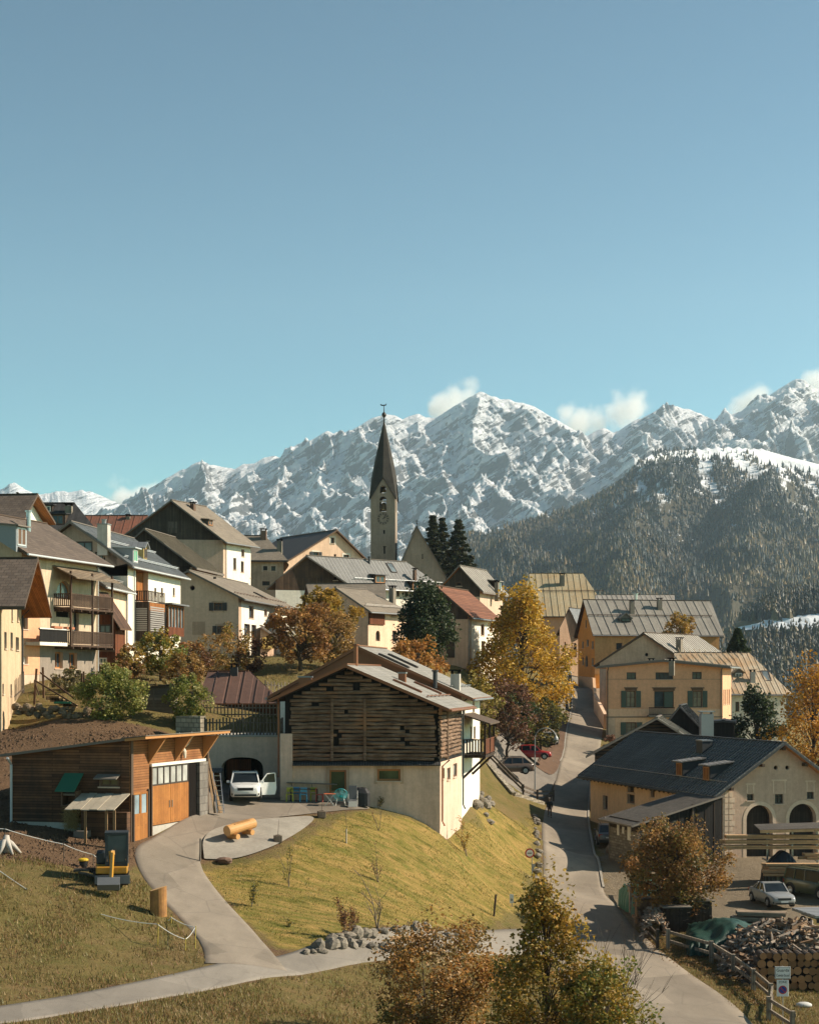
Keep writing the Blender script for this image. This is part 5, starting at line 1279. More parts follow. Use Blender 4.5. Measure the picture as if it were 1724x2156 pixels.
fr=h.frame('front');s0,z=h.on('front',1362,1506);s1,_=h.on('front',1416,1506)
mb=MB();mb.fbox(fr,s0,s1,.0,1.1,z-.25,z);b=mb.build('balcony',F_GREY,h.root);rail(b,fr,s0,s1,1.05,z,z+.95,K_DARK,step=.13,slat=.05)
for a in(.8,2.6,4.6,6.4):h.winm('right',a,-3.2,a+.9,-1.4,kind='two',shut=None)
h.chimney('left',1371,1386,1400,10,CHIM);h.chimney('right',1414,1385,1399,11,CHIM);h.downpipe('front',.15,-9,1.0,WF_DRK);h.downpipe('front',h.flen('front')-.2,-9,1.0,WF_DRK);h.build()
A,B=XY(1655,222),XY(1640,234)
h=House('rusty_roof_house','white walled house under a pale rust streaked metal roof at the right','house',A,B,XY(1430,235),XY(1430,219.5),-12,-1.75,3.2,W_WHITE,hip=(4.6,0),oe=.7,roof=S_RUST,fascia=F_GREY,gutter=GUT)
h.skylight('left',1598,1426,1.0,2.0);h.skylight('left',1612,1424,1.0,2.0);h.dormer('left',1555,1432,1.2,1.0,.1,gable=True,roof=S_RUST,wall=F_GREY,frame=WF_WHT);h.chimney('left',1584,1410,1440,10,CHIM_W)
for b in((1548,1478,1556,1498),(1600,1478,1608,1498),(1622,1478,1629,1498)):h.win('left',*b,kind='two')
h.build()
A,B=XY(1252,163),XY(1493,166)
h=House('log_gable_barn','barn with dark log gable and grey roof rising behind the black roofed barn','barn',A,B,B+Vector((1.5,8)),A+Vector((1.5,8)),-13,-7.2,-4.0,D_BLACK,t=.54,oe=.8,og=.8,roof=S_GREY,fascia=F_GREY,gable_mat=(surf('log_ends',(.10,.055,.030),(.05,.030,.018),1,.9,.6,.05,(5,.32,.06,.3),.1),-12))
h.pipe('left',1276,1563,1590,.2,SH_BLK);h.build()
A,B=XY(1382,173),XY(1500,175)
h=House('black_gable_barn','small black gable with ribbed roof and broad steel chimney before the villa','barn',A,B,B+Vector((2,9)),A+Vector((2,9)),-13,(-6.0,-6.4),-3.0,D_BLACK,t=.42,oe=.7,og=.7,roof=seams('black_rib',(.05,.048,.046),(.035,.034,.033),.5,2.4),fascia=SH_BLK)
h.build()
q=px(1487,1547,172);mb=MB();hgt_c=zz(1504,172)-q.z
mb.box((q.x,q.y,q.z+hgt_c/2-1),(1.25,1.25,hgt_c+2));t_=mb.build('chimney',plain('chimney_sheet',(.34,.35,.36),.45,.4),h.root)
mb=MB();mb.box((q.x,q.y,zz(1498.5,172)),(1.5,1.5,.1))
for sx in(-.5,.5):mb.box((q.x+sx,q.y,zz(1501.5,172)),(.1,1,.3))
mb.build('chimney_cap',plain('chimney_sheet',(.34,.35,.36),.45,.4),t_)
h=House('black_shed','flat topped black shed between the villa and the pine','shed',XY(1500,178),XY(1545,178),XY(1548,184),XY(1503,184),-13,zz(1523,178),zz(1521,178),D_BLACK,oe=.2,og=.2,roof=SH_BLK,fascia=SH_BLK);h.build()
LOG=surf('weathered_logs',(.150,.108,.076),(.060,.040,.028),1.6,.9,.9,.05,None,streak=.0,fine=8)
def log_mat():
 n=NT('old_logs');ob=n.coord('Object')
 g=n.noise(n.coord('Object',(.7,.7,9)),1.6,6,.75);p=n.ramp(n.noise(ob,.9,4,.6),.35,.66)
 col=n.mix(p,(.37,.25,.17),(.18,.108,.068));col=n.mix(n.ramp(g,.35,.66),col,(.070,.045,.030))
 col=n.mix(n.ramp(n.noise(ob,.5,3,.5),.58,.74),col,(.30,.15,.075))
 n.bsdf(col,.9,n.bump(g,.8,.05),.15);MATS['old_logs']=n.m;return n.m
LOG=log_mat()
A,B,C=XY(600,107),XY(926,107),XY(972,116)
ZL=zz(1605,107)
h=House('log_barn','old barn of dark weathered logs on a plastered base with broad grey tiled roof','barn',A,B,C,A+(C-B)*.96,-11,(-1.15,-1.78),.66,W_OLD if False else plaster('barn_plaster',(0.756,0.544,0.405),(0.609,0.432,0.320),.4),t=.408,oe=.75,og=.9,th=.2,roof=T_GREY,fascia=F_COPPER,soffit=D_DARK,gutter=F_COPPER,gable_mat=(D_BLACK,ZL))
fr=h.frame('front');L=h.flen('front');aL,_=h.on('front',617,1600);aR,_=h.on('front',911,1600)
gaps=[h.on('front',u0,v0)+h.on('front',u1,v1)for u0,v0,u1,v1 in((687,1448,703,1457),(743,1442,758,1451),(656,1482,672,1490),(725,1493,733,1500),(700,1534,713,1542),(709,1546,720,1554),(702,1558,714,1566),(842,1527,851,1534),(853,1539,862,1546),(843,1552,852,1559),(852,1564,862,1571))]
def log_wall():
 mb=MB();rnd=random.Random(4);z=ZL+.2;rowh=.245
 def row(fr_,s0,s1,z,off):
  n=max(2,int((s1-s0)/.9));pts=[];rads=[]
  o,d,nn=fr_
  for k in range(n+1):
   a=s0+(s1-s0)*k/n;q=off+rnd.uniform(-.025,.025)
   pts.append((o.x+d.x*a+nn.x*q,o.y+d.y*a+nn.y*q,z+rnd.uniform(-.04,.04)));rads.append(rowh*.5*rnd.uniform(.74,1.06))
  mb.tube(pts,rads,7)
 while z<.45:
  s0,s1=aL-rnd.uniform(.05,.25),aR+rnd.uniform(.05,.3)
  if z>-1.35:s0=max(s0,(z+1.35)/(.66+1.15)*L*h.t+.1)
  if z>-1.95:s1=min(s1,L-(z+1.95)/(.66+1.78)*L*(1-h.t)-.1)
  segs=[(s0,s1)]
  for ga0,gz1,ga1,gz0 in gaps:
   if gz0-.04<z<gz1+.04:segs=[q for a,b in segs for q in(((a,ga0),(ga1,b))if a<ga0 and ga1<b else((a,b),))]
  for a,b in segs:
   if b-a>.3:row(fr,a,b,z,.08)
  z+=rowh
 f2=h.frame('right');L2=h.flen('right');z=ZL+.33;k=0
 while z<-1.95:
  row(f2,-.3 if True else 0,1.9,z,.05);row(f2,2.5,L2*.86+rnd.uniform(0,.3),z,.05);z+=rowh
 mb.build('log_wall',LOG,h.root)
 for u in(699,768):
  pb=MB();a,_=h.on('front',u,1560);pb.tube([h.pt('front',a,ZL+.1,.2),h.pt('front',a,-1.3,.2)],.10,7);pb.build('wall_post',LOG,h.root)
 pb=MB();pb.tube([h.pt('right',2.2,ZL+.1,.1),h.pt('right',2.2,-2.0,.1)],.12,7)
 pb.build('wall_post',LOG,h.root)
 sb=MB();sb.fbox(h.frame('right'),.02,L2-.02,.0,.02,ZL,-1.9);sb.build('log_backing',D_BLACK,h.root)
log_wall()
mb=MB();P=lambda a,n,z:h.pt('front',a,z,n)
mb.hexa([P(aL,.02,ZL-.05),P(L+.05,.02,ZL-.05),P(L+.05,.42,ZL-.22),P(aL,.42,ZL-.22),P(aL,.02,ZL+.02),P(L+.05,.02,ZL+.02),P(L+.05,.42,ZL-.15),P(aL,.42,ZL-.15)])
mb.build('base_flashing',surf('corrugated_sheet',(.10,.095,.09),(.07,.066,.062),2,.6,.4,.03,(.16,4,.03,0),.3),h.root)
mb=MB();mb.fbox(fr,-.28,aL-.02,-.3,.22,-11,zz(1545,107));mb.build('plaster_buttress',MATS['barn_plaster'],h.root)
h.win('front',693,1622,729,1670,kind='two' if False else 'none',frame=WF_ORG,pane=glass('green_glass',(.05,.065,.03),.1),depth=.3,name='glazed_door',surround=W_OLD)
h.win('front',794,1620,843,1645,kind='none',frame=WF_ORG,pane=glass('green_glass'),depth=.25,surround=W_OLD)
for b in((930,1618,936,1640),(941,1617,948,1642),(954,1608,962,1636)):h.win('right',*b,kind='none',pane=glass('pale_glass',(.20,.20,.18),.3),depth=.15)
h.downpipe('front',-.40,-6.3+.1,-1.5,F_COPPER);h.downpipe('right',.25,-9.3,-5.4,F_COPPER)
h.chimney('left',643,1417,1446,26,F_COPPER,'none',15,'copper clad box chimney');h.pipe('left',749,1356,1398,.14,F_COPPER)
h.chimney('right',847,1409,1434,15,F_COPPER,'none',15,'copper clad box chimney');h.skylight('right',857,1446,.35,1.9,F_COPPER);h.skylight('right',900,1450,.35,1.9,F_COPPER);h.guard('right',.16,F_COPPER,1)
h.win('front',832,1503,850,1510,kind='none',pane=glass('green_glass'),depth=.1)if False else None
h.build()
A2,B2,C2=XY(590,117.2),XY(971,117.2),XY(1010,127.5)
hw_=House('white_house','white house joined behind the log barn, with grey roof and side balcony','house',A2,B2,C2,A2+(C2-B2),-11,(-1.0,-1.2),2.0,W_WHITE,t=.43,oe=.85,og=.35,th=.22,roof=T_GREY,fascia=F_COPPER,soffit=SOFF,gutter=GUT,gable_mat=(F_COPPER,-1.6))
hw_.skylight('right',829,1393,.7,2.2);hw_.skylight('right',848,1393,.7,2.2);hw_.pipe('right',916,1411,1434,.16,SH_BLK);hw_.chimney('right',959,1410,1450,19,CHIM_W,'slab');hw_.guard('right',.12,GUT,1)
for b in((995,1475,999,1500),(975,1490,979,1512),(990,1530,994,1556),(997,1530,1001,1556)):hw_.win('right',*b,kind='two')
fr2=hw_.frame('right');z=zz(1590,118);dp=1.6;a0,a1=.6,6.2
mb=MB();mb.fbox(fr2,a0,a1,.0,dp,z-.2,z);b=mb.build('balcony',D_DARK,hw_.root)
rail(b,fr2,a0,a1,dp-.05,z,z+1.1,D_RED,solid=True);sf=(fr2[0]+fr2[1]*a0,fr2[2],fr2[1]*-1);rail(b,sf,.0,dp-.12,.0,z,z+1.1,D_GREY,step=.2,slat=.12)
for x in(a0,(a0+a1)/2,a1-.14):mb=MB();mb.fbox(fr2,x,x+.14,dp-.12,dp+.02,z,z+2.2);mb.build('balcony_post',D_DARK,b)
for x in(a0+.1,a1-.3):mb=MB();mb.bar(hw_.pt('right',x,z-1.6,.02),hw_.pt('right',x,z-.2,dp-.1),.16,.16);mb.build('brace',D_DARK,b)
rb=MB();P2=lambda a,n,z_:hw_.pt('right',a,z_,n)
rb.hexa([P2(a0-.2,0,z+2.75),P2(a1+.2,0,z+2.75),P2(a1+.2,dp+.35,z+2.1),P2(a0-.2,dp+.35,z+2.1),P2(a0-.2,0,z+2.85),P2(a1+.2,0,z+2.85),P2(a1+.2,dp+.35,z+2.2),P2(a0-.2,dp+.35,z+2.2)])
rb.build('balcony_roof',F_WOOD,hw_.root);hw_.downpipe('right',.1,-9,-1.5,SH_BLK);hw_.build()
zt=zz(1552,110)
g=House('arched_garage','grey plastered garage front with dark arched doorway below a fenced terrace','garage',XY(430,110),XY(594,110),XY(594,110)+Vector((.2,6.5)),XY(430,110)+Vector((0,6.5)),-9.5,zt,zt,plaster('garage_plaster',(0.714,0.521,0.392),(0.598,0.432,0.324),.3),flat=True)
g.win('front',466,1595,554,1688,kind='open',shape='low',depth=1.6)
mb=MB();mb.fbox(g.frame('front'),-.05,g.flen('front')+.05,-6.4,.12,zt+.002,zt+.12);mb.build('terrace_slab',plain('slab_concrete',(.34,.32,.28),.9),g.root)
mb=MB();s0,z1=g.on('front',472,1618);s1,z0=g.on('front',524,1688)
mb.fbox(g.frame('front'),s0,s1,-1.55,-1.45,-9,z1+.5);d_=mb.build('garage_door',D_RED,g.root)
mb=MB();mb.fbox(g.frame('front'),s0+.35,s0+.8,-1.45,-1.43,z1-.8,z1-.2);mb.build('pane',glass('warm_glass',(.30,.22,.12),.4),d_)
g.build()
def picket_fence(name,label,pts,hgt_,mat,step=.19,w=.09,rails=2,base=0.0):
 t=thing(name,label,'fence',pts[0]);mb=MB();pm=[]
 rn=random.Random(3)
 for a,b in zip(pts,pts[1:]):
  a,b=Vector(a),Vector(b);d=b-a;L=d.length;n=int(L/step)
  for k in range(n):
   p=a+d*(k+.5)/n;hh=hgt_*rn.uniform(.93,1.04);mb.bar(p+Vector((0,0,base+.06)),p+Vector((rn.uniform(-.02,.02),0,base+hh)),w,.025,up=Vector((d.x,d.y,0)).normalized().cross(Vector((0,0,1))))
  nn=Vector((d.y,-d.x,0)).normalized()*-.05
  for k in range(rails):
   z=base+hgt_*(.25+.5*k);mb.bar(a+nn+Vector((0,0,z)),b+nn+Vector((0,0,z)),.05,.09)
  m=max(1,int(L/2.2))
  for k in range(m+1):pm.append(a+d*k/m+nn*2)
 mb.build('pickets',mat,t)
 for p in pm:
  q=MB();q.bar(p+Vector((0,0,base-.25)),p+Vector((0,0,base+hgt_*1.03)),.1,.1);q.build('post',mat,t)
FEN=planks('silvery_wood',(.23,.185,.14),(.14,.108,.08),.12)
picket_fence('picket_fence','dark grey picket fence along the terrace edge above the arched garage',[px(431,1552,110.15),px(594,1552,110.15)],1.22,FEN,.21,.11)
q0,q1=px(425,1512,119),px(594,1512,119)
picket_fence('picket_fence','pale picket fence in front of the brown metal roofed hut',[q0,q1],.95,planks('pale_pickets',(.36,.29,.21),(.24,.19,.14)),.24,.08)
A,B=XY(588,122.5),XY(584,131)
h=House('brown_roof_hut','low hut almost hidden under a brown standing seam metal roof','hut',A,B,XY(436,131),XY(424,122.5),-4.5,-1.75,.42,D_RED,hip=(2.2,.3),oe=.35,og=.2,th=.12,roof=S_BROWN,fascia=F_COPPER);h.chimney('left',493,1397,1420,15,plain('dark_chimney',(.06,.055,.05),.8));h.build()
A,B,C=XY(25,93.6),XY(272,92),XY(435,101)
zB=zz(1560,92)
SH_L=surf('smoky_boards',(.32,.145,.066),(.075,.046,.032),.38,.85,.45,.03,(4,.15,.014,.4),.2,.25,fine=6,var=.55)
SH_R=surf('warm_boards',(.37,.165,.062),(.25,.10,.036),.5,.8,.45,.03,(4,.14,.012,.4),.3,.12,fine=7,var=.3)
h=House('timber_shed','long monopitch timber shed, smoky brown on one side and orange on its door side','shed',A,B,C,A+(C-B)*.9,-9.6,(-4.25,zB),zB+.02,SH_L,t=.999,oe=.55,og=.4,th=.14,roof=seams('shed_roof',(.12,.115,.11),(.09,.086,.082),.6,.5),fascia=F_GREY,soffit=D_ORG)
fr=h.frame('right');L=h.flen('right');PR=lambda a,n,z:h.pt('right',a,z,n)
mb=MB();mb.fbox(fr,.0,L,.0,.06,-7.4,zB-.05);mb.build('orange_boarding',SH_R,h.root)
h.pxbox('right',272.5,1560,277,1772,F_WOOD,.06,.12,'corner_board')
rb=MB()
rb.hexa([PR(-.5,0,zB-.02),PR(L+.6,0,zB-.02),PR(L+.6,1.25,zB+.12),PR(-.5,1.25,zB+.12),PR(-.5,0,zB+.12),PR(L+.6,0,zB+.12),PR(L+.6,1.25,zB+.26),PR(-.5,1.25,zB+.26)])
rb.build('eave_overhang',[F_ORANGE],h.root)
rb=MB();rb.hexa([PR(-.55,-.2,zB+.13),PR(L+.65,-.2,zB+.13),PR(L+.65,1.3,zB+.275),PR(-.55,1.3,zB+.275),PR(-.55,-.2,zB+.17),PR(L+.65,-.2,zB+.17),PR(L+.65,1.3,zB+.315),PR(-.55,1.3,zB+.315)]);rb.build('eave_sheet',F_GREY,h.root)
for u in(310,366,425):
 a,_=h.on('right',u,1580);mb=MB();q=[PR(a,.07,zB-.05),PR(a,1.1,zB+.06),PR(a,.07,zB-1.35)];q2=[p+Vector((fr[1].x,fr[1].y,0))*.16 for p in q]
 mb.poly(q);mb.poly(q2[::-1])
 for i in range(3):j=(i+1)%3;mb.poly([q[j],q[i],q2[i],q2[j]])
 mb.build('eave_bracket',F_ORANGE,h.root)
a0,zt=h.on('right',315,1612);a1,_=h.on('right',393,1612);a2,_=h.on('right',427,1612);_,zb0=h.on('right',315,1741)
zt=zz(1614,94.5);_,zm=h.on('right',316,1656)
mb=MB();mb.fbox(fr,a0-.1,a2+.1,.03,.2,zt,zt+.16);mb.build('track_cover',WF_WHT,h.root)
mb=MB();mb.fbox(fr,a1,a2,.07,.10,zb0,zt-.005);mb.build('bay_dark_sheet',K_DARK,h.root)  # flat black sheet on the boards, painting the unlit inside of the bay
for k in range(2):
 s0,s1=a0+(a1-a0)*k/2,a0+(a1-a0)*(k+1)/2-.03
 mb=MB();mb.fbox(fr,s0,s1,.07,.14,zb0+.05,zm);d_=mb.build('sliding_door',planks('fresh_door',(.44,.185,.05),(.33,.125,.034),.22,True,.5,.25,.15),h.root)
 n=3;w_=(s1-s0)/n
 for i in range(n):
  fb=MB()
  x0,x1=s0+w_*i,s0+w_*(i+1)-.01
  for q in((x0,x0+.05,zm+.01,zt-.01),(x1-.05,x1,zm+.01,zt-.01),(x0+.05,x1-.05,zm+.01,zm+.09),(x0+.05,x1-.05,zt-.09,zt-.01)):fb.fbox(fr,q[0],q[1],.07,.13,q[2],q[3])
  f=fb.build('window',WF_DRK,d_);pb=MB();pb.fbox(fr,x0+.05,x1-.05,.07,.09,zm+.09,zt-.09);pb.build('pane',glass('milky_glass',(.24,.24,.22),.35),f)
 mb=MB();x=s1-.18 if k==0 else s0+.12;mb.fbox(fr,x,x+.05,.14,.19,zm-1.3,zm-.9);mb.build('handle',METAL,d_)
a3,_=h.on('right',411,1680)
mb=MB();mb.fbox(fr,a3,a2+.05,.101,.30,zb0-.3,zt-.02);mb.build('block_wall',surf('concrete_block',(.25,.225,.195),(.19,.17,.15),1,.9,.3,.02,(.5,.45,.025,.5),.5),h.root)
mb=MB();mb.fbox(fr,a0-.12,a0-.01,.06,.2,zb0-.5,zt);mb.fbox(fr,a2+.06,a2+.2,.06,.3,zb0-.5,zt+.8);mb.build('door_post',F_WOOD,h.root)
mb=MB();mb.fbox(fr,a0-.1,L+.1,-.1,.16,-10.3,zb0);mb.build('concrete_sill',plaster('concrete',(.50,.46,.40),(.42,.385,.33),.2),h.root)
s0,z1=h.on('right',277,1670);s1,_=h.on('right',307,1670);_,z0=h.on('right',290,1772)
for k in range(2):
 x0,x1=s0+(s1-s0)*k/2,s0+(s1-s0)*(k+1)/2-.02;zc=zz(1713,93)
 mb=MB();mb.fbox(fr,x0,x1,.07,.13,z0,zc);mb.fbox(fr,x0,x0+.1,.07,.13,zc,z1);mb.fbox(fr,x1-.1,x1,.07,.13,zc,z1);mb.fbox(fr,x0+.1,x1-.1,.07,.13,z1-.12,z1)
 d_=mb.build('door',MATS['fresh_door'],h.root);pb=MB();pb.fbox(fr,x0+.1,x1-.1,.07,.09,zc,z1-.12);pb.build('pane',glass('blue_glass',(.16,.20,.22),.2),d_)
mb=MB();mb.fbox(fr,s1,s1+.12,.07,.18,z0-.2,z1+.1);mb.build('door_jamb',WF_DRK,h.root);mb=MB();mb.fbox(fr,s0-.12,s0-.01,.12,.2,z0-.2,z1-.1);mb.build('door_jamb',WF_DRK,h.root)
h.win('front',210,1634,250,1657,kind='two',frame=WF_BRN,pane=glass('warm_glass2',(.10,.075,.03),.3),depth=.12)
mb=MB();s0,z1=h.on('front',205,1631);s1,_=h.on('front',253,1631);PF=lambda a,n,z:h.pt('front',a,z,n)
mb.hexa([PF(s0,0,z1-.05),PF(s1,0,z1-.05),PF(s1,.55,z1-.25),PF(s0,.55,z1-.25),PF(s0,0,z1+.02),PF(s1,0,z1+.02),PF(s1,.55,z1-.18),PF(s0,.55,z1-.18)]);mb.build('window_hood',F_GREY,h.root)
h.pxbox('front',28,1730,190,1790,plaster('lime_plinth',(.50,.47,.41),(.38,.35,.30),.35),.0,.06,'plinth')
h.downpipe('front',.05,-8.1,-4.6,GUT_W,.18,.07);h.build()
def hutch():
 frf=h.frame('front');s0,z1=h.on('front',140,1664);s1,z0=h.on('front',172,1694);zA=h.on('front',140,1628)[1]
 t=thing('feed_hatch','wooden hay hatch below a green awning on the dark shed wall','feed hatch',h.pt('front',s0,z0,.4))
 mb=MB();mb.hexa([PF(s0-.1,.02,zA-.05),PF(s1+.12,.02,zA-.05),PF(s1+.0,.95,z1-.04),PF(s0-.25,.95,z1-.04),PF(s0-.1,.02,zA),PF(s1+.12,.02,zA),PF(s1+.0,.95,z1+.02),PF(s0-.25,.95,z1+.02)]);mb.build('awning',plain('green_tarp',(.020,.115,.065),.6),t)
 mb=MB();mb.fbox(frf,s0,s0+.08,.02,.7,z0,z1);mb.fbox(frf,s1-.08,s1,.02,.7,z0,z1);mb.fbox(frf,s0,s1,.02,.75,z0-.08,z0);mb.build('box',WF_BRN,t)
 mb=MB();mb.fbox(frf,s0+.081,s1-.081,.02,.6,z0+.5,z1-.15);mb.build('front_board',F_GREY,t)
 mb=MB();rn=random.Random(2)
 for k in range(420):
  a=rn.uniform(s0+.05,s1-.05);z=rn.uniform(z0-1.25,z0-.1);n=rn.uniform(.02,.5);p=PF(a,n,z);d=Vector((rn.uniform(-1,1),rn.uniform(-.6,.2),rn.uniform(-1,.3))).normalized()*.3
  mb.bar(p,p+d,.015,.015)
 tag(mb.build('hay',plain('hay',(.30,.22,.09),.9),t),kind='stuff')
hutch()
def canopy():
 z1=h.on('front',200,1673)[1];s0,_=h.on('front',176,1700);s1=h.flen('front')+.1;dp=2.0;zf=zz(1708,90)
 t=thing('lean_to','small lean-to with pale ribbed sheets on thin posts against the shed corner','lean-to',h.pt('front',s0,-9.3,dp))
 mb=MB();n=6
 for k in range(n):
  a0,a1=s0-.1+(s1-s0+.1)*k/n,s0-.1+(s1-s0+.1)*(k+1)/n-.03;dz=.03*(k%2)
  mb.hexa([PF(a0,.05,z1+dz),PF(a1,.05,z1+dz),PF(a1,dp+.2,zf+dz),PF(a0,dp+.2,zf+dz),PF(a0,.05,z1+.05+dz),PF(a1,.05,z1+.05+dz),PF(a1,dp+.2,zf+.05+dz),PF(a0,dp+.2,zf+.05+dz)])
 mb.build('roof_sheet',surf('fibre_sheet',(.42,.36,.27),(.34,.29,.22),1,.8,.3,.02),t)
 for a in(s0+1.0,s1-.55,s1-.1):
  p=PF(a,dp,0);mb=MB();mb.bar((p.x,p.y,hgt(p.x,p.y)-.3),(p.x,p.y,zf+.02),.13,.13);mb.build('post',planks('post_wood',(.40,.25,.13),(.3,.18,.09)),t)
 mb=MB();mb.fbox(h.frame('front'),s0+.1,s1,.05,.55,-10,zf-.2);mb.build('back_boarding',planks('tack_boards',(.17,.085,.045),(.09,.05,.03),.25,False),t)
 mb=MB();mb.fbox(h.frame('front'),s0,s0+.7,.6,1.3,-10,-8.2);mb.build('side_box',F_GREY,t)
canopy()
def antlers():
 a,z=h.on('right',381,1580);t=thing('antler_trophy','pale deer skull with antlers hung above the sliding door','antlers',PR(a,.1,z))
 mb=MB();mb.tube([PR(a,.08,z+.1),PR(a,.22,z-.1),PR(a,.26,z-.45)],[.14,.13,.06],8);mb.build('skull',plain('bone',(.62,.55,.44),.6),t)
 for sg in(-1,1):
  mb=MB();main=[PR(a+sg*.08,.1,z+.1),PR(a+sg*.45,.25,z+.35),PR(a+sg*.75,.35,z+.75),PR(a+sg*.8,.3,z+1.05)];mb.tube(main,[.045,.04,.03,.015],6)
  for k,(dx,dz)in enumerate(((.1,.35),(.4,.2),(.35,.15))):p=main[k+1 if k<2 else 2];mb.tube([p,p+PR(sg*dx,.2,dz)-PR(0,0,0)],[.03,.012],5)
  mb.build('antler',plain('bone',(.62,.55,.44),.6),t)
antlers()
A=XY(1522,129);D=XY(1243,155);dv=(D-A).normalized();B=A+Vector((dv.y,-dv.x))*9.6;C=D+(B-A)
R1W=plaster('sgraffito_grey',(.62,.43,.315),(.53,.365,.265),.25)
h=House('black_roof_barn','large plastered barn with black seamed roof, two dormers and arched doorways in its gable','barn',A,B,C,D,-16,-8.45,-5.1,R1W,oe=.95,og=.75,th=.2,roof=S_DARK,fascia=SH_BLK,soffit=F_ORANGE,gutter=SH_BLK)
h.band('left',(1300,1640),(1300,1830),plaster('barn_cream',(.86,.60,.40),(.78,.53,.34),.3),.02,None,'cream_wall')
for b in((1571.5,1695,1626,1812),(1661.6,1692,1717.7,1812)):h.win('front',*b,kind='none',shape='arch',frame=WF_DRK,pane=planks('barn_door',(.060,.043,.032),(.033,.025,.020),.22),depth=.55,name='arched_doorway')
for b in((1572.6,1672.7,1586.5,1686.2),(1631.4,1672.7,1649,1693),(1698.7,1668,1713.2,1682.6)):h.win('front',*b,kind='cross',frame=WF_DRK,depth=.25)
for u in(1633.2,1657.3):h.win('front',u-4,1612.6,u+4,1621,kind='none',shape='round',pane=K_DARK,depth=.25,size=(.34,.34))
SG=plaster('sgraffito_pale',(0.735,0.549,0.405),(0.662,0.493,0.360),.1)
frF=h.frame('front')
for u0,u1,v in((1571.5,1626,1697),(1661.6,1717.7,1694)):
 a0,zt_=h.on('front',u0,v);a1,_=h.on('front',u1,v);c=(a0+a1)/2;r=(a1-a0)/2;zc=zt_-r;mb=MB()
 for k in range(16):
  t0,t1=k*math.pi/16,(k+1)*math.pi/16;q=lambda rr,t,n:h.pt('front',c+rr*math.cos(t),zc+rr*math.sin(t),n)
  mb.hexa([q(r+.02,t0,0),q(r+.02,t1,0),q(r+.30,t1,0),q(r+.30,t0,0),q(r+.02,t0,.02),q(r+.02,t1,.02),q(r+.30,t1,.02),q(r+.30,t0,.02)])
 mb.fbox(frF,a0-.30,a0-.02,.0,.02,-14,zc);mb.fbox(frF,a1+.02,a1+.30,.0,.02,-14,zc);mb.build('arch_band',SG,h.root)
mb=MB()
for k in range(11):
 z=-13.4+k*.44;mb.fbox(frF,.12,.42,.0,.02,z,z+.36);mb.fbox(frF,.50,.98 if k%2 else .80,.0,.02,z,z+.36)
mb.build('sgraffito_quoins',SG,h.root)
for b in((1569,1650,1590,1671),(1624,1642,1656,1671),(1695,1644,1717,1667)):
 mb=MB();a0,z1=h.on('front',b[0],b[1]);a1,z0=h.on('front',b[2],b[3]);mb.fbox(frF,a0,a1,.0,.02,z1-.12,z1);mb.fbox(frF,a0+.1,a0+.2,.0,.018,z0,z1-.125);mb.fbox(frF,a1-.2,a1-.1,.0,.018,z0,z1-.125);mb.build('sgraffito_frame',SG,h.root)
for b in((1269.7,1675.6,1279.3,1704.3),(1321.6,1651.5,1335,1668.7),(1320.7,1673,1336,1692),(1369.8,1659.6,1378,1678.6)):h.win('left',*b,kind='two',frame=WF_BRN,depth=.3,surround=W_CREAM)
mb=MB()
for k in range(13):mb.fbox(h.frame('left'),h.flen('left')-(.6 if k%2 else .9),h.flen('left')-.05,.02,.05,-13.5+k*.4,-13.5+k*.4+.34)
mb.build('quoin',W_CREAM,h.root)
h.dormer('left',1430,1637,1.35,1.25,.12,roof=S_DARK,wall=SH_BLK,frame=WF_ORG,pane=D_ORG);h.dormer('left',1487,1646,1.35,1.25,.12,roof=S_DARK,wall=SH_BLK,frame=WF_ORG,pane=D_ORG)
h.chimney('left',1482,1553,1580,22,SH_BLK,'none',30);h.guard('left',.10,SNOWG,1)
mb=MB()
for k in range(30):a=.3+k*.88;mb.bar(h.pt('left',a,-8.6,.0),h.pt('left',a,-9.2,.85),.13,.16)
mb.build('rafter_tails',F_WOOD,h.root)
mb=MB()
for a,z in((.4,-8.5),(3.0,-6.75),(4.75,-5.5),(6.6,-6.75)):mb.fbox(frF,a,a+.22,.0,.55,z,z+.22)
mb.build('purlin_ends',F_WOOD,h.root)
h.build()
A2=XY(1346,125.6);B2=XY(1519,128.6);D2=A2+dv*5.6;C2=B2+dv*5.4
an=House('wood_annex','dark boarded annex with sloping slatted roof in front of the black roofed barn','annex',A2,B2,C2,D2,-16,(-10.75,-8.95),-8.93,D_BLACK,t=.999,oe=.7,og=.5,th=.14,roof=tiles('slate_roof',(.120,.105,.088),(.085,.074,.063),.5,.22,.5),fascia=F_GREY,soffit=D_DARK,gutter=F_GREY)
an.band('left',(1320,1748),(1320,1850),W_STONE,.1,None,'stone_base');an.band('left',(1320,1725),(1320,1747.5),D_DARK,.06,None,'timber_front')
frL=an.frame('left');Ll=an.flen('left')
for a0,a1,z0,z1,m,nm in((3.6,4.2,-12.1,-11.0,plain('notice_paper',(.62,.58,.50),.8),'notice_board'),(2.6,2.95,-11.7,-11.2,plain('notice_paper',(.62,.58,.50),.8),'framed_picture'),(1.6,2.0,-11.9,-11.0,plain('skull_white',(.6,.56,.5),.7),'hanging_horns')):
 mb=MB();mb.fbox(frL,a0,a1,.06,.12,z0,z1);mb.build(nm,m,an.root)
mb=MB()
for k in range(9):a=.3+k*.78;mb.fbox(an.frame('front'),a,a+.06,.0,.03,-14.5,-10.4+k*.13)
mb.build('battens',D_DARK,an.root);an.downpipe('left',.1,-14.4,-10.9,F_GREY)
for a in(1.5,4.5):mb=MB();mb.fbox(an.frame('front'),a,a+.16,.06,.2,-14.5,-10.6+.26*a);mb.build('wall_post',D_GREY,an.root)
an.build()
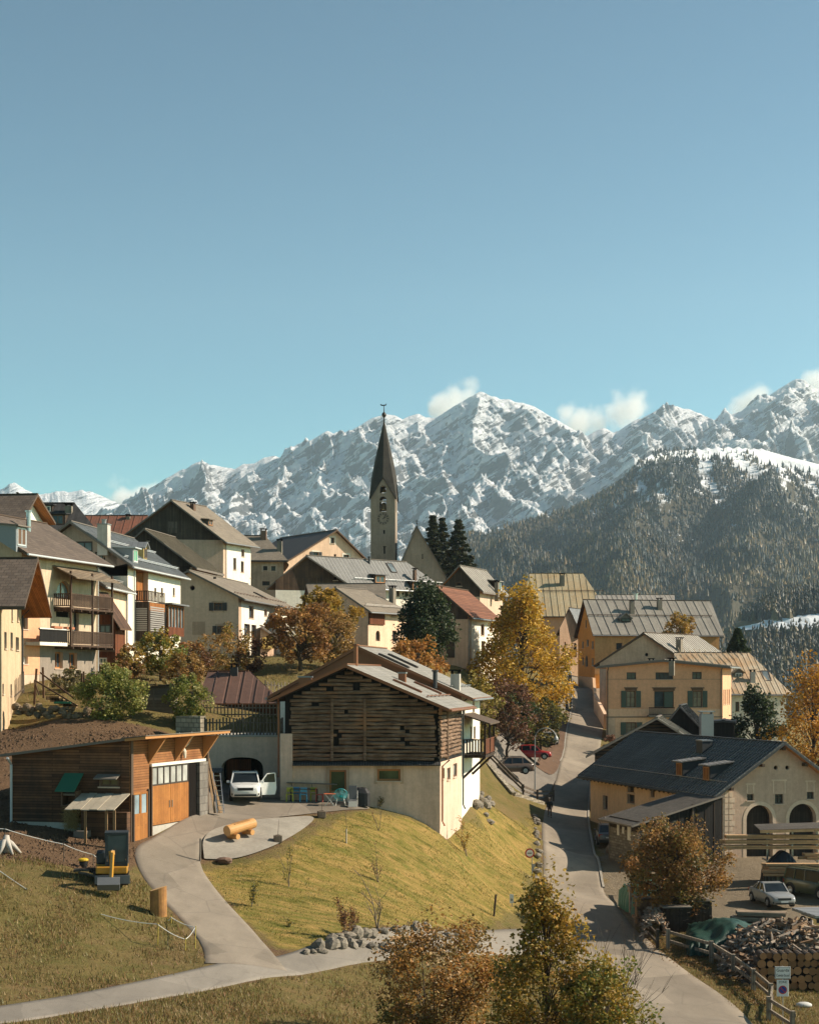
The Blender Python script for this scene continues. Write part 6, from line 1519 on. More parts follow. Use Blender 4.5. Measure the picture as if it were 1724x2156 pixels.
def leaf_mesh(name,pos,size,cols,rng,long=1.0,hang=0.0,mat=None):
 """one quad per leaf"""
 N=len(pos)
 a=rng.randn(N,3);a[:,2]*=.6;a[:,2]-=hang;a/=np.linalg.norm(a,axis=1,keepdims=True)
 b=rng.randn(N,3);b-=a*(a*b).sum(1,keepdims=True);b/=np.linalg.norm(b,axis=1,keepdims=True)
 s=(size*rng.uniform(.6,1.3,N))[:,None]
 c=np.cross(a,b)*s*.18
 V=np.stack([pos-a*s*.5*long,pos+b*s*.36+c,pos+a*s*.5*long,pos-b*s*.36+c],1).reshape(-1,3)
 Fs=np.arange(N*4).reshape(N,4)
 me=bpy.data.meshes.new(name);me.from_pydata(V.tolist(),[],Fs.tolist())
 ca=me.color_attributes.new('Col','FLOAT_COLOR','POINT')
 C=np.repeat(np.concatenate([cols,np.ones((N,1))],1),4,0);ca.data.foreach_set('color',C.reshape(-1).astype(np.float32))
 me.materials.append(mat or leafmat('leaves'));me.update()
 return me
BARK=surf('bark',(.11,.082,.060),(.060,.044,.034),3,.95,.7,.03,streak=.2)
BARK_L=surf('pale_bark',(.22,.175,.13),(.12,.09,.065),3,.95,.7,.03,streak=.2)
def palette(rng,n,cols):
 w=np.array([c[3]for c in cols]);w=w/w.sum();i=rng.choice(len(cols),n,p=w)
 return np.array([c[:3]for c in cols])[i]
def tree(name,label,base,height,rx,cols,shape='round',clumps=60,per=60,leaf=.3,z0=.25,trunk=.18,seed=1,ry=None,cat='tree',group=None,cr=.20,lean=(0,0),bark=None,crown='crown',stems=1,holes=.0,long=1.0):
 rng=np.random.RandomState(seed);ry=ry or rx;base=Vector(base)
 t=thing(name,label,cat,base,group)
 H_=height;hang=0.0;C=[];limbs=[]
 if shape in('round','bush','tall'):
  k=0
  ph=rng.rand(6)*6.28
  while len(C)<clumps and k<5000:
   k+=1
   d=rng.randn(3);d/=np.linalg.norm(d);r=rng.uniform(.45,1.0)**.6
   az=math.atan2(d[1],d[0]);wob=1+.22*math.sin(2*az+ph[0])*math.cos(3*d[2]+ph[1])+.16*math.sin(5*az+ph[2])+.14*math.sin(4*d[2]+ph[3])
   zc=(z0+1)/2*H_;hz=(1-z0)/2*H_
   q=np.array([d[0]*rx*r*wob,d[1]*ry*r*wob,zc+d[2]*hz*r*(1+.1*math.sin(3*az+ph[4]))])
   if shape=='tall':q[:2]*=(.45+.75*np.clip((1.0-(q[2]/H_))*1.35,0,.85))
   if q[2]<.04*H_:continue
   C.append(q);limbs.append(q)
  C=np.array(C);R_=np.full(len(C),cr*min(rx,hz))*rng.uniform(.7,1.3,len(C))
 elif shape in('cone','larch'):
  R_=[];nb=clumps
  for i in range(nb):
   f=(i+rng.rand())/nb;f=f**.85;z=H_*(z0+(1-z0)*f*.985)
   fl=(1-f)if shape=='cone' else(1-f)**.75*(.55+.45*min(1,(f+.05)*4))
   L=rx*(fl*rng.uniform(.72,1.12)+.035);az=i*2.399+rng.rand()*.8
   m=max(2,int(2+4*fl));dr=(.28 if shape=='cone' else .18)
   tip=None
   for j in range(1,m+1):
    g=j/m;q=np.array([math.cos(az)*L*g,math.sin(az)*L*g*(ry/rx),z-dr*L*g*g+.06*L*g+(.10*L*g**3 if shape=='cone' else .05*L)])
    C.append(q);R_.append((.10+.10*(1-g)+.05*fl)*rx*(.46 if shape=='cone' else .62)*(.55+.6*fl));tip=q
   limbs.append(tip)
  C=np.array(C);R_=np.array(R_)
 C[:,0]+=lean[0]*C[:,2]/H_;C[:,1]+=lean[1]*C[:,2]/H_
 N=len(C)*per
 ci=np.repeat(np.arange(len(C)),per)
 g=rng.randn(N,3);g*=(rng.rand(N,1)**.33)/np.linalg.norm(g,axis=1,keepdims=True)*1.25
 if shape in('cone','larch'):g[:,2]*=.62;g[:,2]-=.22
 pos=C[ci]+g*R_[ci][:,None]
 if holes>0:
  w=fbm(pos[:,0]*1.1/rx*3+9,pos[:,2]*1.1/rx*3+pos[:,1],3);pos_k=w>holes;pos=pos[pos_k];ci=ci[pos_k];N=len(pos)
 pos[:,2]=np.maximum(pos[:,2],.05)
 cc=palette(rng,len(C),cols)[ci]*.55+palette(rng,N,cols)*.45
 cc=cc*rng.uniform(.72,1.25,(N,1))
 me=leaf_mesh(crown,pos,leaf,cc,rng,long=long if shape in('round','bush','tall')else 1.7,hang=hang)
 o=bpy.data.objects.new(crown,me);COL.objects.link(o);o.parent=t
 mb=MB();bs=np.array(base)
 W=lambda q:Vector((base.x+q[0],base.y+q[1],base.z+q[2]))
 top=np.array([lean[0]*.8,lean[1]*.8,H_*(.97 if shape in('cone','larch')else .72)])
 if stems==1:
  n=7;tp=[W((0,0,-.4))]+[W(top*(k/n)+np.array([rng.randn()*.012*H_*(shape not in('cone',)),rng.randn()*.012*H_,0])*(k>0))for k in range(1,n+1)]
  mb.tube(tp,[trunk*1.25]+[trunk*(1-.9*k/n)+.012 for k in range(1,n+1)],8)
 sel=list(range(len(limbs)));rng.shuffle(sel)
 for i in sel[:min(len(sel),60 if stems==1 else stems*2)]:
  q=np.array(limbs[i]);
  if stems>1:s=np.array([rng.randn()*.12*rx,rng.randn()*.12*rx,-.2])
  else:
   zs=q[2]*rng.uniform(.45,.75)if shape not in('cone','larch')else min(q[2]+.05*rx,H_*.95)
   s=top*min(.98,zs/top[2])
  mid=s*.5+q*.5+np.array([0,0,(.10 if stems==1 else .05)*np.linalg.norm(q-s)])
  r0=trunk*(.42 if stems==1 else .6)*(1-.6*max(0,s[2])/H_)
  mb.tube([W(s),W(mid),W(q)],[r0,r0*.6,r0*.2],5,cap=False)
 mb.build('trunk' if stems==1 else 'stems',bark or BARK,t,smooth=True)
 return t
def gbase(u,Y):p=gat(u,Y);return p
GOLD=[(0.575,0.328,0.032,4),(0.460,0.287,0.040,3),(0.667,0.414,0.057,2),(0.299,0.230,0.040,2),(0.391,0.196,0.025,1.5)]
OLIVE=[(.30,.23,.04,3),(.17,.16,.03,2),(.42,.28,.05,2),(.10,.10,.025,2)]
RUST=[(0.350,0.156,0.048,3),(0.250,0.119,0.044,3),(0.425,0.225,0.062,2),(0.163,0.094,0.037,2),(0.275,0.200,0.062,1)]
PLUM=[(.16,.070,.042,3),(.20,.10,.055,2),(.11,.055,.035,2),(.24,.14,.05,1)]
ORNG=[(.44,.20,.045,3),(.52,.27,.07,2),(.32,.14,.035,2),(.38,.25,.06,1)]
DGRN=[(0.041,0.061,0.024,3),(0.061,0.081,0.030,2),(0.030,0.046,0.022,2),(0.081,0.092,0.034,1)]
GRNY=[(0.165,0.195,0.042,3),(0.255,0.255,0.053,2.5),(0.112,0.135,0.033,2),(0.390,0.330,0.090,1.2),(0.480,0.420,0.180,0.6)]
DKGOLD=[(.42,.25,.035,3),(.26,.19,.035,2.5),(.13,.125,.030,2),(.34,.165,.030,1.5),(.50,.33,.06,1)]
BRNG=[(0.288,0.156,0.046,3),(0.396,0.228,0.066,2.5),(0.192,0.114,0.036,2),(0.480,0.288,0.072,1.5),(0.504,0.384,0.228,0.7),(0.132,0.120,0.036,1.5)]
for i,(u,vt,Y,r,lb)in enumerate(((911,1082,303,5.6,'dark spruce nearest the church gable, tallest of three'),(931,1087,310,5.0,'slim spruce standing between its two neighbours by the church'),(965,1092,300,6.8,'broad spruce standing right of the other church spruces'))):
 b=Vector(((u-U0)*Y/F,Y,6));tree('spruce',lb,b,zz(vt,Y)-6,r,[(.028,.040,.020,3),(.040,.050,.022,2),(.095,.075,.030,1),(.055,.055,.025,1)],'cone',74,34,.55,.10,.25,20+i,group='spruces beside the church')
tree('larch','tall golden larch between the log barn and the village street',gbase(1098,186),zz(1226,186)-gbase(1098,186).z,5.0,GOLD,'tall',210,74,.34,.10,.26,3,cr=.17)
tree('plum_tree','purple brown small tree in front of the golden larch',gbase(1068,171),8.6,2.6,PLUM,'round',60,46,.30,.12,.14,4)
tree('dark_bush','olive bush at the right foot of the golden larch',gbase(1138,183),6.0,2.6,OLIVE+DGRN,'round',50,50,.32,.05,.12,5,cat='bush')  # leaf colours mixed from the olive and dark green palettes
tree('dark_bush','dark green bush beside the parked brown car',gbase(1085,178),5.0,2.4,DGRN+OLIVE[1:2],'round',40,50,.32,.02,.1,51,cat='bush')  # mostly dark green leaves with one olive tone
tree('hedge_shrub','thin olive shrub behind the white house chimney',gbase(1010,166),7.6,2.4,OLIVE,'tall',50,40,.3,.05,.1,6,holes=.40)
tree('stone_pine','dense dark green stone pine before the cream and red roofed houses',gbase(893,171),zz(1231,171)-gbase(893,171).z,2.75,DGRN,'tall',95,75,.36,.04,.22,7,cr=.30)
tree('maple','round orange maple behind the log barn roof',gbase(880,158),zz(1343,158)-gbase(880,158).z,2.5,ORNG,'round',60,60,.30,.10,.14,8)
tree('larch','yellow larch with long drooping right boughs before the tan roofs',gbase(700,168),zz(1243,168)-gbase(700,168).z,4.2,[(.46,.27,.04,3),(.34,.21,.035,2),(.24,.18,.035,2)],'tall',90,60,.32,.30,.2,9,lean=(-1.2,0),cr=.18,holes=.30)
tree('rowan','broad rusty brown tree before the white sunlit house side',gbase(632,153),zz(1274,153)-gbase(632,153).z,3.5,RUST,'round',100,62,.28,.16,.2,10)
tree('rowan','smaller brown tree to the right of the broad rusty tree',gbase(705,156),5.2,2.3,BRNG,'round',50,55,.28,.08,.12,11)
tree('garden_tree','yellow green garden tree below the timber sunroom',gbase(338,136),zz(1329,136)-gbase(338,136).z,1.9,GRNY[:3]+DKGOLD[:1],'round',55,52,.24,.15,.1,12)
for i,(u,Y,hh,r,pal,lb)in enumerate(((400,142,3.2,1.7,PLUM+RUST,'mauve brown shrub right of the yellow green garden tree'),(445,145,4.0,1.8,BRNG,'golden brown shrub under the lower dark shuttered window'),(490,150,4.2,1.9,OLIVE+RUST,'olive brown shrub at the corner of the sgraffito house'),(530,152,3.0,1.4,PLUM,'grey brown thin shrub beneath the white house side'),(275,131,3.0,1.2,RUST+OLIVE,'thin rusty shrub below the white house corner'),(385,131,2.7,1.6,BRNG,'low brown shrub above the pale picket fence'))):
 tree('garden_shrub',lb,gbase(u,Y),hh,r,pal,'bush',42,42,.24,.0,.05,30+i,cat='shrub',stems=9,group='autumn shrubs in the gardens',holes=.33)
tree('laurel_bush','large glossy green bush on the stone wall above the timber shed',px(236,1524,113.5),3.75,2.15,GRNY,'bush',105,70,.20,.0,.06,40,cat='bush',stems=10)
tree('laurel_bush','second glossy green bush right of the grey plank hut',px(395,1530,115),3.5,1.35,GRNY,'bush',75,62,.19,.0,.05,41,cat='bush',stems=8)
tree('willow_shrub','grey olive shrub below the balcony house windows',gbase(143,122),1.7,1.15,[(.20,.17,.075,2),(.13,.115,.05,2)],'bush',32,40,.18,.0,.04,42,cat='shrub',stems=8,holes=.3)
tree('bare_shrub','leggy twiggy shrub between the big bush and the wall',gbase(262,124),2.6,.9,RUST+OLIVE,'bush',24,26,.2,.0,.04,43,cat='shrub',stems=9,holes=.42)
tree('aspen','small golden brown tree in front of the orange house roof',px(1432,1400,240),zz(1293,240)-zz(1400,240),2.4,DKGOLD[:2]+BRNG[:2],'round',46,50,.36,.35,.12,60,holes=.35)
tree('fir','small dark cone shaped fir at the right end of the orange house',px(1553,1400,252),zz(1324,252)-zz(1400,252),2.3,DGRN,'cone',70,34,.5,.05,.15,61)
tree('stone_pine','dark stone pine against the white walled rusty roofed house',gbase(1594,181),zz(1441,181)-gbase(1594,181).z,2.7,DGRN,'tall',80,62,.36,.1,.2,62,cr=.26)
tree('birch','orange gold birch at the right picture edge',gbase(1712,172),zz(1378,172)-gbase(1712,172).z,4.0,[(.56,.27,.025,3),(.46,.22,.03,3),(.34,.17,.03,2),(.60,.36,.06,1)],'tall',130,62,.30,.06,.2,63,cr=.22)
tree('pink_shrub','small pinkish twiggy shrub at the villa corner beside the street',gbase(1283,196),2.4,1.1,[(.34,.20,.14,2),(.24,.13,.08,2)],'bush',20,40,.22,.0,.04,64,cat='shrub',stems=7)
tree('yard_tree','bushy brown and green tree standing amid the wood yard',gbase(1418,105),zz(1722,105)-gbase(1418,105).z,2.75,RUST+BRNG[:2]+OLIVE[1:2]+DGRN[1:2],'round',170,105,.19,.10,.20,65,cr=.20,holes=.33)
def fbase(u,Y):return gat(u,Y)
tree('beech','loose orange brown leafy tree low at the bottom of the picture',fbase(925,64),zz(1935,64)-fbase(925,64).z,2.4,BRNG+ORNG[:1],'bush',130,85,.15,.0,.07,70,cat='tree',stems=16,cr=.22,holes=.37)
tree('beech','low branch of brown leaves reaching left over the lane edge',fbase(850,63),1.9,1.35,RUST+OLIVE,'bush',55,52,.11,.0,.05,71,stems=10,holes=.34,cat='bush')
tree('maple','dark green and gold maple, tallest tree at the bottom of the picture',fbase(1150,60),zz(1858,60)-fbase(1150,60).z,1.8,DKGOLD,'tall',140,105,.155,.02,.12,72,cr=.28,holes=.39)
tree('maple','lower green gold maple right of the tallest bottom maple',fbase(1275,57),zz(2035,57)-fbase(1275,57).z,1.55,DKGOLD+GRNY[:1],'round',100,95,.15,.0,.1,73,cr=.26,holes=.30)
tree('maple','olive gold maple filling the gap between the bottom trees',fbase(1215,58),zz(1960,58)-fbase(1215,58).z-.6,1.1,DKGOLD[1:4],'round',50,80,.15,.0,.1,74,cr=.3,holes=.35)  # leaf colours taken from the dark gold palette
def bare(name,label,base,height,spread,seed,n=26,r=.02,mat=None,up=.75,cat='shrub',cols=None):
 rg=random.Random(seed);t=thing(name,label,cat,base);mb=MB();tips=[]
 def grow(p,d,L,r,lv):
  q=[p];
  for k in range(4):
   d=(d+Vector((rg.uniform(-1,1),rg.uniform(-1,1),rg.uniform(-.3,.6)))*.16).normalized();q.append(q[-1]+d*L/4)
  mb.tube(q,[r,r*.85,r*.7,r*.55,r*.4],5,cap=False)
  tips.extend(q[2:])
  if lv>0:
   for k in range(rg.randint(2,4)):
    a=q[rg.randint(1,4)];dd=(d+Vector((rg.uniform(-1,1),rg.uniform(-1,1),rg.uniform(-.2,.6)))*spread).normalized();grow(a,dd,L*rg.uniform(.5,.75),r*.55,lv-1)
 for k in range(n):
  d=Vector((rg.uniform(-1,1)*spread,rg.uniform(-1,1)*spread,up)).normalized();grow(base+Vector((rg.uniform(-.25,.25)if n>3 else 0,rg.uniform(-.2,.2)if n>3 else 0,-.1)),d,height*rg.uniform(.5,.65),r,2)
 mb.build('stems' if n>3 else 'trunk',mat or BARK,t,smooth=True)
 if cols:
  g=np.random.RandomState(seed);T=np.array([tuple(x-base)for x in tips]);i=g.randint(0,len(T),cols[1]);me=leaf_mesh('crown',T[i]+g.randn(len(i),3)*cols[3],cols[2],palette(g,len(i),cols[0])*g.uniform(.7,1.25,(len(i),1)),g)
  o=bpy.data.objects.new('crown',me);COL.objects.link(o);o.parent=t
 return t
bare('bare_bush','leafless purple brown bush behind the bottom maples at the road edge',gat(1262,74),5.4,.42,5,22,.026,cat='bush')
bare('bare_sapling','crooked leafless young tree above the boulder wall',gpx(795,1958),3.0,.8,9,2,.05,BARK_L,.9,cat='tree')
for i,(u,v,hh,lv,pal,lb)in enumerate(((608,1870,2.0,150,OLIVE,'thin sapling with a few olive leaves on the mid slope of the lawn'),(530,1912,1.5,320,OLIVE+DGRN[:1],'small leafy sapling low on the lawn left side'),(725,1978,2.35,900,RUST+PLUM,'brown leaved young tree just above the boulder wall'),(797,1860,2.1,90,PLUM,'nearly leafless sapling above the crooked bare tree'),(984,1807,2.3,420,DKGOLD,'slim dark leaved sapling near the log barn corner'),(797,1752,1.5,14,RUST,'thin whip sapling below the barn wall'),(797,1702,.9,110,OLIVE,'tiny shrub at the top edge of the lawn by the barn'),(610,1955,.6,60,OLIVE,'little green seedling low on the lawn'))):
 bare('sapling',lb,gpx(u,v),hh,.38,40+i,2,.026,BARK_L,1.0,'sapling',(pal,lv,.10,.07))
def stake(u,v,hh):
 p=gpx(u,v);mb=MB();mb.tube([p-Vector((0,0,.2)),p+Vector((0,0,hh*.45))],.045,6);t=thing('staked_sapling','whip sapling tied to a short pale stake on the lawn','sapling',p);mb.build('stake',plain('stake_wood',(.40,.34,.26),.8),t)
 mb=MB();mb.tube([p,p+Vector((.02,0,hh*.5)),p+Vector((-.06,0,hh))],[.02,.016,.008],5);mb.build('stem',BARK_L,t)
stake(729,1781,1.9)
def grass_patch(name,polys_px,n,hmin,hmax,w,cols,seed,avoid=True,dens=None):
 rg=np.random.RandomState(seed);Ps=[]
 for pl in polys_px:
  P=np.array(pl);x0,y0=P.min(0);x1,y1=P.max(0);m=int(n*(x1-x0)*(y1-y0)/sum((np.array(q).max(0)-np.array(q).min(0)).prod()for q in polys_px))
  X=rg.uniform(x0,x1,m);Y=rg.uniform(y0,y1,m);Ps.append(np.stack([X,Y],1)[inpoly(X,Y,pl)])
 P=np.concatenate(Ps);X,Y=P[:,0],P[:,1]
 k=np.ones(len(X),bool)
 JX,JY=X+rg.randn(len(X))*.14,Y+rg.randn(len(X))*.14
 for q in polys:k&=~inpoly(JX,JY,q)
 k&=rg.rand(len(X))<np.clip((fbm(X*.45,Y*.45,4)-.30)*3.2,.12,1)
 X,Y=X[k],Y[k];N=len(X)
 cx=np.clip(X,GX0,GX1-1e-3)-GX0;cy=np.clip(Y,GY0,GY1-1e-3)-GY0;i,j=cx.astype(int),cy.astype(int);a,b=cx-i,cy-j
 Z=(HT[j,i]*(1-a)+HT[j,i+1]*a)*(1-b)+(HT[j+1,i]*(1-a)+HT[j+1,i+1]*a)*b
 p=np.stack([X,Y,Z-.02],1);az=rg.rand(N)*6.28;hh=rg.uniform(hmin,hmax,N);d=np.stack([np.cos(az),np.sin(az),np.zeros(N)],1)*(w*rg.uniform(.6,1.4,N))[:,None]
 tip=p+np.stack([rg.randn(N)*.35*hh,rg.randn(N)*.35*hh,hh],1)
 V=np.stack([p-d,p+d,tip],1).reshape(-1,3)
 patch=(fbm(X*.22+7,Y*.22,4)[:,None]-.5)*1.6+.5
 c1,c2=palette(rg,N,cols),palette(rg,N,cols[::-1])
 C=np.where(patch+rg.randn(N,1)*.06>.5,c1,c2)*rg.uniform(.7,1.3,(N,1))
 me=bpy.data.meshes.new(name);me.from_pydata(V.tolist(),[],np.arange(N*3).reshape(N,3).tolist())
 ca=me.color_attributes.new('Col','FLOAT_COLOR','POINT');ca.data.foreach_set('color',np.repeat(np.concatenate([C,np.ones((N,1))],1),3,0).reshape(-1).astype(np.float32))
 me.materials.append(leafmat('grass_blades',.3));me.update()
 o=bpy.data.objects.new(name,me);COL.objects.link(o);tag(o,kind='stuff')
left_hill=[tuple(XY(*q))for q in((-60,60),(-60,86),(60,85),(215,83),(300,86),(345,82),(432,76),(440,74),(300,70.5),(0,63.5))]
bank=[tuple(XY(*q))for q in((-60,50),(-60,58.6),(400,69.3),(640,76),(780,80),(920,85.5),(1100,92),(1160,95),(1180,80),(1200,60),(1000,50))]
verge_r=[tuple(XY(*q))for q in((1330,103),(1440,94),(1560,87),(1640,78),(1800,78),(1800,100),(1600,105))]
ROUGH=[(.245,.160,.062,3),(.185,.125,.045,3),(.33,.225,.10,2),(.135,.130,.034,3),(.205,.175,.046,2),(.24,.115,.055,1.2)]
grass_patch('grass',[left_hill,bank,verge_r],210000,.08,.26,.022,ROUGH,1)
LAWN=[(.27,.21,.055,3),(.34,.245,.075,2),(.165,.165,.034,3),(.115,.125,.026,3)]
grass_patch('lawn_grass',[lawn_p],110000,.05,.14,.020,LAWN,2)
hill2=[tuple(XY(*q))for q in((395,118),(60,119),(40,128),(205,138),(380,170),(600,178),(960,175),(1130,190),(1190,236),(1170,300),(1000,200),(1000,140),(960,128),(600,133))]
grass_patch('garden_grass',[hill2],60000,.12,.40,.045,ROUGH,3)
def fallen():
 rg=np.random.RandomState(8);N=2600
 A_=np.array([gpx(u,v)[:]for u,v in((1370,1990),(1420,2020),(1470,2040),(1510,2062),(1560,2090),(1600,2125))])
 t=rg.rand(N)*4.999;i=t.astype(int);f=(t-i)[:,None];p=A_[i]*(1-f)+A_[i+1]*f;p[:,0]+=rg.randn(N)*.5+.3;p[:,1]+=rg.randn(N)*.9+.5
 p[:,2]=[hgt(x,y)+.07 for x,y in p[:,:2]]
 me=leaf_mesh('fallen_leaves',p,.10,palette(rg,N,[(.30,.17,.055,3),(.20,.11,.04,3),(.38,.24,.10,1)]),rg)
 o=bpy.data.objects.new('fallen_leaves',me);COL.objects.link(o);tag(o,kind='stuff')
fallen()
def clods():
 rg=np.random.RandomState(4);P=np.array(soil_p);x0,y0=P.min(0);x1,y1=P.max(0);N=26000
 X=rg.uniform(x0,x1,N);Y=rg.uniform(y0,y1,N);k=inpoly(X,Y,soil_p)&(rg.rand(N)<np.clip((fbm(X*.5,Y*.5,4)-.32)*4,.15,1));X,Y=X[k],Y[k];N=len(X)
 Z=np.array([hgt(a,b)for a,b in zip(X,Y)]);s=(.03+.12*rg.rand(N)**3)[:,None,None]
 O=np.array([(1,0,0),(0,1,0),(-1,0,0),(0,-1,0),(0,0,.8)])[None]*(.6+.8*rg.rand(N,5,1))*s
 V=(np.stack([X,Y,Z-.01],1)[:,None]+O).reshape(-1,3);b=np.arange(N)[:,None,None]*5
 Fs=(b+np.array([(0,1,4),(1,2,4),(2,3,4),(3,0,4)])[None]).reshape(-1,3)
 me=bpy.data.meshes.new('soil_clods');me.from_pydata(V.tolist(),[],Fs.tolist());me.materials.append(surf('clod_soil',(.13,.078,.044),(.065,.038,.022),.8,.95,.4,.02));me.update()
 o=bpy.data.objects.new('soil_clods',me);COL.objects.link(o);tag(o,kind='stuff')
clods()
TYRE=plain('tyre_rubber',(.018,.017,.016),.85);RIM=plain('alloy_rim',(.42,.42,.42),.35,.7);LAMP=glass('lamp_glass',(.12,.125,.13),.1);REDL=plain('tail_light',(.38,.02,.015),.25);TRIM=plain('black_trim',(.02,.02,.02),.6);CARG=glass('car_glass',(.012,.016,.019),.12);PLATE=plain('number_plate',(.62,.61,.58),.5)
def paint(name,c):
 if name in MATS:return MATS[name]
 n=NT(name);f=n.noise(n.coord('Object'),2.2,4,.6)
 n.bsdf(n.mix(n.math('MULTIPLY',f,.35),c,tuple(x*.7 for x in c)),n.ramp(f,.2,.8,(.22,)*3,(.42,)*3),None,.5,0.0,**{'Coat Weight':.35,'Coat Roughness':.1});MATS[name]=n.m;return n.m
def car(name,label,pos,rz,L,W,H,mat,kind='suv',cat='car',group=None,door_open=False,pitch=0.0):
 """built at the origin, nose along -Y, then turned"""
 t=thing(name,label,cat,(0,0,0),group)
 hw=W/2;g=H*.135;wr=H*.215
 P={'suv':dict(hood=.60,belt=.62,cowl=.29,roof0=.43,roof1=.80,tail=.955,nose=.50),'sedan':dict(hood=.60,belt=.64,cowl=.30,roof0=.45,roof1=.66,tail=.84,nose=.47),'hatch':dict(hood=.58,belt=.62,cowl=.25,roof0=.42,roof1=.78,tail=.97,nose=.48),'van':dict(hood=.58,belt=.60,cowl=.10,roof0=.22,roof1=.95,tail=.985,nose=.55)}[kind]
 Y=lambda f:-L/2+L*f;Z=lambda f:H*f
 st=[(0.0,.24,P['nose']-.08,.74),(.015,.17,P['nose'],.84),(.06,.15,P['nose']+.05,.93),(.14,.145,P['hood']-.03,.98),(P['cowl'],.145,P['hood']+.02,1.0),(.5,.145,P['belt'],1.0),(.72,.145,P['belt']+.015,1.0),(.88,.15,P['belt']+.02,.98),(.955,.17,P['belt']+.01,.93),(.99,.22,P['belt']-.03,.87),(1.0,.27,P['belt']-.09,.80)]
 rows=[]
 for f,zb,zt,w in st:
  hw_=hw*w;r=[]
  zm=zb+(zt-zb)*.55
  for x,z in((-.90,zb),(-.985,zb+.05),(-1.0,zm),(-.965,zt-.03),(-.88,zt),(-.45,zt+.012),(0,zt+.018),(.45,zt+.012),(.88,zt),(.965,zt-.03),(1.0,zm),(.985,zb+.05),(.90,zb)):r.append((x*hw_,Y(f),Z(z)))
  rows.append(r)
 mb=MB()
 for a,b in zip(rows,rows[1:]):
  for k in range(len(a)-1):mb.poly([a[k+1],a[k],b[k],b[k+1]])
  mb.poly([a[0],a[-1],b[-1],b[0]])
 mb.poly(rows[0][::-1]if False else rows[0]);mb.poly(rows[-1][::-1])
 body=mb.build('body',mat,t,smooth=True)
 md=body.modifiers.new('weld','WELD');md.merge_threshold=.0005
 c0,r0,r1,tl=P['cowl'],P['roof0'],P['roof1'],P['tail'];zb=P['belt']-.02;wr_=.76*hw;wb=.90*hw
 prof=[(c0+.005,P['hood']+.01,wb),(r0,.975,wr_),(r0+.12,1.0,wr_),(r1,.97,wr_*.97),(tl,P['belt']+(.0 if kind!='sedan' else .02),wb*.95)]
 rf=MB();T=.03
 for(fa,za,wa),(fb,zb_,wb_)in zip(prof[1:3],prof[2:4]):rf.hexa([(-wa,Y(fa),Z(za)-.05),(wa,Y(fa),Z(za)-.05),(wb_,Y(fb),Z(zb_)-.05),(-wb_,Y(fb),Z(zb_)-.05),(-wa*.93,Y(fa),Z(za)),(wa*.93,Y(fa),Z(za)),(wb_*.93,Y(fb),Z(zb_)),(-wb_*.93,Y(fb),Z(zb_))])
 rf.build('roof',mat,t,smooth=False)
 pl=MB()
 for sx in(-1,1):
  for(fa,za,wa),(fb,zb_,wb_)in((prof[0],prof[1]),(prof[4],prof[3]),((.53,P['belt'],wb),(.54,.97,wr_)),((.76 if kind!='sedan' else .72,P['belt'],wb),(.755 if kind!='sedan' else .64,.96,wr_))):
   pl.bar((sx*wa,Y(fa),Z(za)-.03),(sx*wb_,Y(fb),Z(zb_)-.03),.075,.075)
 pl.build('pillars',mat,t)
 gl=MB()
 (fa,za,wa),(fb,zb_,wb_)=prof[0],prof[1];gl.poly([(-wa,Y(fa),Z(za)),(wa,Y(fa),Z(za)),(wb_,Y(fb),Z(zb_)-.04),(-wb_,Y(fb),Z(zb_)-.04)]);gl.build('windscreen',CARG,t)
 gl=MB();(fa,za,wa),(fb,zb_,wb_)=prof[4],prof[3];gl.poly([(wa,Y(fa),Z(za)),(-wa,Y(fa),Z(za)),(-wb_,Y(fb),Z(zb_)-.04),(wb_,Y(fb),Z(zb_)-.04)]);gl.build('rear_window',CARG,t)
 for sx in(-1,1):
  gl=MB();q=[(sx*wb,Y(c0+.01),Z(P['hood'])),(sx*wr_,Y(r0),Z(.95)),(sx*wr_,Y(r1),Z(.95)),(sx*wb*.95,Y(tl),Z(P['belt']))]
  gl.poly(q if sx>0 else q[::-1]);gl.build('side_window',CARG,t)
 for f in(.175,.815):
  for sx in(-1,1):
   ax=Matrix.Rotation(R(90),3,'Y');c=Vector((sx*(hw-.10),Y(f),wr));w=MB()
   w.lathe(c,[(wr*.55,-.115),(wr*.95,-.115),(wr,-.07),(wr,.07),(wr*.95,.115),(wr*.55,.115)],20,0,ax);wh=w.build('wheel',TYRE,t,smooth=False)
   w=MB();w.lathe(c+Vector((sx*.118,0,0)),[(.04,-.012),(wr*.60,-.012),(wr*.60,.006),(.04,.012)],16,0,ax)
   for k in range(5):a=k*1.2566;w.bar(c+Vector((sx*.13,0,0)),c+Vector((sx*.125,math.cos(a)*wr*.56,math.sin(a)*wr*.56)),.06,.02)
   w.build('rim',RIM,wh)
   w=MB();q=[]
   for k in range(13):a=math.pi*k/12;q.append((sx*(hw*.995),Y(f)+math.cos(a)*wr*1.17,wr*.95+math.sin(a)*wr*1.17))
   w.tube(q,.045,6);w.build('wheel_arch',TRIM,t)
 for sx in(-1,1):
  b=MB();b.hexa([(sx*hw*.48,Y(.012),Z(P['nose']-.07)),(sx*hw*.86,Y(.045),Z(P['nose']-.05)),(sx*hw*.90,Y(.10),Z(P['nose']-.04)),(sx*hw*.5,Y(.05),Z(P['nose']-.06)),(sx*hw*.48,Y(.014),Z(P['nose']+.015)),(sx*hw*.84,Y(.05),Z(P['nose']+.035)),(sx*hw*.90,Y(.11),Z(P['nose']+.05)),(sx*hw*.5,Y(.06),Z(P['nose']+.03))]);b.build('headlight',LAMP,t)
  b=MB();b.box((sx*hw*.72,Y(.992),Z(P['belt']-.10)),(hw*.34,.06,H*.11));b.build('tail_light',REDL,t)
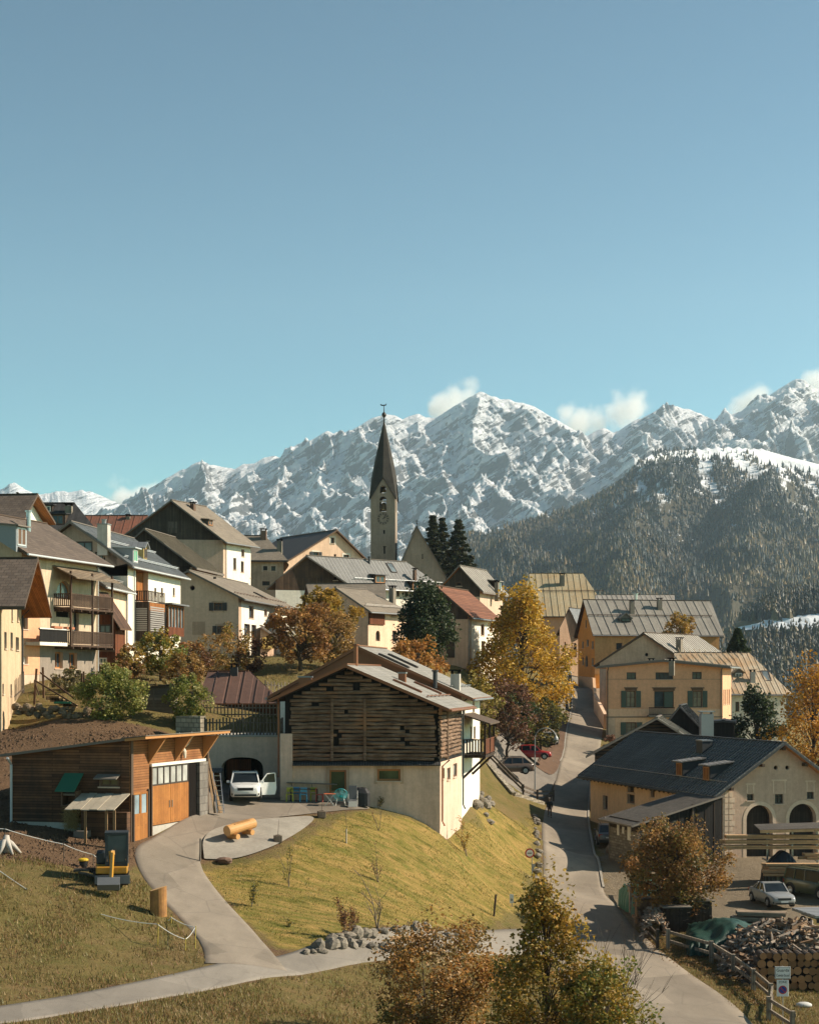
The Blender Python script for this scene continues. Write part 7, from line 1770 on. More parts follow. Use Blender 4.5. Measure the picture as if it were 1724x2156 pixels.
  b=MB();b.box((sx*(hw+.09),Y(c0+.06),Z(P['belt']+.03)),(.2,.12,.14));b.build('mirror',mat,t,bevel=.02)
 b=MB();b.box((0,Y(.004),Z(P['nose']-.06)),(W*.50,.05,H*.10));b.build('grille',TRIM,t)
 b=MB();b.box((0,Y(.006),Z(.225)),(W*.70,.06,H*.07));b.build('front_bumper',TRIM,t)
 for sx in(-1,1):b=MB();b.box((sx*hw*.74,Y(.016),Z(.26)),(.26,.06,.12));b.build('fog_lamp',TRIM,t,bevel=.02)
 b=MB();b.box((0,Y(.002),Z(P['nose']-.06)),(.16,.03,.10));b.build('badge',RIM,t,bevel=.02)
 b=MB();b.box((0,Y(.998),Z(.24)),(W*.76,.08,H*.12));b.build('rear_bumper',TRIM,t)
 b=MB();b.box((0,Y(.0),Z(.295)),(.5,.03,.11));b.build('number_plate',PLATE,t)
 b=MB();b.box((0,Y(1.003),Z(.42)),(.5,.02,.11));b.build('number_plate',PLATE,t)
 if kind in('suv','van'):
  b=MB()
  for sx in(-1,1):b.tube([(sx*wr_*.86,Y(r0+.04),Z(1.0)),(sx*wr_*.86,Y(r0+.1),Z(1.03)),(sx*wr_*.86,Y(r1-.04),Z(1.02)),(sx*wr_*.86,Y(r1),Z(.985))],.022,6)
  b.build('roof_rail',TRIM,t)
 if door_open:
  hinge=Vector((hw*.98,Y(.33),0));d=MB();a=R(68);dr=Vector((math.sin(a),math.cos(a),0));n=Vector((-dr.y,dr.x,0))*.09
  q=[(0,.17),(.98,.17),(1.08,.40),(1.05,P['belt'])];pr=[hinge+dr*x+Vector((0,0,Z(z)))for x,z in q+[(0,P['belt'])]]
  d.poly(pr);d.poly([p+n for p in pr][::-1])
  for i in range(5):j=(i+1)%5;d.poly([pr[i],pr[i]+n,pr[j]+n,pr[j]])
  dd=d.build('door',mat,t)
  d=MB();fr_=[hinge+dr*x+Vector((0,0,Z(z)))+n*.5 for x,z in((.05,P['belt']),(.45,.93),(.98,.95),(1.04,P['belt']))]
  for p,q2 in zip(fr_,fr_[1:]):d.bar(p,q2,.06,.06)
  d.build('window_frame',mat,dd);d=MB();d.poly(fr_);d.build('pane',CARG,dd)
 t.location=pos;t.rotation_euler=(pitch,0,rz)if pitch==0 else(Matrix.Rotation(rz,3,'Z')@Matrix.Rotation(pitch,3,'X')).to_euler()
 return t
car('parked_car','white SUV with its door standing open before the dark arched garage',gat(516,105.6,.06),R(6),4.7,1.9,1.70,paint('white_paint',(.74,.73,.70)),'suv',door_open=True,group='parked cars')
car('parked_car','brown estate SUV parked sideways on the pad by the street lamp',gat(1072,168.5,.04),R(-84),4.65,1.9,1.70,paint('brown_paint',(.115,.082,.060)),'suv',group='parked cars')
car('parked_car','red hatchback half hidden behind the brown car',gat(1120,177,.04),R(84),4.0,1.75,1.52,paint('red_paint',(.36,.022,.020)),'hatch',group='parked cars')
car('parked_car','light grey car tucked under the dark bush beside the street',gat(1156,196,.04),R(168),4.0,1.75,1.5,paint('grey_paint',(.33,.33,.32)),'hatch',group='parked cars')
car('parked_car','silver car far up at the top of the village street',gat(1183,279,.04),R(20),4.2,1.75,1.45,paint('silver_paint',(.25,.25,.245)),'sedan',group='parked cars')
car('parked_car','dark grey SUV seen from behind at the foot of the black roofed barn',gat(1279,141,.04),R(176),4.6,1.88,1.72,paint('graphite_paint',(.10,.10,.10)),'suv',group='parked cars')
car('parked_car','silver saloon facing the camera in the wood yard',gat(1625,113,.05),R(9),4.55,1.78,1.47,paint('silver_paint',(.25,.25,.245)),'sedan',group='parked cars')
car('parked_van','dark olive van at the right edge behind the silver saloon',gat(1716,116,.05),R(28),4.7,1.85,1.95,paint('olive_paint',(.085,.090,.045)),'van','van',group='parked cars')
def trailer():
 p=gat(1728,105.5,.05);t=thing('flat_trailer','grey flatbed trailer with black running gear at the right edge','trailer',p)
 mb=MB();mb.box(p+Vector((0,0,.95)),(2.3,3.6,.12),R(10))
 for k in range(6):mb.box(p+Matrix.Rotation(R(10),3,'Z')@Vector((0,-1.6+k*.64,1.03)),(2.25,.5,.05),R(10))
 mb.build('bed',plain('grey_bed',(.30,.30,.30),.5,.3),t)
 mb=MB();mb.box(p+Vector((0,0,.75)),(1.2,3.3,.2),R(10));mb.bar(p+Vector((.1,-1.8,.75)),p+Vector((.35,-3.1,.5)),.12,.12);mb.build('chassis',TRIM,t)
 for sx in(-1,1):
  for yy in(-.5,.5):
   mb=MB();c=p+Matrix.Rotation(R(10),3,'Z')@Vector((sx*.95,yy,.36));mb.lathe(c,[(.15,-.1),(.33,-.1),(.36,-.06),(.36,.06),(.33,.1),(.15,.1)],16,0,Matrix.Rotation(R(10),3,'Z')@Matrix.Rotation(R(90),3,'Y'));mb.build('wheel',TYRE,t)
 mb=MB();mb.box(p+Matrix.Rotation(R(10),3,'Z')@Vector((0,-1.78,.7)),(2.1,.06,.22),R(10));mb.build('light_bar',TRIM,t)
trailer()
def excavator():
 p=gat(236,82.3,.03);t=thing('mini_excavator','small yellow excavator with dark cab, bucket resting on the grass','excavator',p);rz=R(8);M=Matrix.Rotation(rz,3,'Z')
 YEL=paint('digger_yellow',(.50,.24,.025));DK=plain('cab_dark',(.022,.030,.036),.4);q=lambda x,y,z:p+M@Vector((x,y,z))
 for sx in(-.62,.62):
  mb=MB();pr=[(-.95,.12),(-.85,.02),(.85,.02),(.95,.12),(.95,.35),(.85,.46),(-.85,.46),(-.95,.35)]
  for s in(-.16,.16):mb.poly([q(sx+s,y,z)for y,z in(pr if s>0 else pr[::-1])])
  for i in range(8):
   j=(i+1)%8;mb.poly([q(sx-.16,*pr[i]),q(sx+.16,*pr[i]),q(sx+.16,*pr[j]),q(sx-.16,*pr[j])])
  for k in range(12):mb.bar(q(sx-.17,-.8+k*.145,.47),q(sx+.17,-.8+k*.145,.47),.05,.05)
  mb.build('track',TYRE,t)
 mb=MB();mb.box(q(0,0,.35),(.9,1.1,.3),rz);mb.build('undercarriage',TRIM,t)
 mb=MB();mb.box(q(.0,.1,.72),(1.5,1.7,.36),rz);mb.box(q(-.52,.35,1.0),(.46,1.0,.34),rz);mb.lathe(q(0,.75,.62),[(.74,0),(.78,.1),(.76,.40),(.6,.5)],18);mb.build('body',YEL,t,bevel=.06)
 mb=MB();mb.box(q(-.52,.15,1.28),(.44,1.0,.62),rz);mb.build('engine_cover',DK,t,bevel=.08)
 cb=MB()
 for x in(-.27,.72):
  for y in(-.62,.62):cb.bar(q(x,y,.92),q(x,y*(.9 if y<0 else 1),2.42),.09,.09)
 cb.box(q(.225,.02,2.46),(1.12,1.32,.12),rz);cb.box(q(.225,-.62,1.02),(1.0,.06,.22),rz);cb.box(q(.72,.0,1.10),(.06,1.2,.4),rz);cb.box(q(-.27,.0,1.10),(.06,1.2,.4),rz)
 c=cb.build('cab',DK,t)
 for nm,a,b in(('windscreen',(-.2,-.60,1.12),(.66,-.57,2.36)),('rear_window',(-.2,.60,1.12),(.66,.60,2.36))):
  g_=MB();g_.poly([q(a[0],a[1],a[2]),q(b[0],a[1],a[2]),q(b[0],b[1],b[2]),q(a[0],b[1],b[2])]);g_.build(nm,glass('cab_glass',(.05,.07,.075),.1),c)
 mb=MB();mb.box(q(.22,.15,1.15),(.46,.46,.14),rz);mb.box(q(.22,.36,1.5),(.44,.12,.62),rz);mb.build('seat',TRIM,c,bevel=.04)
 mb=MB();mb.bar(q(.02,-.85,.75),q(.0,-1.2,1.35),.17,.22);mb.bar(q(.0,-1.2,1.35),q(-.02,-1.45,1.62),.15,.2);mb.bar(q(-.02,-1.45,1.62),q(.1,-1.62,1.66),.2,.2);b=mb.build('boom',YEL,t)
 mb=MB();mb.bar(q(.08,-1.6,1.66),q(.02,-1.75,.50),.12,.17);mb.build('dipper_arm',YEL,t)
 mb=MB();mb.tube([q(.05,-1.0,.80),q(.05,-1.32,1.35)],.05,8);mb.tube([q(.05,-1.32,1.75),q(.05,-1.72,1.25)],.045,8);mb.build('hydraulic_ram',plain('ram_steel',(.40,.33,.22),.3,.8),t)
 mb=MB();pr=[(-1.55,.50),(-1.9,.52),(-2.15,.20),(-2.0,-.08),(-1.6,-.05),(-1.7,.15),(-1.85,.3)]
 for x in(-.62,.42):mb.poly([q(x,y,z)for y,z in pr])
 for i in(0,1,2,3):mb.poly([q(-.62,*pr[i]),q(.42,*pr[i]),q(.42,*pr[i+1]),q(-.62,*pr[i+1])])
 for k in range(5):mb.bar(q(-.55+k*.23,-1.62,-.03),q(-.55+k*.23,-1.45,.0),.08,.03)
 mb.build('bucket',plain('bucket_steel',(.16,.165,.17),.55,.4),t)
 mb=MB();mb.box(q(.05,-1.12,.32),(1.65,.07,.40),rz);mb.bar(q(-.4,-.5,.3),q(-.4,-1.1,.3),.1,.1);mb.bar(q(.5,-.5,.3),q(.5,-1.1,.3),.1,.1);mb.build('dozer_blade',plain('bucket_steel',(.16,.165,.17),.55,.4),t)
excavator()
def person():
 p=gat(1157,153.5,.05);t=thing('person','person in black jacket walking down the middle of the sunny street','person',p)
 def skin(name,V,E_,Rr,mat,sub=2,parent=t):
  me=bpy.data.meshes.new(name);me.from_pydata([tuple(v)for v in V],E_,[]);me.materials.append(mat)
  o=bpy.data.objects.new(name,me);COL.objects.link(o);o.parent=parent
  md=o.modifiers.new('skin','SKIN');md.use_smooth_shade=True
  for i,r in enumerate(Rr):me.skin_vertices[0].data[i].radius=r if isinstance(r,tuple)else(r,r)
  me.skin_vertices[0].data[0].use_root=True
  o.modifiers.new('sub','SUBSURF').levels=sub;o.modifiers['sub'].render_levels=sub
  return o
 SK=plain('skin_tone',(.42,.24,.16),.6);JK=plain('black_jacket',(.018,.017,.018),.8);TR=plain('dark_trousers',(.10,.045,.030),.85);HR=plain('grey_hair',(.22,.19,.16),.8)
 V=[(0,0,.93),(0,.01,1.15),(0,.0,1.38),(0,0,1.50),(0,-.01,1.57),(0,-.02,1.66),(0,-.01,1.74),(.17,0,1.41),(.24,.06,1.15),(.25,-.02,.92),(.25,-.05,.84),(-.17,0,1.41),(-.24,-.08,1.16),(-.24,-.20,.96),(-.24,-.24,.89),(.09,0,.88),(.10,-.16,.50),(.10,-.20,.10),(.10,-.32,.05),(-.09,0,.88),(-.09,.10,.50),(-.09,.30,.16),(-.09,.22,.07)]
 Ed=[(0,1),(1,2),(2,3),(3,4),(4,5),(5,6),(2,7),(7,8),(8,9),(9,10),(2,11),(11,12),(12,13),(13,14),(0,15),(15,16),(16,17),(17,18),(0,19),(19,20),(20,21),(21,22)]
 Rr=[(.15,.11),(.14,.10),(.16,.10),.055,.055,(.085,.10),.06,.06,.045,.034,.026,.06,.045,.034,.026,.085,.058,.04,.035,.085,.058,.04,.035]
 skin('body',V,Ed,Rr,SK)
 skin('jacket',[V[i]for i in(0,1,2,7,8,9,11,12,13)]+[(0,0,1.47),(0,0,.80)],[(0,1),(1,2),(2,3),(3,4),(4,5),(2,6),(6,7),(7,8),(2,9),(0,10)],[(.185,.14),(.175,.13),(.19,.13),.085,.068,.055,.085,.068,.055,.085,(.19,.14)],JK)
 skin('trousers',[V[i]for i in(0,15,16,17,19,20,21)],[(0,1),(1,2),(2,3),(0,4),(4,5),(5,6)],[(.16,.12),.105,.078,.055,.105,.078,.055],TR)
 skin('hair',[(0,.02,1.70),(0,.0,1.775),(0,.06,1.66)],[(0,1),(0,2)],[(.088,.09),.055,.07],HR,2)
 for sx in(-1,1):
  mb=MB();mb.lathe((p.x+sx*.033,p.y-.112,p.z+1.67),[(.001,-.012),(.012,0),(.001,.012)],8);mb.build('eye',K_DARK,t)
  f=Vector(V[18 if sx>0 else 22]);mb=MB();mb.tube([p+f+Vector((0,.20,-.01)),p+f+Vector((0,.05,.0)),p+f+Vector((0,-.08,-.015))],[.05,.055,.04],8);mb.build('shoe',TRIM,t,smooth=True)
  hd=Vector(V[10 if sx>0 else 14])
  mb=MB()
  for k in range(4):mb.tube([p+hd+Vector((0,-.03+k*.018,.0)),p+hd+Vector((0,-.035+k*.02,-.045)),p+hd+Vector((-sx*.012,-.035+k*.02,-.085+.008*abs(k-1.5)))],[.010,.009,.007],5)
  mb.tube([p+hd+Vector((-sx*.02,-.03,.02)),p+hd+Vector((-sx*.045,-.05,-.02))],[.010,.008],5);mb.build('fingers',SK,t)
 mb=MB();mb.tube([p+Vector((0,-.125,1.66)),p+Vector((0,-.14,1.635)),p+Vector((0,-.118,1.625))],[.008,.016,.01],6);mb.build('nose',SK,t)
 mb=MB();mb.bar(p+Vector((-.025,-.118,1.598)),p+Vector((.025,-.118,1.598)),.01,.01);mb.build('mouth',plain('lips',(.30,.12,.10),.6),t)
person()
def lamp():
 p=gat(1126,166.5);t=thing('street_lamp','grey street lamp with hooked top beside the parking pad','street lamp',p);H_=zz(1556,166.5)-p.z
 mb=MB();r=1.05;pts=[p,p+Vector((0,0,H_*.5)),p+Vector((0,0,H_))]+[p+Vector((r-r*math.cos(a),0,H_+r*math.sin(a)))for a in[k*math.pi/10 for k in range(1,10)]];mb.tube(pts,[.07,.06,.05]+[.045]*9,8);mb.build('post',plain('lamp_grey',(.30,.31,.30),.5,.3),t)
 e=pts[-1];mb=MB();mb.lathe(e+Vector((0,0,-.45)),[(.05,-.02),(.24,0),(.22,.18),(.08,.42),(.05,.5)],12);mb.build('lamp_head',plain('lamp_grey',(.30,.31,.30),.5,.3),t)
lamp()
def disc(mb,c,r,y,n=28,mi=0,r0=0.0):
 for k in range(n):
  a0,a1=2*math.pi*k/n,2*math.pi*(k+1)/n;P=lambda rr,a,yy:(c.x+rr*math.cos(a),c.y+yy,c.z+rr*math.sin(a))
  mb.poly([P(r0,a0,y),P(r,a0,y),P(r,a1,y),P(r0,a1,y)]if r0 else[P(0,0,y),P(r,a0,y),P(r,a1,y)],mi=mi)
  mb.poly([P(r,a0,y),P(r,a0,y+.02),P(r,a1,y+.02),P(r,a1,y)],mi=mi)
SW,SRED,SBLU,SBLK=plain('sign_white',(.72,.71,.68),.5),plain('sign_red',(.45,.025,.02),.5),plain('sign_blue',(.02,.05,.26),.5),plain('sign_black',(.02,.02,.02),.6)
def text(s,loc,size,parent,mat=SBLK,name='lettering',sx=1.0):
 cu=bpy.data.curves.new(name,'FONT');cu.body=s;cu.size=size;cu.align_x='CENTER';cu.align_y='CENTER';cu.extrude=.002;cu.materials.append(mat)
 oc=bpy.data.objects.new(name+'_curve',cu);COL.objects.link(oc);me=bpy.data.meshes.new_from_object(oc.evaluated_get(bpy.context.evaluated_depsgraph_get()));bpy.data.objects.remove(oc)
 o=bpy.data.objects.new(name,me);COL.objects.link(o);o.parent=parent;o.location=Vector(loc)-WB[parent.name];o.rotation_euler=(R(90),0,0);o.scale=(sx,1,1);return o
def signs():
 Y=119;g=gat(1120,Y);c=px(1115,1797,Y-.1);t=thing('road_sign','round red rimmed traffic sign on the rocky road edge','road sign',g)
 mb=MB();mb.tube([g+Vector((0,.1,-.2)),Vector((g.x,Y+.1,c.z+.3))],.035,8);mb.build('post',METAL,t)
 r=10*Y/F;mb=MB();disc(mb,c,r,0,mi=0);disc(mb,c,r*.72,-.006,mi=1);mb.build('sign_plate',[SRED,SW],t)
 mb=MB();mb.box((c.x,c.y-.015,c.z),(r*.9,.012,r*.16));mb.build('sign_symbol',SBLK,t)
 q=px(1123,1827,Y);mb=MB();mb.box((q.x,Y+.04,q.z),(.26,.03,.48));mb.build('back_plate',plain('plate_grey',(.30,.31,.31),.6),t)
 Y=106;g=gat(1078,Y);c=px(1077,1893,Y);t=thing('small_sign','small white sign plate beside the leaning pole','sign',g)
 mb=MB();mb.tube([g-Vector((0,0,.2)),c+Vector((0,.04,.2))],.025,6);mb.build('post',METAL,t);mb=MB();mb.box(c,(.24,.02,.55));k=mb.build('sign_plate',SW,t);mb=MB();mb.box(c+Vector((0,-.014,-.08)),(.12,.008,.06));mb.build('sign_symbol',SBLK,t)
 Y=84;g=gat(1648,Y);t=thing('place_sign','village name plate above a no parking zone plate on one post','road sign',g)
 a,b=px(1631,2036,Y),px(1664,2062,Y);mb=MB();mb.tube([g-Vector((0,0,.2)),Vector((g.x,Y+.05,a.z+.03))],.03,8);mb.build('post',METAL,t)
 c=(a+b)/2;w,hh=b.x-a.x,a.z-b.z;mb=MB();mb.box(c,(w,.03,hh));n=mb.build('name_plate',SW,t,bevel=.012)
 mb=MB()
 for x0,x1,z0,z1 in((-w/2+.02,w/2-.02,hh/2-.035,hh/2-.02),(-w/2+.02,w/2-.02,-hh/2+.02,-hh/2+.035),(-w/2+.02,-w/2+.035,-hh/2+.036,hh/2-.036),(w/2-.035,w/2-.02,-hh/2+.036,hh/2-.036)):mb.box((c.x+(x0+x1)/2,Y-.017,c.z+(z0+z1)/2),(x1-x0,.004,z1-z0))
 mb.build('sign_border',SBLK,n);text('Guarda',(c.x,Y-.02,c.z+.12),.21,n);text('Cumün Scuol',(c.x,Y-.02,c.z-.13),.19,n,sx=.62)
 a,b=px(1635,2064,Y),px(1660,2099,Y);c=(a+b)/2;w,hh=b.x-a.x,a.z-b.z;mb=MB();mb.box(c,(w,.03,hh));n=mb.build('zone_plate',SW,t,bevel=.012)
 text('ZONE',(c.x,Y-.02,c.z+hh*.36),.15,n)
 cc=Vector((c.x,Y-.018,c.z-hh*.10));r=w*.36;mb=MB();disc(mb,cc,r,0,mi=0);disc(mb,cc,r*.78,-.003,mi=1);mb.bar(cc+Vector((-r*.55,-.008,r*.55)),cc+Vector((r*.55,-.008,-r*.55)),r*.2,.006,0,Vector((0,-1,0)));mb.build('sign_symbol',[SRED,SBLU],n)
signs()
def pole(name,label,cat,u0,v0,u1,v1,Y,r,mat):
 a,b=px(u0,v0,Y),px(u1,v1,Y);mb=MB();mb.tube([a,(a+b)/2+Vector((.01,0,0)),b],r,8);o=mb.build(name,mat,base=b);tag(o,label,cat)
pole('leaning_pole','dark slanting wooden pole above the boulder wall right side','pole',1044,1884,1034,1982,100,.06,D_DARK)
pole('bollard_post','short dark post at the near corner of the concrete patio','post',422,1766,421,1814,92.5,.055,F_GREY)
def rail_fence(name,label,feet,H_,rails=(.42,.88),mat=FEN,pr=.09):
 t=thing(name,label,'fence',feet[0])
 for p in feet:mb=MB();mb.bar(p-Vector((0,0,.3)),p+Vector((0,0,H_)),pr*2,pr*2);mb.box(p+Vector((0,0,H_+.03)),(pr*2.2,pr*2.2,.06));mb.build('post',mat,t)
 for a,b in zip(feet,feet[1:]):
  d=(b-a).normalized()*.12;n=Vector((d.y,-d.x,0)).normalized()*(-pr*.9 if d.x*0==0 else 0)
  for z in rails:mb=MB();mb.bar(a-d+n+Vector((0,0,H_*z)),b+d+n+Vector((0,0,H_*z)),.09,.17);mb.build('rail',mat,t)
FEN2=planks('fence_rail_wood',(.42,.345,.26),(.29,.235,.175),.14)
rail_fence('rail_fence','grey wooden two rail fence curving along the road below the firewood',[gpx(u,v)for u,v in((1406,2001),(1497,2029),(1543,2058),(1586,2088),(1622,2120))]+[gpx(1618,2150),gpx(1668,2185)],1.15,mat=FEN2,pr=.105)
rail_fence('rail_fence','dark old fence holding the covered wood stacks along the kerb',[gpx(u,v)for u,v in((1384,2000),(1352,1966),(1340,1928),(1330,1886))],1.1,(.4,.85),D_GREY)
rail_fence('rail_fence','short grey rail fence above the parking wall',[gat(1020,160,.1),gat(1101,157.5,.1),gat(1131,160.5,.1),gat(1165,166,.1)],1.0,(.5,.9),FEN)
ROCKM=surf('field_stone',(.27,.23,.18),(.16,.14,.112),1.6,.9,.8,.05,fine=6)
ROCKW=surf('warm_stone',(.24,.17,.105),(.15,.11,.075),1.6,.9,.8,.05,fine=6)
def rock_mesh(seed):
 rg=np.random.RandomState(seed);mb=MB();n,m=9,6;P=[]
 fl=rg.rand(5,3)-.5;fl/=np.linalg.norm(fl,axis=1,keepdims=True);off=rg.uniform(.55,.85,5)
 def cut(d):
  r=1.0
  for f,o in zip(fl,off):
   s=d@f
   if s>1e-3:r=min(r,o/s)
  return d*max(.45,r)*rg.uniform(.95,1.05)
 for j in range(m+1):
  th=math.pi*j/m
  for i in range(n):a=2*math.pi*i/n+(j%2)*.35;P.append(cut(np.array([math.sin(th)*math.cos(a),math.sin(th)*math.sin(a),math.cos(th)])))
 for j in range(m):
  for i in range(n):i2=(i+1)%n;mb.poly([P[(j+1)*n+i],P[(j+1)*n+i2],P[j*n+i2],P[j*n+i]])
 return mb
ROCKS=[]
def rocks(name,label,group,spots,mat,cat='boulder'):
 rg=random.Random(len(label));proto=[]
 for i,(p,s)in enumerate(spots):
  if len(proto)<5:o=rock_mesh(40+i+len(label)).build(name,mat);tag(o,label,cat,group);proto.append(o)
  else:o=proto[rg.randint(0,4)].copy();COL.objects.link(o)
  o.location=p;o.rotation_euler=(rg.uniform(-.4,.4),rg.uniform(-.4,.4),rg.uniform(0,6.28));o.scale=(s*rg.uniform(.9,1.5),s*rg.uniform(.8,1.1),s*rg.uniform(.7,1.15))
rg=random.Random(21);sp=[]
for row,(u0,v0,u1,v1,s)in enumerate(((664,1999,770,1996,.40),(640,2012,690,2008,.26),(730,1978,800,1972,.42),(775,2000,890,2010,.34),(800,1968,900,1958,.36),(900,2006,1010,1998,.32),(905,1976,1000,1970,.30),(690,1985,740,1975,.34))):
 n=int(abs(u1-u0)/(s*62))+1
 for k in range(n):f=(k+.5+rg.uniform(-.25,.25))/n;p=gpx(u0+(u1-u0)*f,v0+(v1-v0)*f);sp.append((p+Vector((0,0,s*.25)),s*rg.uniform(.75,1.25)))
rocks('boulder','grey angular boulder in the loose retaining wall above the lane','boulders of the retaining wall above the lane',sp,ROCKM)
sp=[]
for k in range(44):f=k/43;u=30+160*f;v=1496+10*f+rg.uniform(-11,9);p=px(u,v,113.2+rg.uniform(-.3,.3));sp.append((p,rg.uniform(.15,.30)))
rocks('wall_stone','brown rounded stone in the dry wall above the dug soil','stones of the dry wall above the dug soil',sp,ROCKW)
sp=[]
for k in range(34):f=k/33;Y=116+36*f;u=np.interp(Y,[116,122,136,152],[1128,1134,1132,1131])+rg.uniform(-7,3);p=gat(u,Y);sp.append((p+Vector((0,0,rg.uniform(-.1,.25))),rg.uniform(.14,.32)))
rocks('edge_stone','pale stone banked along the left edge of the village street','stones along the street edge',sp,ROCKM)
sp=[(gat(1012+rg.uniform(-14,22),126+rg.uniform(-3,5))+Vector((0,0,rg.uniform(0,.5))),rg.uniform(.25,.45))for k in range(14)]
rocks('corner_stone','grey stone heaped at the foot of the white house corner','stones at the white house corner',sp,ROCKM)
def masonry(name,label,pts,h0,w=.45,mat=W_STONE):
 mb=MB()
 for a,b in zip(pts,pts[1:]):
  d=(b-a);n=int(d.length/1.0)+1
  for k in range(n):p,q=a+d*k/n,a+d*(k+1)/n;mb.bar(p+Vector((0,0,h0/2-.3)),q+d.normalized()*.002+Vector((0,0,h0/2-.3)),w*(1+.02*(k%2)),h0+.6+rg.uniform(-.05,.06))
 o=mb.build(name,mat,base=pts[0]);tag(o,label,'wall')
masonry('stone_wall','pale rubble stone wall left of the arched garage terrace',[px(376,1550,112.5),px(428,1550,111)],1.3,.5,surf('pale_rubble',(.46,.40,.30),(.33,.28,.21),1.5,.9,.8,.06,(.5,.3,.03,.45),.45,.2,var=.4))
masonry('stone_wall','low rubble wall carrying the parking pad, sunlit at its right end',[gat(1022,158.5,-.8),gat(1076,155.5,-.7),gat(1140,160,-.7)],.9,.5,surf('pale_rubble',(.46,.40,.30)))
masonry('stone_wall','mossy stone wall under the larch beside the street',[gat(1168,206),gat(1196,238),gat(1200,262)],1.7,.5)
FRESH=plain('peeled_log',(.50,.255,.085),.65);FRESH2=plain('log_end',(.56,.34,.15),.7)
def trough():
 a,b=gat(482,95.3,.70),gat(530,96.6,.70);t=thing('log_bench','hollowed peeled log on two stub logs on the concrete patio','log bench',(a+b)/2-Vector((0,0,.5)))
 d=(b-a).normalized();mb=MB();mb.tube([a-d*.15,a+d*.02,(a+b)/2,b,b+d*.12],[.30,.31,.29,.30,.29],16)
 mb.build('log',FRESH,t,smooth=False)
 for e,s in((a-d*.155,-1),(b+d*.125,1)):mb=MB();mb.tube([e,e+d*s*.012],.29,16);mb.build('log_end',FRESH2,t)
 n=Vector((-d.y,d.x,0))
 for f in(.18,.82):
  c=a.lerp(b,f)-Vector((0,0,.40));mb=MB();mb.tube([c-n*.42,c+n*.35],.16,12);mb.build('support_log',FRESH,t)
 mb=MB();mb.bar(a+d*.3+Vector((0,0,.27)),b-d*.3+Vector((0,0,.27)),.34,.05);mb.build('seat_hollow',plain('hollow_wood',(.36,.18,.06),.8),t)
trough()
tag(rock_mesh(7).build('slab_stone',plain('brown_slab',(.16,.095,.065),.9)),'flat brown stone lying below the log bench','stone');bpy.data.objects['slab_stone'].location=gpx(472,1818)+Vector((0,0,.12));bpy.data.objects['slab_stone'].scale=(.5,.35,.22)
def block(u,v,w,h_,label,stem):
 p=gpx(u,v);t=thing('planter_block',label,'planter',p);mb=MB();mb.box(p+Vector((0,0,h_/2)),(w,w,h_),R(12))
 for k in range(6):a=k*.9;mb.bar(p+Vector((math.cos(a)*w*.2,math.sin(a)*w*.2,h_)),p+Vector((math.cos(a)*w*.22,math.sin(a)*w*.22,h_+.04)),.08,.08)
 mb.build('block',planks('grey_block',(.26,.20,.15),(.19,.145,.105),.12),t,bevel=.02);mb=MB();mb.tube([p+Vector((0,0,h_)),p+Vector((.03,0,h_+stem*.5)),p+Vector((.06,0,h_+stem))],[.015,.012,.006],5);mb.build('stick',BARK,t)
block(585,1776,.44,.40,'wooden block with a thin stick on the pale concrete patio',.9);block(677,1723,.46,.40,'wooden block with a thin stick at the driveway edge',.7)
def chair(name,label,u,v,Y,rz,col,cat='chair'):
 p=gat(u,Y,.05);t=thing(name,label,cat,p);m=plain(col[0],col[1],.45);M=Matrix.Rotation(rz,3,'Z');q=lambda x,y,z:p+M@Vector((x,y,z))
 mb=MB();mb.box(q(0,0,.45),(.44,.44,.04),rz);mb.build('seat',m,t,bevel=.01)
 for sx in(-.19,.19):
  for sy in(-.19,.19):mb=MB();mb.bar(q(sx*1.1,sy*1.1,0),q(sx,sy,.45),.04,.04);mb.build('leg',m,t)
 mb=MB();mb.box(q(0,.21,.72),(.42,.035,.28),rz)
 for sx in(-.19,.19):mb.bar(q(sx,.2,.45),q(sx,.215,.62),.035,.035)
 mb.build('backrest',m,t,bevel=.01)
for nm,lb,u,rz,col,Y in(('chair','yellow green metal chair, first from the garage',610,0,('chair_lime',(.42,.40,.04)),105.9),('chair','blue chair standing behind the long table by the barn wall',624,3.14,('chair_blue',(.06,.26,.46)),106.5),('chair','light blue chair on the near side of the long table',639,0,('chair_sky',(.10,.36,.52)),105.9),('chair','lime chair behind the right part of the long table',661,3.14,('chair_lime',(.42,.40,.04)),106.5),('chair','red chair at the right end of the long table',673,1.5,('chair_red',(.46,.07,.05)),106.1)):
 chair(nm,lb,u,0,Y,rz,col)
def table():
 a,b=gat(612,106.25,.05),gat(668,106.35,.05);t=thing('long_table','thin dark long table among the coloured chairs','table',(a+b)/2);mb=MB();mb.bar(a+Vector((0,0,.76)),b+Vector((0,0,.76)),.6,.04);mb.build('table_top',D_GREY,t)
 for p in(a,b):
  for sy in(-.24,.24):mb=MB();mb.bar(p+Vector((0,sy,0)),p+Vector((0,sy,.74)),.05,.05);mb.build('leg',TRIM,t)
table()
def shelf():
 h_=[px(604,1648,106.7),px(710,1652,106.7)];t=thing('wall_shelf','long grey shelf board fixed along the barn wall above the chairs','shelf',h_[0]);mb=MB();mb.bar(h_[0],h_[1],.3,.06);mb.build('shelf_board',F_GREY,t)
 for f in(.1,.5,.9):p=h_[0].lerp(h_[1],f);mb=MB();mb.bar(p+Vector((0,.15,-.25)),p+Vector((0,-.1,-.03)),.04,.04);mb.build('bracket',F_GREY,t)
shelf()
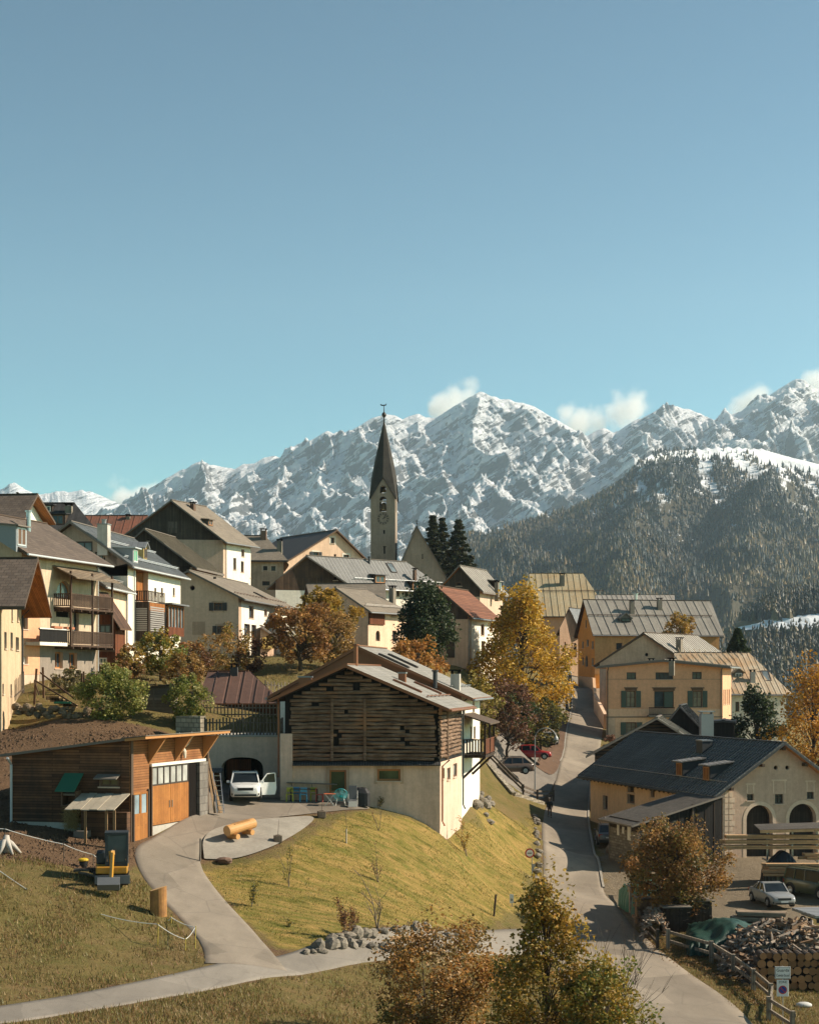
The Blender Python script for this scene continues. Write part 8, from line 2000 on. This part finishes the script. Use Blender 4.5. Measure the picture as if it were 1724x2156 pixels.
def folding_table():
 p=gat(694,104.6,.05);t=thing('folding_table','orange topped folding table with crossed white legs','table',p);mb=MB();mb.box(p+Vector((0,0,.72)),(.72,.6,.03));mb.build('table_top',plain('orange_top',(.55,.13,.05),.5),t,bevel=.01)
 for sy in(-.25,.25):
  for s in(-1,1):mb=MB();mb.bar(p+Vector((-.28*s,sy,0)),p+Vector((.28*s,sy,.71)),.03,.03);mb.build('leg',WF_WHT,t)
folding_table()
def shell_chair():
 p=gat(717,104.9,.05);t=thing('string_chair','round turquoise string chair on thin white legs','chair',p);TQ=plain('turquoise_cord',(.03,.36,.38),.5);c=p+Vector((0,0,.66));M=Matrix.Rotation(R(-58),3,'X')@Matrix.Rotation(R(12),3,'Z');mb=MB()
 ring=[c+M@Vector((math.cos(a)*.42,math.sin(a)*.46,0))for a in[k*math.pi/12 for k in range(25)]];mb.tube(ring,.018,6);h0=c+M@Vector((0,-.1,-.34))
 for k in range(24):mb.tube([ring[k],(ring[k]+h0)/2+M@Vector((0,0,-.08)),h0],.011,4)
 mb.build('seat',TQ,t)
 for sx in(-.3,.3):
  for sy in(-.22,.25):mb=MB();mb.bar(p+Vector((sx,sy,0)),p+Vector((sx*.7,sy*.6,.42)),.025,.025);mb.build('leg',WF_WHT,t)
shell_chair()
def lounger():
 p=gat(743,105.0,.05);t=thing('deck_chair','grey reclining garden chair with white frame by the covered grill','deck chair',p);mb=MB();mb.bar(p+Vector((-.02,.35,1.28)),p+Vector((0,.05,.42)),.5,.05,up=Vector((0,-1,.3)));mb.bar(p+Vector((0,.05,.42)),p+Vector((0,-.45,.36)),.5,.05);mb.build('cushion',plain('charcoal_cloth',(.085,.088,.09),.9),t,bevel=.015)
 mb=MB();mb.bar(p+Vector((0,-.46,.36)),p+Vector((0,-.6,.02)),.5,.04);mb.build('footrest',plain('pale_cloth',(.50,.47,.41),.9),t)
 for sx in(-.28,.28):
  mb=MB();mb.bar(p+Vector((sx,.5,0)),p+Vector((sx,-.35,.6)),.03,.03);mb.bar(p+Vector((sx,-.4,0)),p+Vector((sx,.3,.95)),.03,.03);mb.build('frame',WF_WHT,t)
lounger()
def grill():
 p=gat(757,105.7,.05);t=thing('covered_grill','garden grill hidden under a black cover against the barn wall','grill',p);mb=MB();pr=[(.62,0),(.60,.55),(.60,.8),(.40,1.1),(.12,1.14)]
 n=20;rings=[]
 for r,z in pr:rings.append([p+Vector((r*math.copysign(abs(math.cos(a))**.6,math.cos(a))*1.05+.03*math.sin(5*a),r*.6*math.copysign(abs(math.sin(a))**.6,math.sin(a)),z+.02*math.sin(7*a)))for a in[2*math.pi*k/n for k in range(n)]])
 for A_,B_ in zip(rings,rings[1:]):
  for k in range(n):mb.poly([A_[k],A_[(k+1)%n],B_[(k+1)%n],B_[k]])
 mb.poly(rings[-1]);mb.build('cover',plain('black_cover',(.014,.014,.016),.6),t,smooth=True)
 for sx in(-.35,.35):mb=MB();mb.box(p+Vector((sx,-.25,.05)),(.08,.08,.1));mb.build('wheel',TRIM,t)
grill()
def lean_boards():
 p0=gat(442,101.0,.05)
 for i,(dx,top,w)in enumerate(((0,3.6,.13),(.22,3.2,.10),(.36,2.4,.16))):
  mb=MB();a=p0+Vector((dx+.35,-.5+.05*i,0));b=p0+Vector((dx-.35,.5,top));mb.bar(a,b,w,.04);o=mb.build('leaning_board',planks('new_board',(.44,.29,.16),(.34,.21,.11)),base=a);tag(o,('longest','middle','shortest and widest')[i]+' pale board leaning at the shed end by the garage','board','boards leaning at the shed end')
 t=thing('ladder','aluminium ladder leaning at the shed end','ladder',p0)
 for sx in(-.2,.2):mb=MB();mb.bar(p0+Vector((.7+sx,-.6,0)),p0+Vector((.35+sx,.4,2.3)),.04,.07);mb.build('rail',METAL,t)
 for k in range(8):f=(k+.5)/8;c=(p0+Vector((.7,-.6,0))).lerp(p0+Vector((.35,.4,2.3)),f);mb=MB();mb.bar(c-Vector((.2,0,0)),c+Vector((.2,0,0)),.03,.03);mb.build('rung',METAL,t)
lean_boards()
def wood_store():
 a=px(436,1697,106.5);t=thing('wood_store','narrow brown firewood store under a corrugated sheet beside the arch','wood store',a);mb=MB();mb.box(a+Vector((.35,0,1.05)),(.9,1.0,2.1));mb.build('wood_pile',surf('stacked_ends',(.24,.12,.06),(.15,.08,.045),2,.9,.8,.06,(.2,.16,.03,.5),.25),t);mb=MB();mb.box(a+Vector((.35,-.1,2.2)),(1.2,1.4,.05),0,0,Matrix.Rotation(R(8),3,'X'));mb.build('roof_sheet',MATS['corrugated_sheet'],t)
wood_store()
def tape_fence(label,pts,sag,yellow=False):
 t=thing('tape_fence',label,'fence',pts[0]);mb=MB()
 for a,b in zip(pts,pts[1:]):mb.tube([a.lerp(b,k/8)+Vector((0,0,-sag*4*(k/8)*(1-k/8)))for k in range(9)],.018,5,cap=False)
 mb.build('tape',plain('white_tape',(.74,.72,.66),.6),t)
 for p in pts:q=Vector((p.x,p.y,hgt(p.x,p.y)));mb=MB();mb.tube([q-Vector((0,0,.1)),p+Vector((.02,0,.05))],.022,6);mb.build('stake',plain('yellow_stake',(.46,.34,.06),.6)if yellow else FEN,t)
tape_fence('white tape on thin stakes along the dug soil below the shed',[gat(-30,85.5,1.1),gat(10,85.5,1.05),gat(134,85.2,.9),gat(196,85.0,.75),gat(226,84.8,.55)],.05)
tape_fence('white tape on yellow stakes across the rough slope beside the driveway',[gpx(212,1934)+Vector((0,0,.08)),gpx(332,1992)+Vector((0,0,.92)),gpx(390,2003)+Vector((0,0,.5)),gpx(411,1998)+Vector((0,0,.95)),gpx(360,1945)+Vector((0,0,.25)),gpx(352,1942)+Vector((0,0,.1))],.08,True)
tape_fence('fallen white tape at the far left of the rough slope',[gpx(-10,1842)+Vector((0,0,.3)),gpx(56,1876)+Vector((0,0,.05))],.02)
def cut_trunk():
 p=gpx(334,1926);t=thing('cut_trunk','freshly sawn upright trunk piece with slanted bright top by the driveway','tree stump',p);mb=MB();n=18;r=.36
 bt=[p+Vector((r*1.1*math.cos(a),r*math.sin(a),-.1))for a in[2*math.pi*k/n for k in range(n)]];tp=[q+Vector((-.02,0,1.12+(.12*math.cos(2*math.pi*k/n))+.2))for k,q in enumerate(bt)]
 for k in range(n):mb.poly([bt[k],bt[(k+1)%n],tp[(k+1)%n],tp[k]])
 mb.build('trunk',surf('split_wood',(.48,.24,.075),(.24,.115,.045),2.2,.8,.5,.03,streak=.3),t);mb=MB();mb.poly(tp);mb.poly([q-Vector((0,0,.01))for q in tp][::-1]);mb.build('sawn_top',FRESH2,t)
cut_trunk()
def root():
 p=gpx(12,1797);t=thing('root_stump','bleached grey root stump at the left picture edge','tree stump',p);mb=MB()
 for k in range(7):a=k*.9;d=Vector((math.cos(a),math.sin(a),0));mb.tube([p+Vector((0,0,.55)),p+d*.3+Vector((0,0,.4)),p+d*.75+Vector((0,0,-.05))],[.2,.14,.06],7)
 mb.tube([p,p+Vector((.02,0,.5)),p+Vector((.05,0,.85))],[.3,.22,.12],9);mb.build('roots',plain('bleached_wood',(.42,.38,.33),.9),t,smooth=True)
root()
def bucket():
 p=gat(176,85.0,.02);t=thing('bucket','small bucket with yellow rim on the bare soil','bucket',p);mb=MB();mb.lathe(p,[(.18,0),(.24,.34)],14);mb.build('tub',TRIM,t);mb=MB();mb.lathe(p+Vector((0,0,.34)),[(.24,-.04),(.27,0),(.25,.06),(.15,.1)],14);mb.build('flowers',plain('yellow_bloom',(.60,.38,.02),.7),t)
bucket()
rg2=random.Random(5)
for i in range(12):
 a=gat(155+i*6+rg2.uniform(-6,6),83+rg2.uniform(-.7,.5),.12);d=Vector((rg2.uniform(.5,1),rg2.uniform(-.8,.1),rg2.uniform(-.12,.05))).normalized()*rg2.uniform(.7,1.6);mb=MB();mb.tube([a,a+d*.5+Vector((0,0,.03)),a+d],[.07,.065,.05],6)
 o=mb.build('branch_log',BARK_L if i%3 else BARK,base=a);tag(o,'cut branch lying in the brush pile left of the excavator','branch','cut branches beside the excavator')
def handrails():
 t=thing('hillside_stair','brown wooden handrails running down to the stone wall below the balcony house','handrail',px(78,1486,116))
 for(u0,v0,u1,v1,Y,w,nm)in((77,1408,72,1484,117,.14,'post'),(90,1405,92,1470,119,.14,'post'),(173,1418,170,1460,118,.12,'post'),(176,1414,178,1456,118.5,.12,'post'),(72,1432,163,1487,115.5,.10,'rail'),(84,1416,160,1474,117.5,.10,'rail'),(72,1434,82,1464,116.5,.09,'rail')):
  mb=MB();mb.bar(px(u0,v0,Y),px(u1,v1,Y),w,w);mb.build(nm,planks('rail_wood',(.20,.12,.07),(.14,.08,.05)),t)
 mb=MB()
 for k in range(5):mb.box(px(112+k*9,1470+k*4.2,116.5),(.9,.5,.25))
 mb.build('step',planks('step_wood',(.34,.22,.12),(.26,.17,.09)),t);mb=MB();mb.box(px(133,1480,115.6),(1.1,.8,.12));mb.build('mat',plain('green_mat',(.03,.17,.10),.9),t)
handrails()
def plank_hut():
 A_,B_=XY(299,117),XY(366,117);z=zz(1512,117);h=House('plank_hut','small grey weathered plank hut between the two glossy bushes','hut',A_,B_,B_+Vector((0,2)),A_+Vector((0,2)),z-.5,(zz(1450,117),zz(1443,117)),zz(1442,117),planks('silver_planks',(.30,.255,.205),(.22,.185,.145),.22,False),t=.999,oe=.25,og=.25,th=.08,roof=F_GREY,fascia=F_WOOD);h.pxbox('front',322,1452,325,1508,F_GREY,0,.05,'batten');h.build()
plank_hut()
picket_fence('stick_fence','rickety stick fence beside the yellow house corner',[px(30,1480,118),px(52,1462,122)],1.6,BARK_L,.35,.05,1)
picket_fence('garden_fence','pale pickets behind the brown metal roof below the rusty tree',[gat(560,136),gat(640,138)],1.2,MATS['pale_pickets'],.3,.1)
def tarp(name,label,spots,zs,col,extra=0,wob=.12,seed=1):
 """cloth over heaps: grid draped on a rounded heap with folds running down its flanks"""
 (u0,Y0),(u1,Y1)=spots;a,b=gat(u0,Y0),gat(u1,Y1);c=(a+b)/2;ax=(b-a);L=ax.length;d=Vector((ax.x,ax.y,0)).normalized();n=Vector((-d.y,d.x,0));W_=zs[1];Hh=zs[0];mb=MB();N,M_=46,30;rg=random.Random(seed);G=[]
 for i in range(N+1):
  row=[]
  for j in range(M_+1):
   s,t_=i/N*2-1,j/M_*2-1
   e=max(abs(s)**3.2,abs(t_)**2.6)if extra==0 else(abs(s)**4+abs(t_)**3)**.8
   z=Hh*max(0.0,1-e)**.42
   z+=Hh*.20*math.sin(s*4.1+1.3+t_)*(1-e if e<1 else 0)+wob*(fbm(np.array(s*2.2+seed),np.array(t_*2.2),3)-.5)*(1 if e<1 else .3)
   fold=math.sin((s if abs(t_)>abs(s)else t_)*23+3*math.sin(s*5+t_*3))*.11*min(1,e*1.2)
   p=c+d*(s*(L/2)*(1+fold*.35))+n*(t_*W_/2*(1+fold));row.append((p.x,p.y,max(hgt(p.x,p.y)+.02,c.z-.2)+max(.02,z+fold*.5)))
  G.append(row)
 for i in range(N):
  for j in range(M_):mb.poly([G[i][j],G[i+1][j],G[i+1][j+1],G[i][j+1]])
 o=mb.build(name,col,base=c,smooth=True);tag(o,label,'tarpaulin');o.modifiers.new('weld','WELD').merge_threshold=.002;return o
TARP=surf('green_tarpaulin',(.020,.060,.040),(.013,.040,.027),2.0,.45,.6,.05,fine=14,spec=.4)
tarp('tarpaulin','large creased green tarpaulin spread over a low heap in the yard',((1446,100.0),(1614,99.4)),(1.25,4.0),TARP,wob=.35,seed=4)
tarp('tarpaulin','pale green tarpaulin hung over the wood stack by the kerb',((1332,112.5),(1384,106.5)),(2.2,1.9),surf('pale_tarp',(.045,.20,.15),(.028,.14,.10),2.0,.45,.6,.05,fine=14,spec=.4),wob=.5,seed=9)
SPLIT=surf('split_firewood',(.34,.22,.13),(.13,.075,.045),3.5,.85,.5,.02,fine=14,objvar=.4);SPLIT2=surf('grey_firewood',(.40,.335,.27),(.17,.125,.095),3.5,.85,.5,.02,fine=14,objvar=.35)
ENDS=surf('log_rings',(.46,.235,.105),(.27,.13,.06),6,.85,.4,.02,fine=14,objvar=.4)
def billet(m,rg):
 mb=MB();L=.85;n=3+rg.randint(0,1);rr=rg.uniform(.065,.10);P=[(rr*math.cos(2*math.pi*k/n+.3)*rg.uniform(.8,1.2),rr*math.sin(2*math.pi*k/n+.3)*rg.uniform(.8,1.2))for k in range(n)]
 a=[(-L/2,*p)for p in P];b=[(L/2,p[0]*rg.uniform(.8,1.1),p[1]*rg.uniform(.8,1.1))for p in P]
 for k in range(n):mb.poly([a[k],a[(k+1)%n],b[(k+1)%n],b[k]])
 mb.poly(a[::-1]);mb.poly(b);return mb
def firewood():
 rg=random.Random(12);protos=[]
 for i in range(8):o=billet(None,rg).build('firewood_billet',[SPLIT,SPLIT2][i%2]);tag(o,'split billet in the big loose firewood heap above the log stack','firewood','split billets of the big firewood heap');protos.append(o)
 Y0,Y1=94.2,100.5;n=0
 def top(u,Y):
  s=(u-1655)/145;q=(Y-97.3)/3.4;return 2.05*max(0,1-abs(s)**2.4)*max(0,1-abs(q)**2.2)
 core=MB();G=[]
 for i in range(31):
  row=[]
  for j in range(13):u=1492+(1790-1492)*i/30;Y=93.9+6.8*j/12;p=gat(u,Y);row.append((p.x,p.y,p.z+max(-.15,top(u,Y)-.16)))
  G.append(row)
 for i in range(30):
  for j in range(12):core.poly([G[i][j],G[i+1][j],G[i+1][j+1],G[i][j+1]])
 o=core.build('firewood_heap',surf('heap_core',(.15,.10,.07),(.06,.04,.03),4,.9,.9,.1,fine=9));tag(o,'inner mass of small firewood filling the big heap','firewood heap');o['kind']='stuff'
 while n<290:
  u=rg.uniform(1512,1740);Y=rg.uniform(94.0,98.6);h_=top(u,Y)
  if h_<.12:continue
  p=gat(u,Y);q=p+Vector((0,0,h_*1.08+rg.uniform(-.10,.06)))
  o=protos[n]if n<8 else protos[rg.randint(0,7)].copy()
  if n>=8:COL.objects.link(o)
  o.location=q;o.rotation_euler=(rg.uniform(0,6.28),rg.uniform(-.5,.5),rg.uniform(0,6.28));s=rg.uniform(.8,1.25);o.scale=(s,s,s);n+=1
firewood()
def bits(name,label,u0,u1,Y0,Y1,fn,n,seed,size=.055):
 """the many smaller pieces of a heap nobody could count"""
 rg=np.random.RandomState(seed);u=rg.uniform(u0,u1,n);Y=rg.uniform(Y0,Y1,n);P=[];
 mb_v=[];fs=[]
 for k in range(n):
  h_=fn(u[k],Y[k])
  if h_<.08:continue
  p=gat(u[k],Y[k]);c=np.array([p.x,p.y,p.z+h_+rg.uniform(-.05,.05)]);d=rg.randn(3);d[2]*=.4;d/=np.linalg.norm(d);e=np.cross(d,rg.randn(3));e/=np.linalg.norm(e);f=np.cross(d,e);L=rg.uniform(.2,.34);w=size*rg.uniform(.7,1.5);b=len(mb_v)
  for s in(-1,1):
   for q in(0,1,2):a=q*2.094;mb_v.append(c+d*L*s+(e*math.cos(a)+f*math.sin(a))*w)
  fs+=[(b,b+1,b+4,b+3),(b+1,b+2,b+5,b+4),(b+2,b,b+3,b+5),(b,b+2,b+1),(b+3,b+4,b+5)]
 me=bpy.data.meshes.new(name);me.from_pydata([tuple(v)for v in mb_v],[],fs);me.materials.append(SPLIT2);me.materials.append(SPLIT);me.polygons.foreach_set('material_index',[(i//5)%3==0 for i in range(len(fs))]);me.update()
 o=bpy.data.objects.new(name,me);COL.objects.link(o);tag(o,kind='stuff')
bits('firewood_rest','',1512,1770,93.8,99.5,lambda u,Y:2.0*max(0,1-abs((u-1655)/145)**2.4)*max(0,1-abs((Y-97.3)/3.4)**2.2),900,3)
bits('kindling','',1352,1404,101.5,105.5,lambda u,Y:1.5*max(0,1-abs((u-1378)/28)**3)-.1*abs(Y-103.5),260,5,.05)
def log_stack():
 rg=random.Random(9);proto=None;n=0;Y=92.6
 for row in range(5):
  u=1570+row*9+(row%2)*6
  while u<1740:
   r=rg.uniform(.17,.26);g=gat(u,Y);z=gat(1640,Y).z+.2+row*.40
   mb=MB();c=Vector((g.x,Y+rg.uniform(-.12,.12),z+rg.uniform(-.03,.03)))
   if proto is None:
    mb=MB();mb.tube([(0,0,0),(0,1.2,0)],[1,.97],12,mi=0);mb.poly([(.99*math.cos(-2*math.pi*k/12),-.004,.99*math.sin(-2*math.pi*k/12))for k in range(12)][::-1],mi=1);proto=mb.build('stacked_log',[BARK,ENDS]);o=proto;tag(o,'round log end in the stack under the firewood heap','log','round logs stacked under the firewood heap')
   else:o=proto.copy();COL.objects.link(o)
   o.location=c;o.scale=(r,1,r);u+=r*2*F/Y*.98;n+=1
log_stack()
PLANK=planks('sawn_larch',(.74,.47,.25),(.58,.35,.18),.25,False,.3);PLANK2=planks('grey_sawn',(.44,.33,.23),(.33,.24,.165),.25,False,.3)
def beams(label,group,u0,u1,v0,v1,Y,rows,cols,mat,seed,yaw=0.0,name='sawn_beam'):
 rg=random.Random(seed);a,b=px(u0,v1,Y),px(u1,v0,Y);L=b.x-a.x;hh=(b.z-a.z)/rows
 for r in range(rows):
  for c in range(cols):
   mb=MB();x0=a.x+rg.uniform(-.25,.25)*(1 if r else 1.2);z=a.z+(r+.5)*hh;y=Y+c*.34+rg.uniform(-.03,.03);d=Vector((math.cos(yaw),math.sin(yaw),0))*(L*rg.uniform(.93,1.04));p=Vector((x0,y,z));mb.bar(p,p+d,.28,hh*.70)
   o=mb.build(name,mat,base=p);tag(o,label,'timber beam',group)
beams('long pale board on the upper shelf of the timber rack','boards on the upper rack shelf',1524,1745,1757,1790,121.5,3,2,PLANK,1)
beams('thick pale beam on the middle shelf of the timber rack','beams on the middle rack shelf',1690,1790,1796,1812,121,2,2,PLANK,2)
beams('board in the lowest layer of the timber rack on the ground','boards in the lowest rack layer',1612,1760,1818,1846,119.5,4,2,PLANK,3)
def rack():
 t=thing('timber_rack','timber rack with slatted roof in front of the arched barn gable','rack',px(1660,1840,122));mb=MB();a,b=px(1600,1748,120.8),px(1800,1742,120.8)
 P=lambda p,y,dz:p+Vector((0,y,dz))
 mb.hexa([P(a,0,-.06),P(b,0,-.06),P(b,2.2,.16),P(a,2.2,.16),P(a,0,0),P(b,0,0),P(b,2.2,.22),P(a,2.2,.22)]);mb.build('rack_roof',tiles('slat_roof',(.12,.105,.088),(.085,.074,.063),.5,.22,.5),t)
 mb=MB();mb.bar(P(a,-.03,-.13),P(b,-.03,-.13),.06,.2);mb.build('fascia',PLANK,t)
 for u in(1615,1668,1720,1770):
  p=px(u,1840,122.4);mb=MB();mb.bar(p-Vector((0,0,.8)),Vector((p.x,p.y,a.z)),.12,.12);mb.build('post',METAL,t)
  for v in(1781,1813):q=px(u,v,120.9);mb=MB();mb.bar(q,q+Vector((0,1.6,0)),.1,.1);mb.build('shelf_arm',METAL,t)
 for u in(1640,1745):mb=MB();mb.bar(px(u-12,1812,122.5),px(u+12,1790,122.5),.05,.05);mb.build('brace',METAL,t)
rack()
tarp('black_sheet','black plastic sheet wrapped over boards on the rack middle shelf',((1604,121.2),(1686,121.0)),(1.9,1.4),plain('black_plastic',(.012,.012,.014),.4),wob=.2,seed=3)
beams('weathered pole in the long stack right of the green tarpaulin','weathered poles beyond the green tarpaulin',1545,1650,1918,1964,102.5,4,3,PLANK2,5,R(-14),'stacked_pole')
def yard_log():
 a,b=px(1288,1790,137),px(1330,1806,130);mb=MB();mb.tube([a,a.lerp(b,.3)+Vector((0,0,.03)),a.lerp(b,.7),b],[.52,.56,.55,.54],14);o=mb.build('felled_log',BARK_L,base=a);tag(o,'thick felled log lying beside the wood annex','log')
 p=gat(1339,128,.02);t=thing('barrel','small grey tub beside the felled log','barrel',p);mb=MB();mb.lathe(p,[(.3,0),(.34,.3),(.36,.85),(.33,.86),(.30,.7)],14);mb.build('tub',plain('grey_tub',(.16,.155,.15),.7),t)
yard_log()
def stack_side():
 rg=random.Random(4)
 for i,(u,Y,w,h_,lb)in enumerate(((1345,110,1.3,1.7,'covered firewood stack at the far end by the kerb'),(1362,106.6,1.4,1.6,'middle firewood stack against the dark kerb fence'),(1420,103.5,1.6,1.5,'red brown board pile under the yard tree'),(1468,105.5,1.6,1.4,'dark board pile right of the yard tree trunk'))):
  p=gat(u,Y);t=thing('wood_stack',lb,'wood stack',p);mb=MB()
  for k in range(26):z=rg.uniform(.08,h_);x=rg.uniform(-w/2,w/2);mb.bar(p+Vector((x,-.6+rg.uniform(-.12,.12),z)),p+Vector((x+rg.uniform(-.1,.1),.7,z)),.17,.15)
  mb.box(p+Vector((0,0,h_/2)),(w,1.1,h_*.96));mb.build('billets',(SPLIT2,SPLIT,D_DARK,D_GREY)[i],t)
  mb=MB();mb.box(p+Vector((0,0,h_+.06)),(w+.2,1.5,.07),R(5));mb.build('cover_board',F_GREY,t)
stack_side()
p=gpx(1692,2121);mb=MB();mb.lathe(p,[(.02,.30),(.22,.28),(.36,.18),(.38,.08),(.34,0)][::-1],18);o=mb.build('pale_stone',plain('pale_oval',(.50,.49,.46),.7),base=p,smooth=True);o.scale=(1.15,.75,.8);tag(o,'smooth pale oval lying in the grass by the place sign','stone')
for i in range(5):
 a=px(821+i*1.2,1982-i*2.0,83.2+.1*i);mb=MB();mb.bar(a,a+Vector((1.9-.1*i,.12,0)),.3,.055);o=mb.build('loose_plank',PLANK,base=a);tag(o,'pale plank in the small pile on the boulder wall','plank','planks piled on the boulder wall')
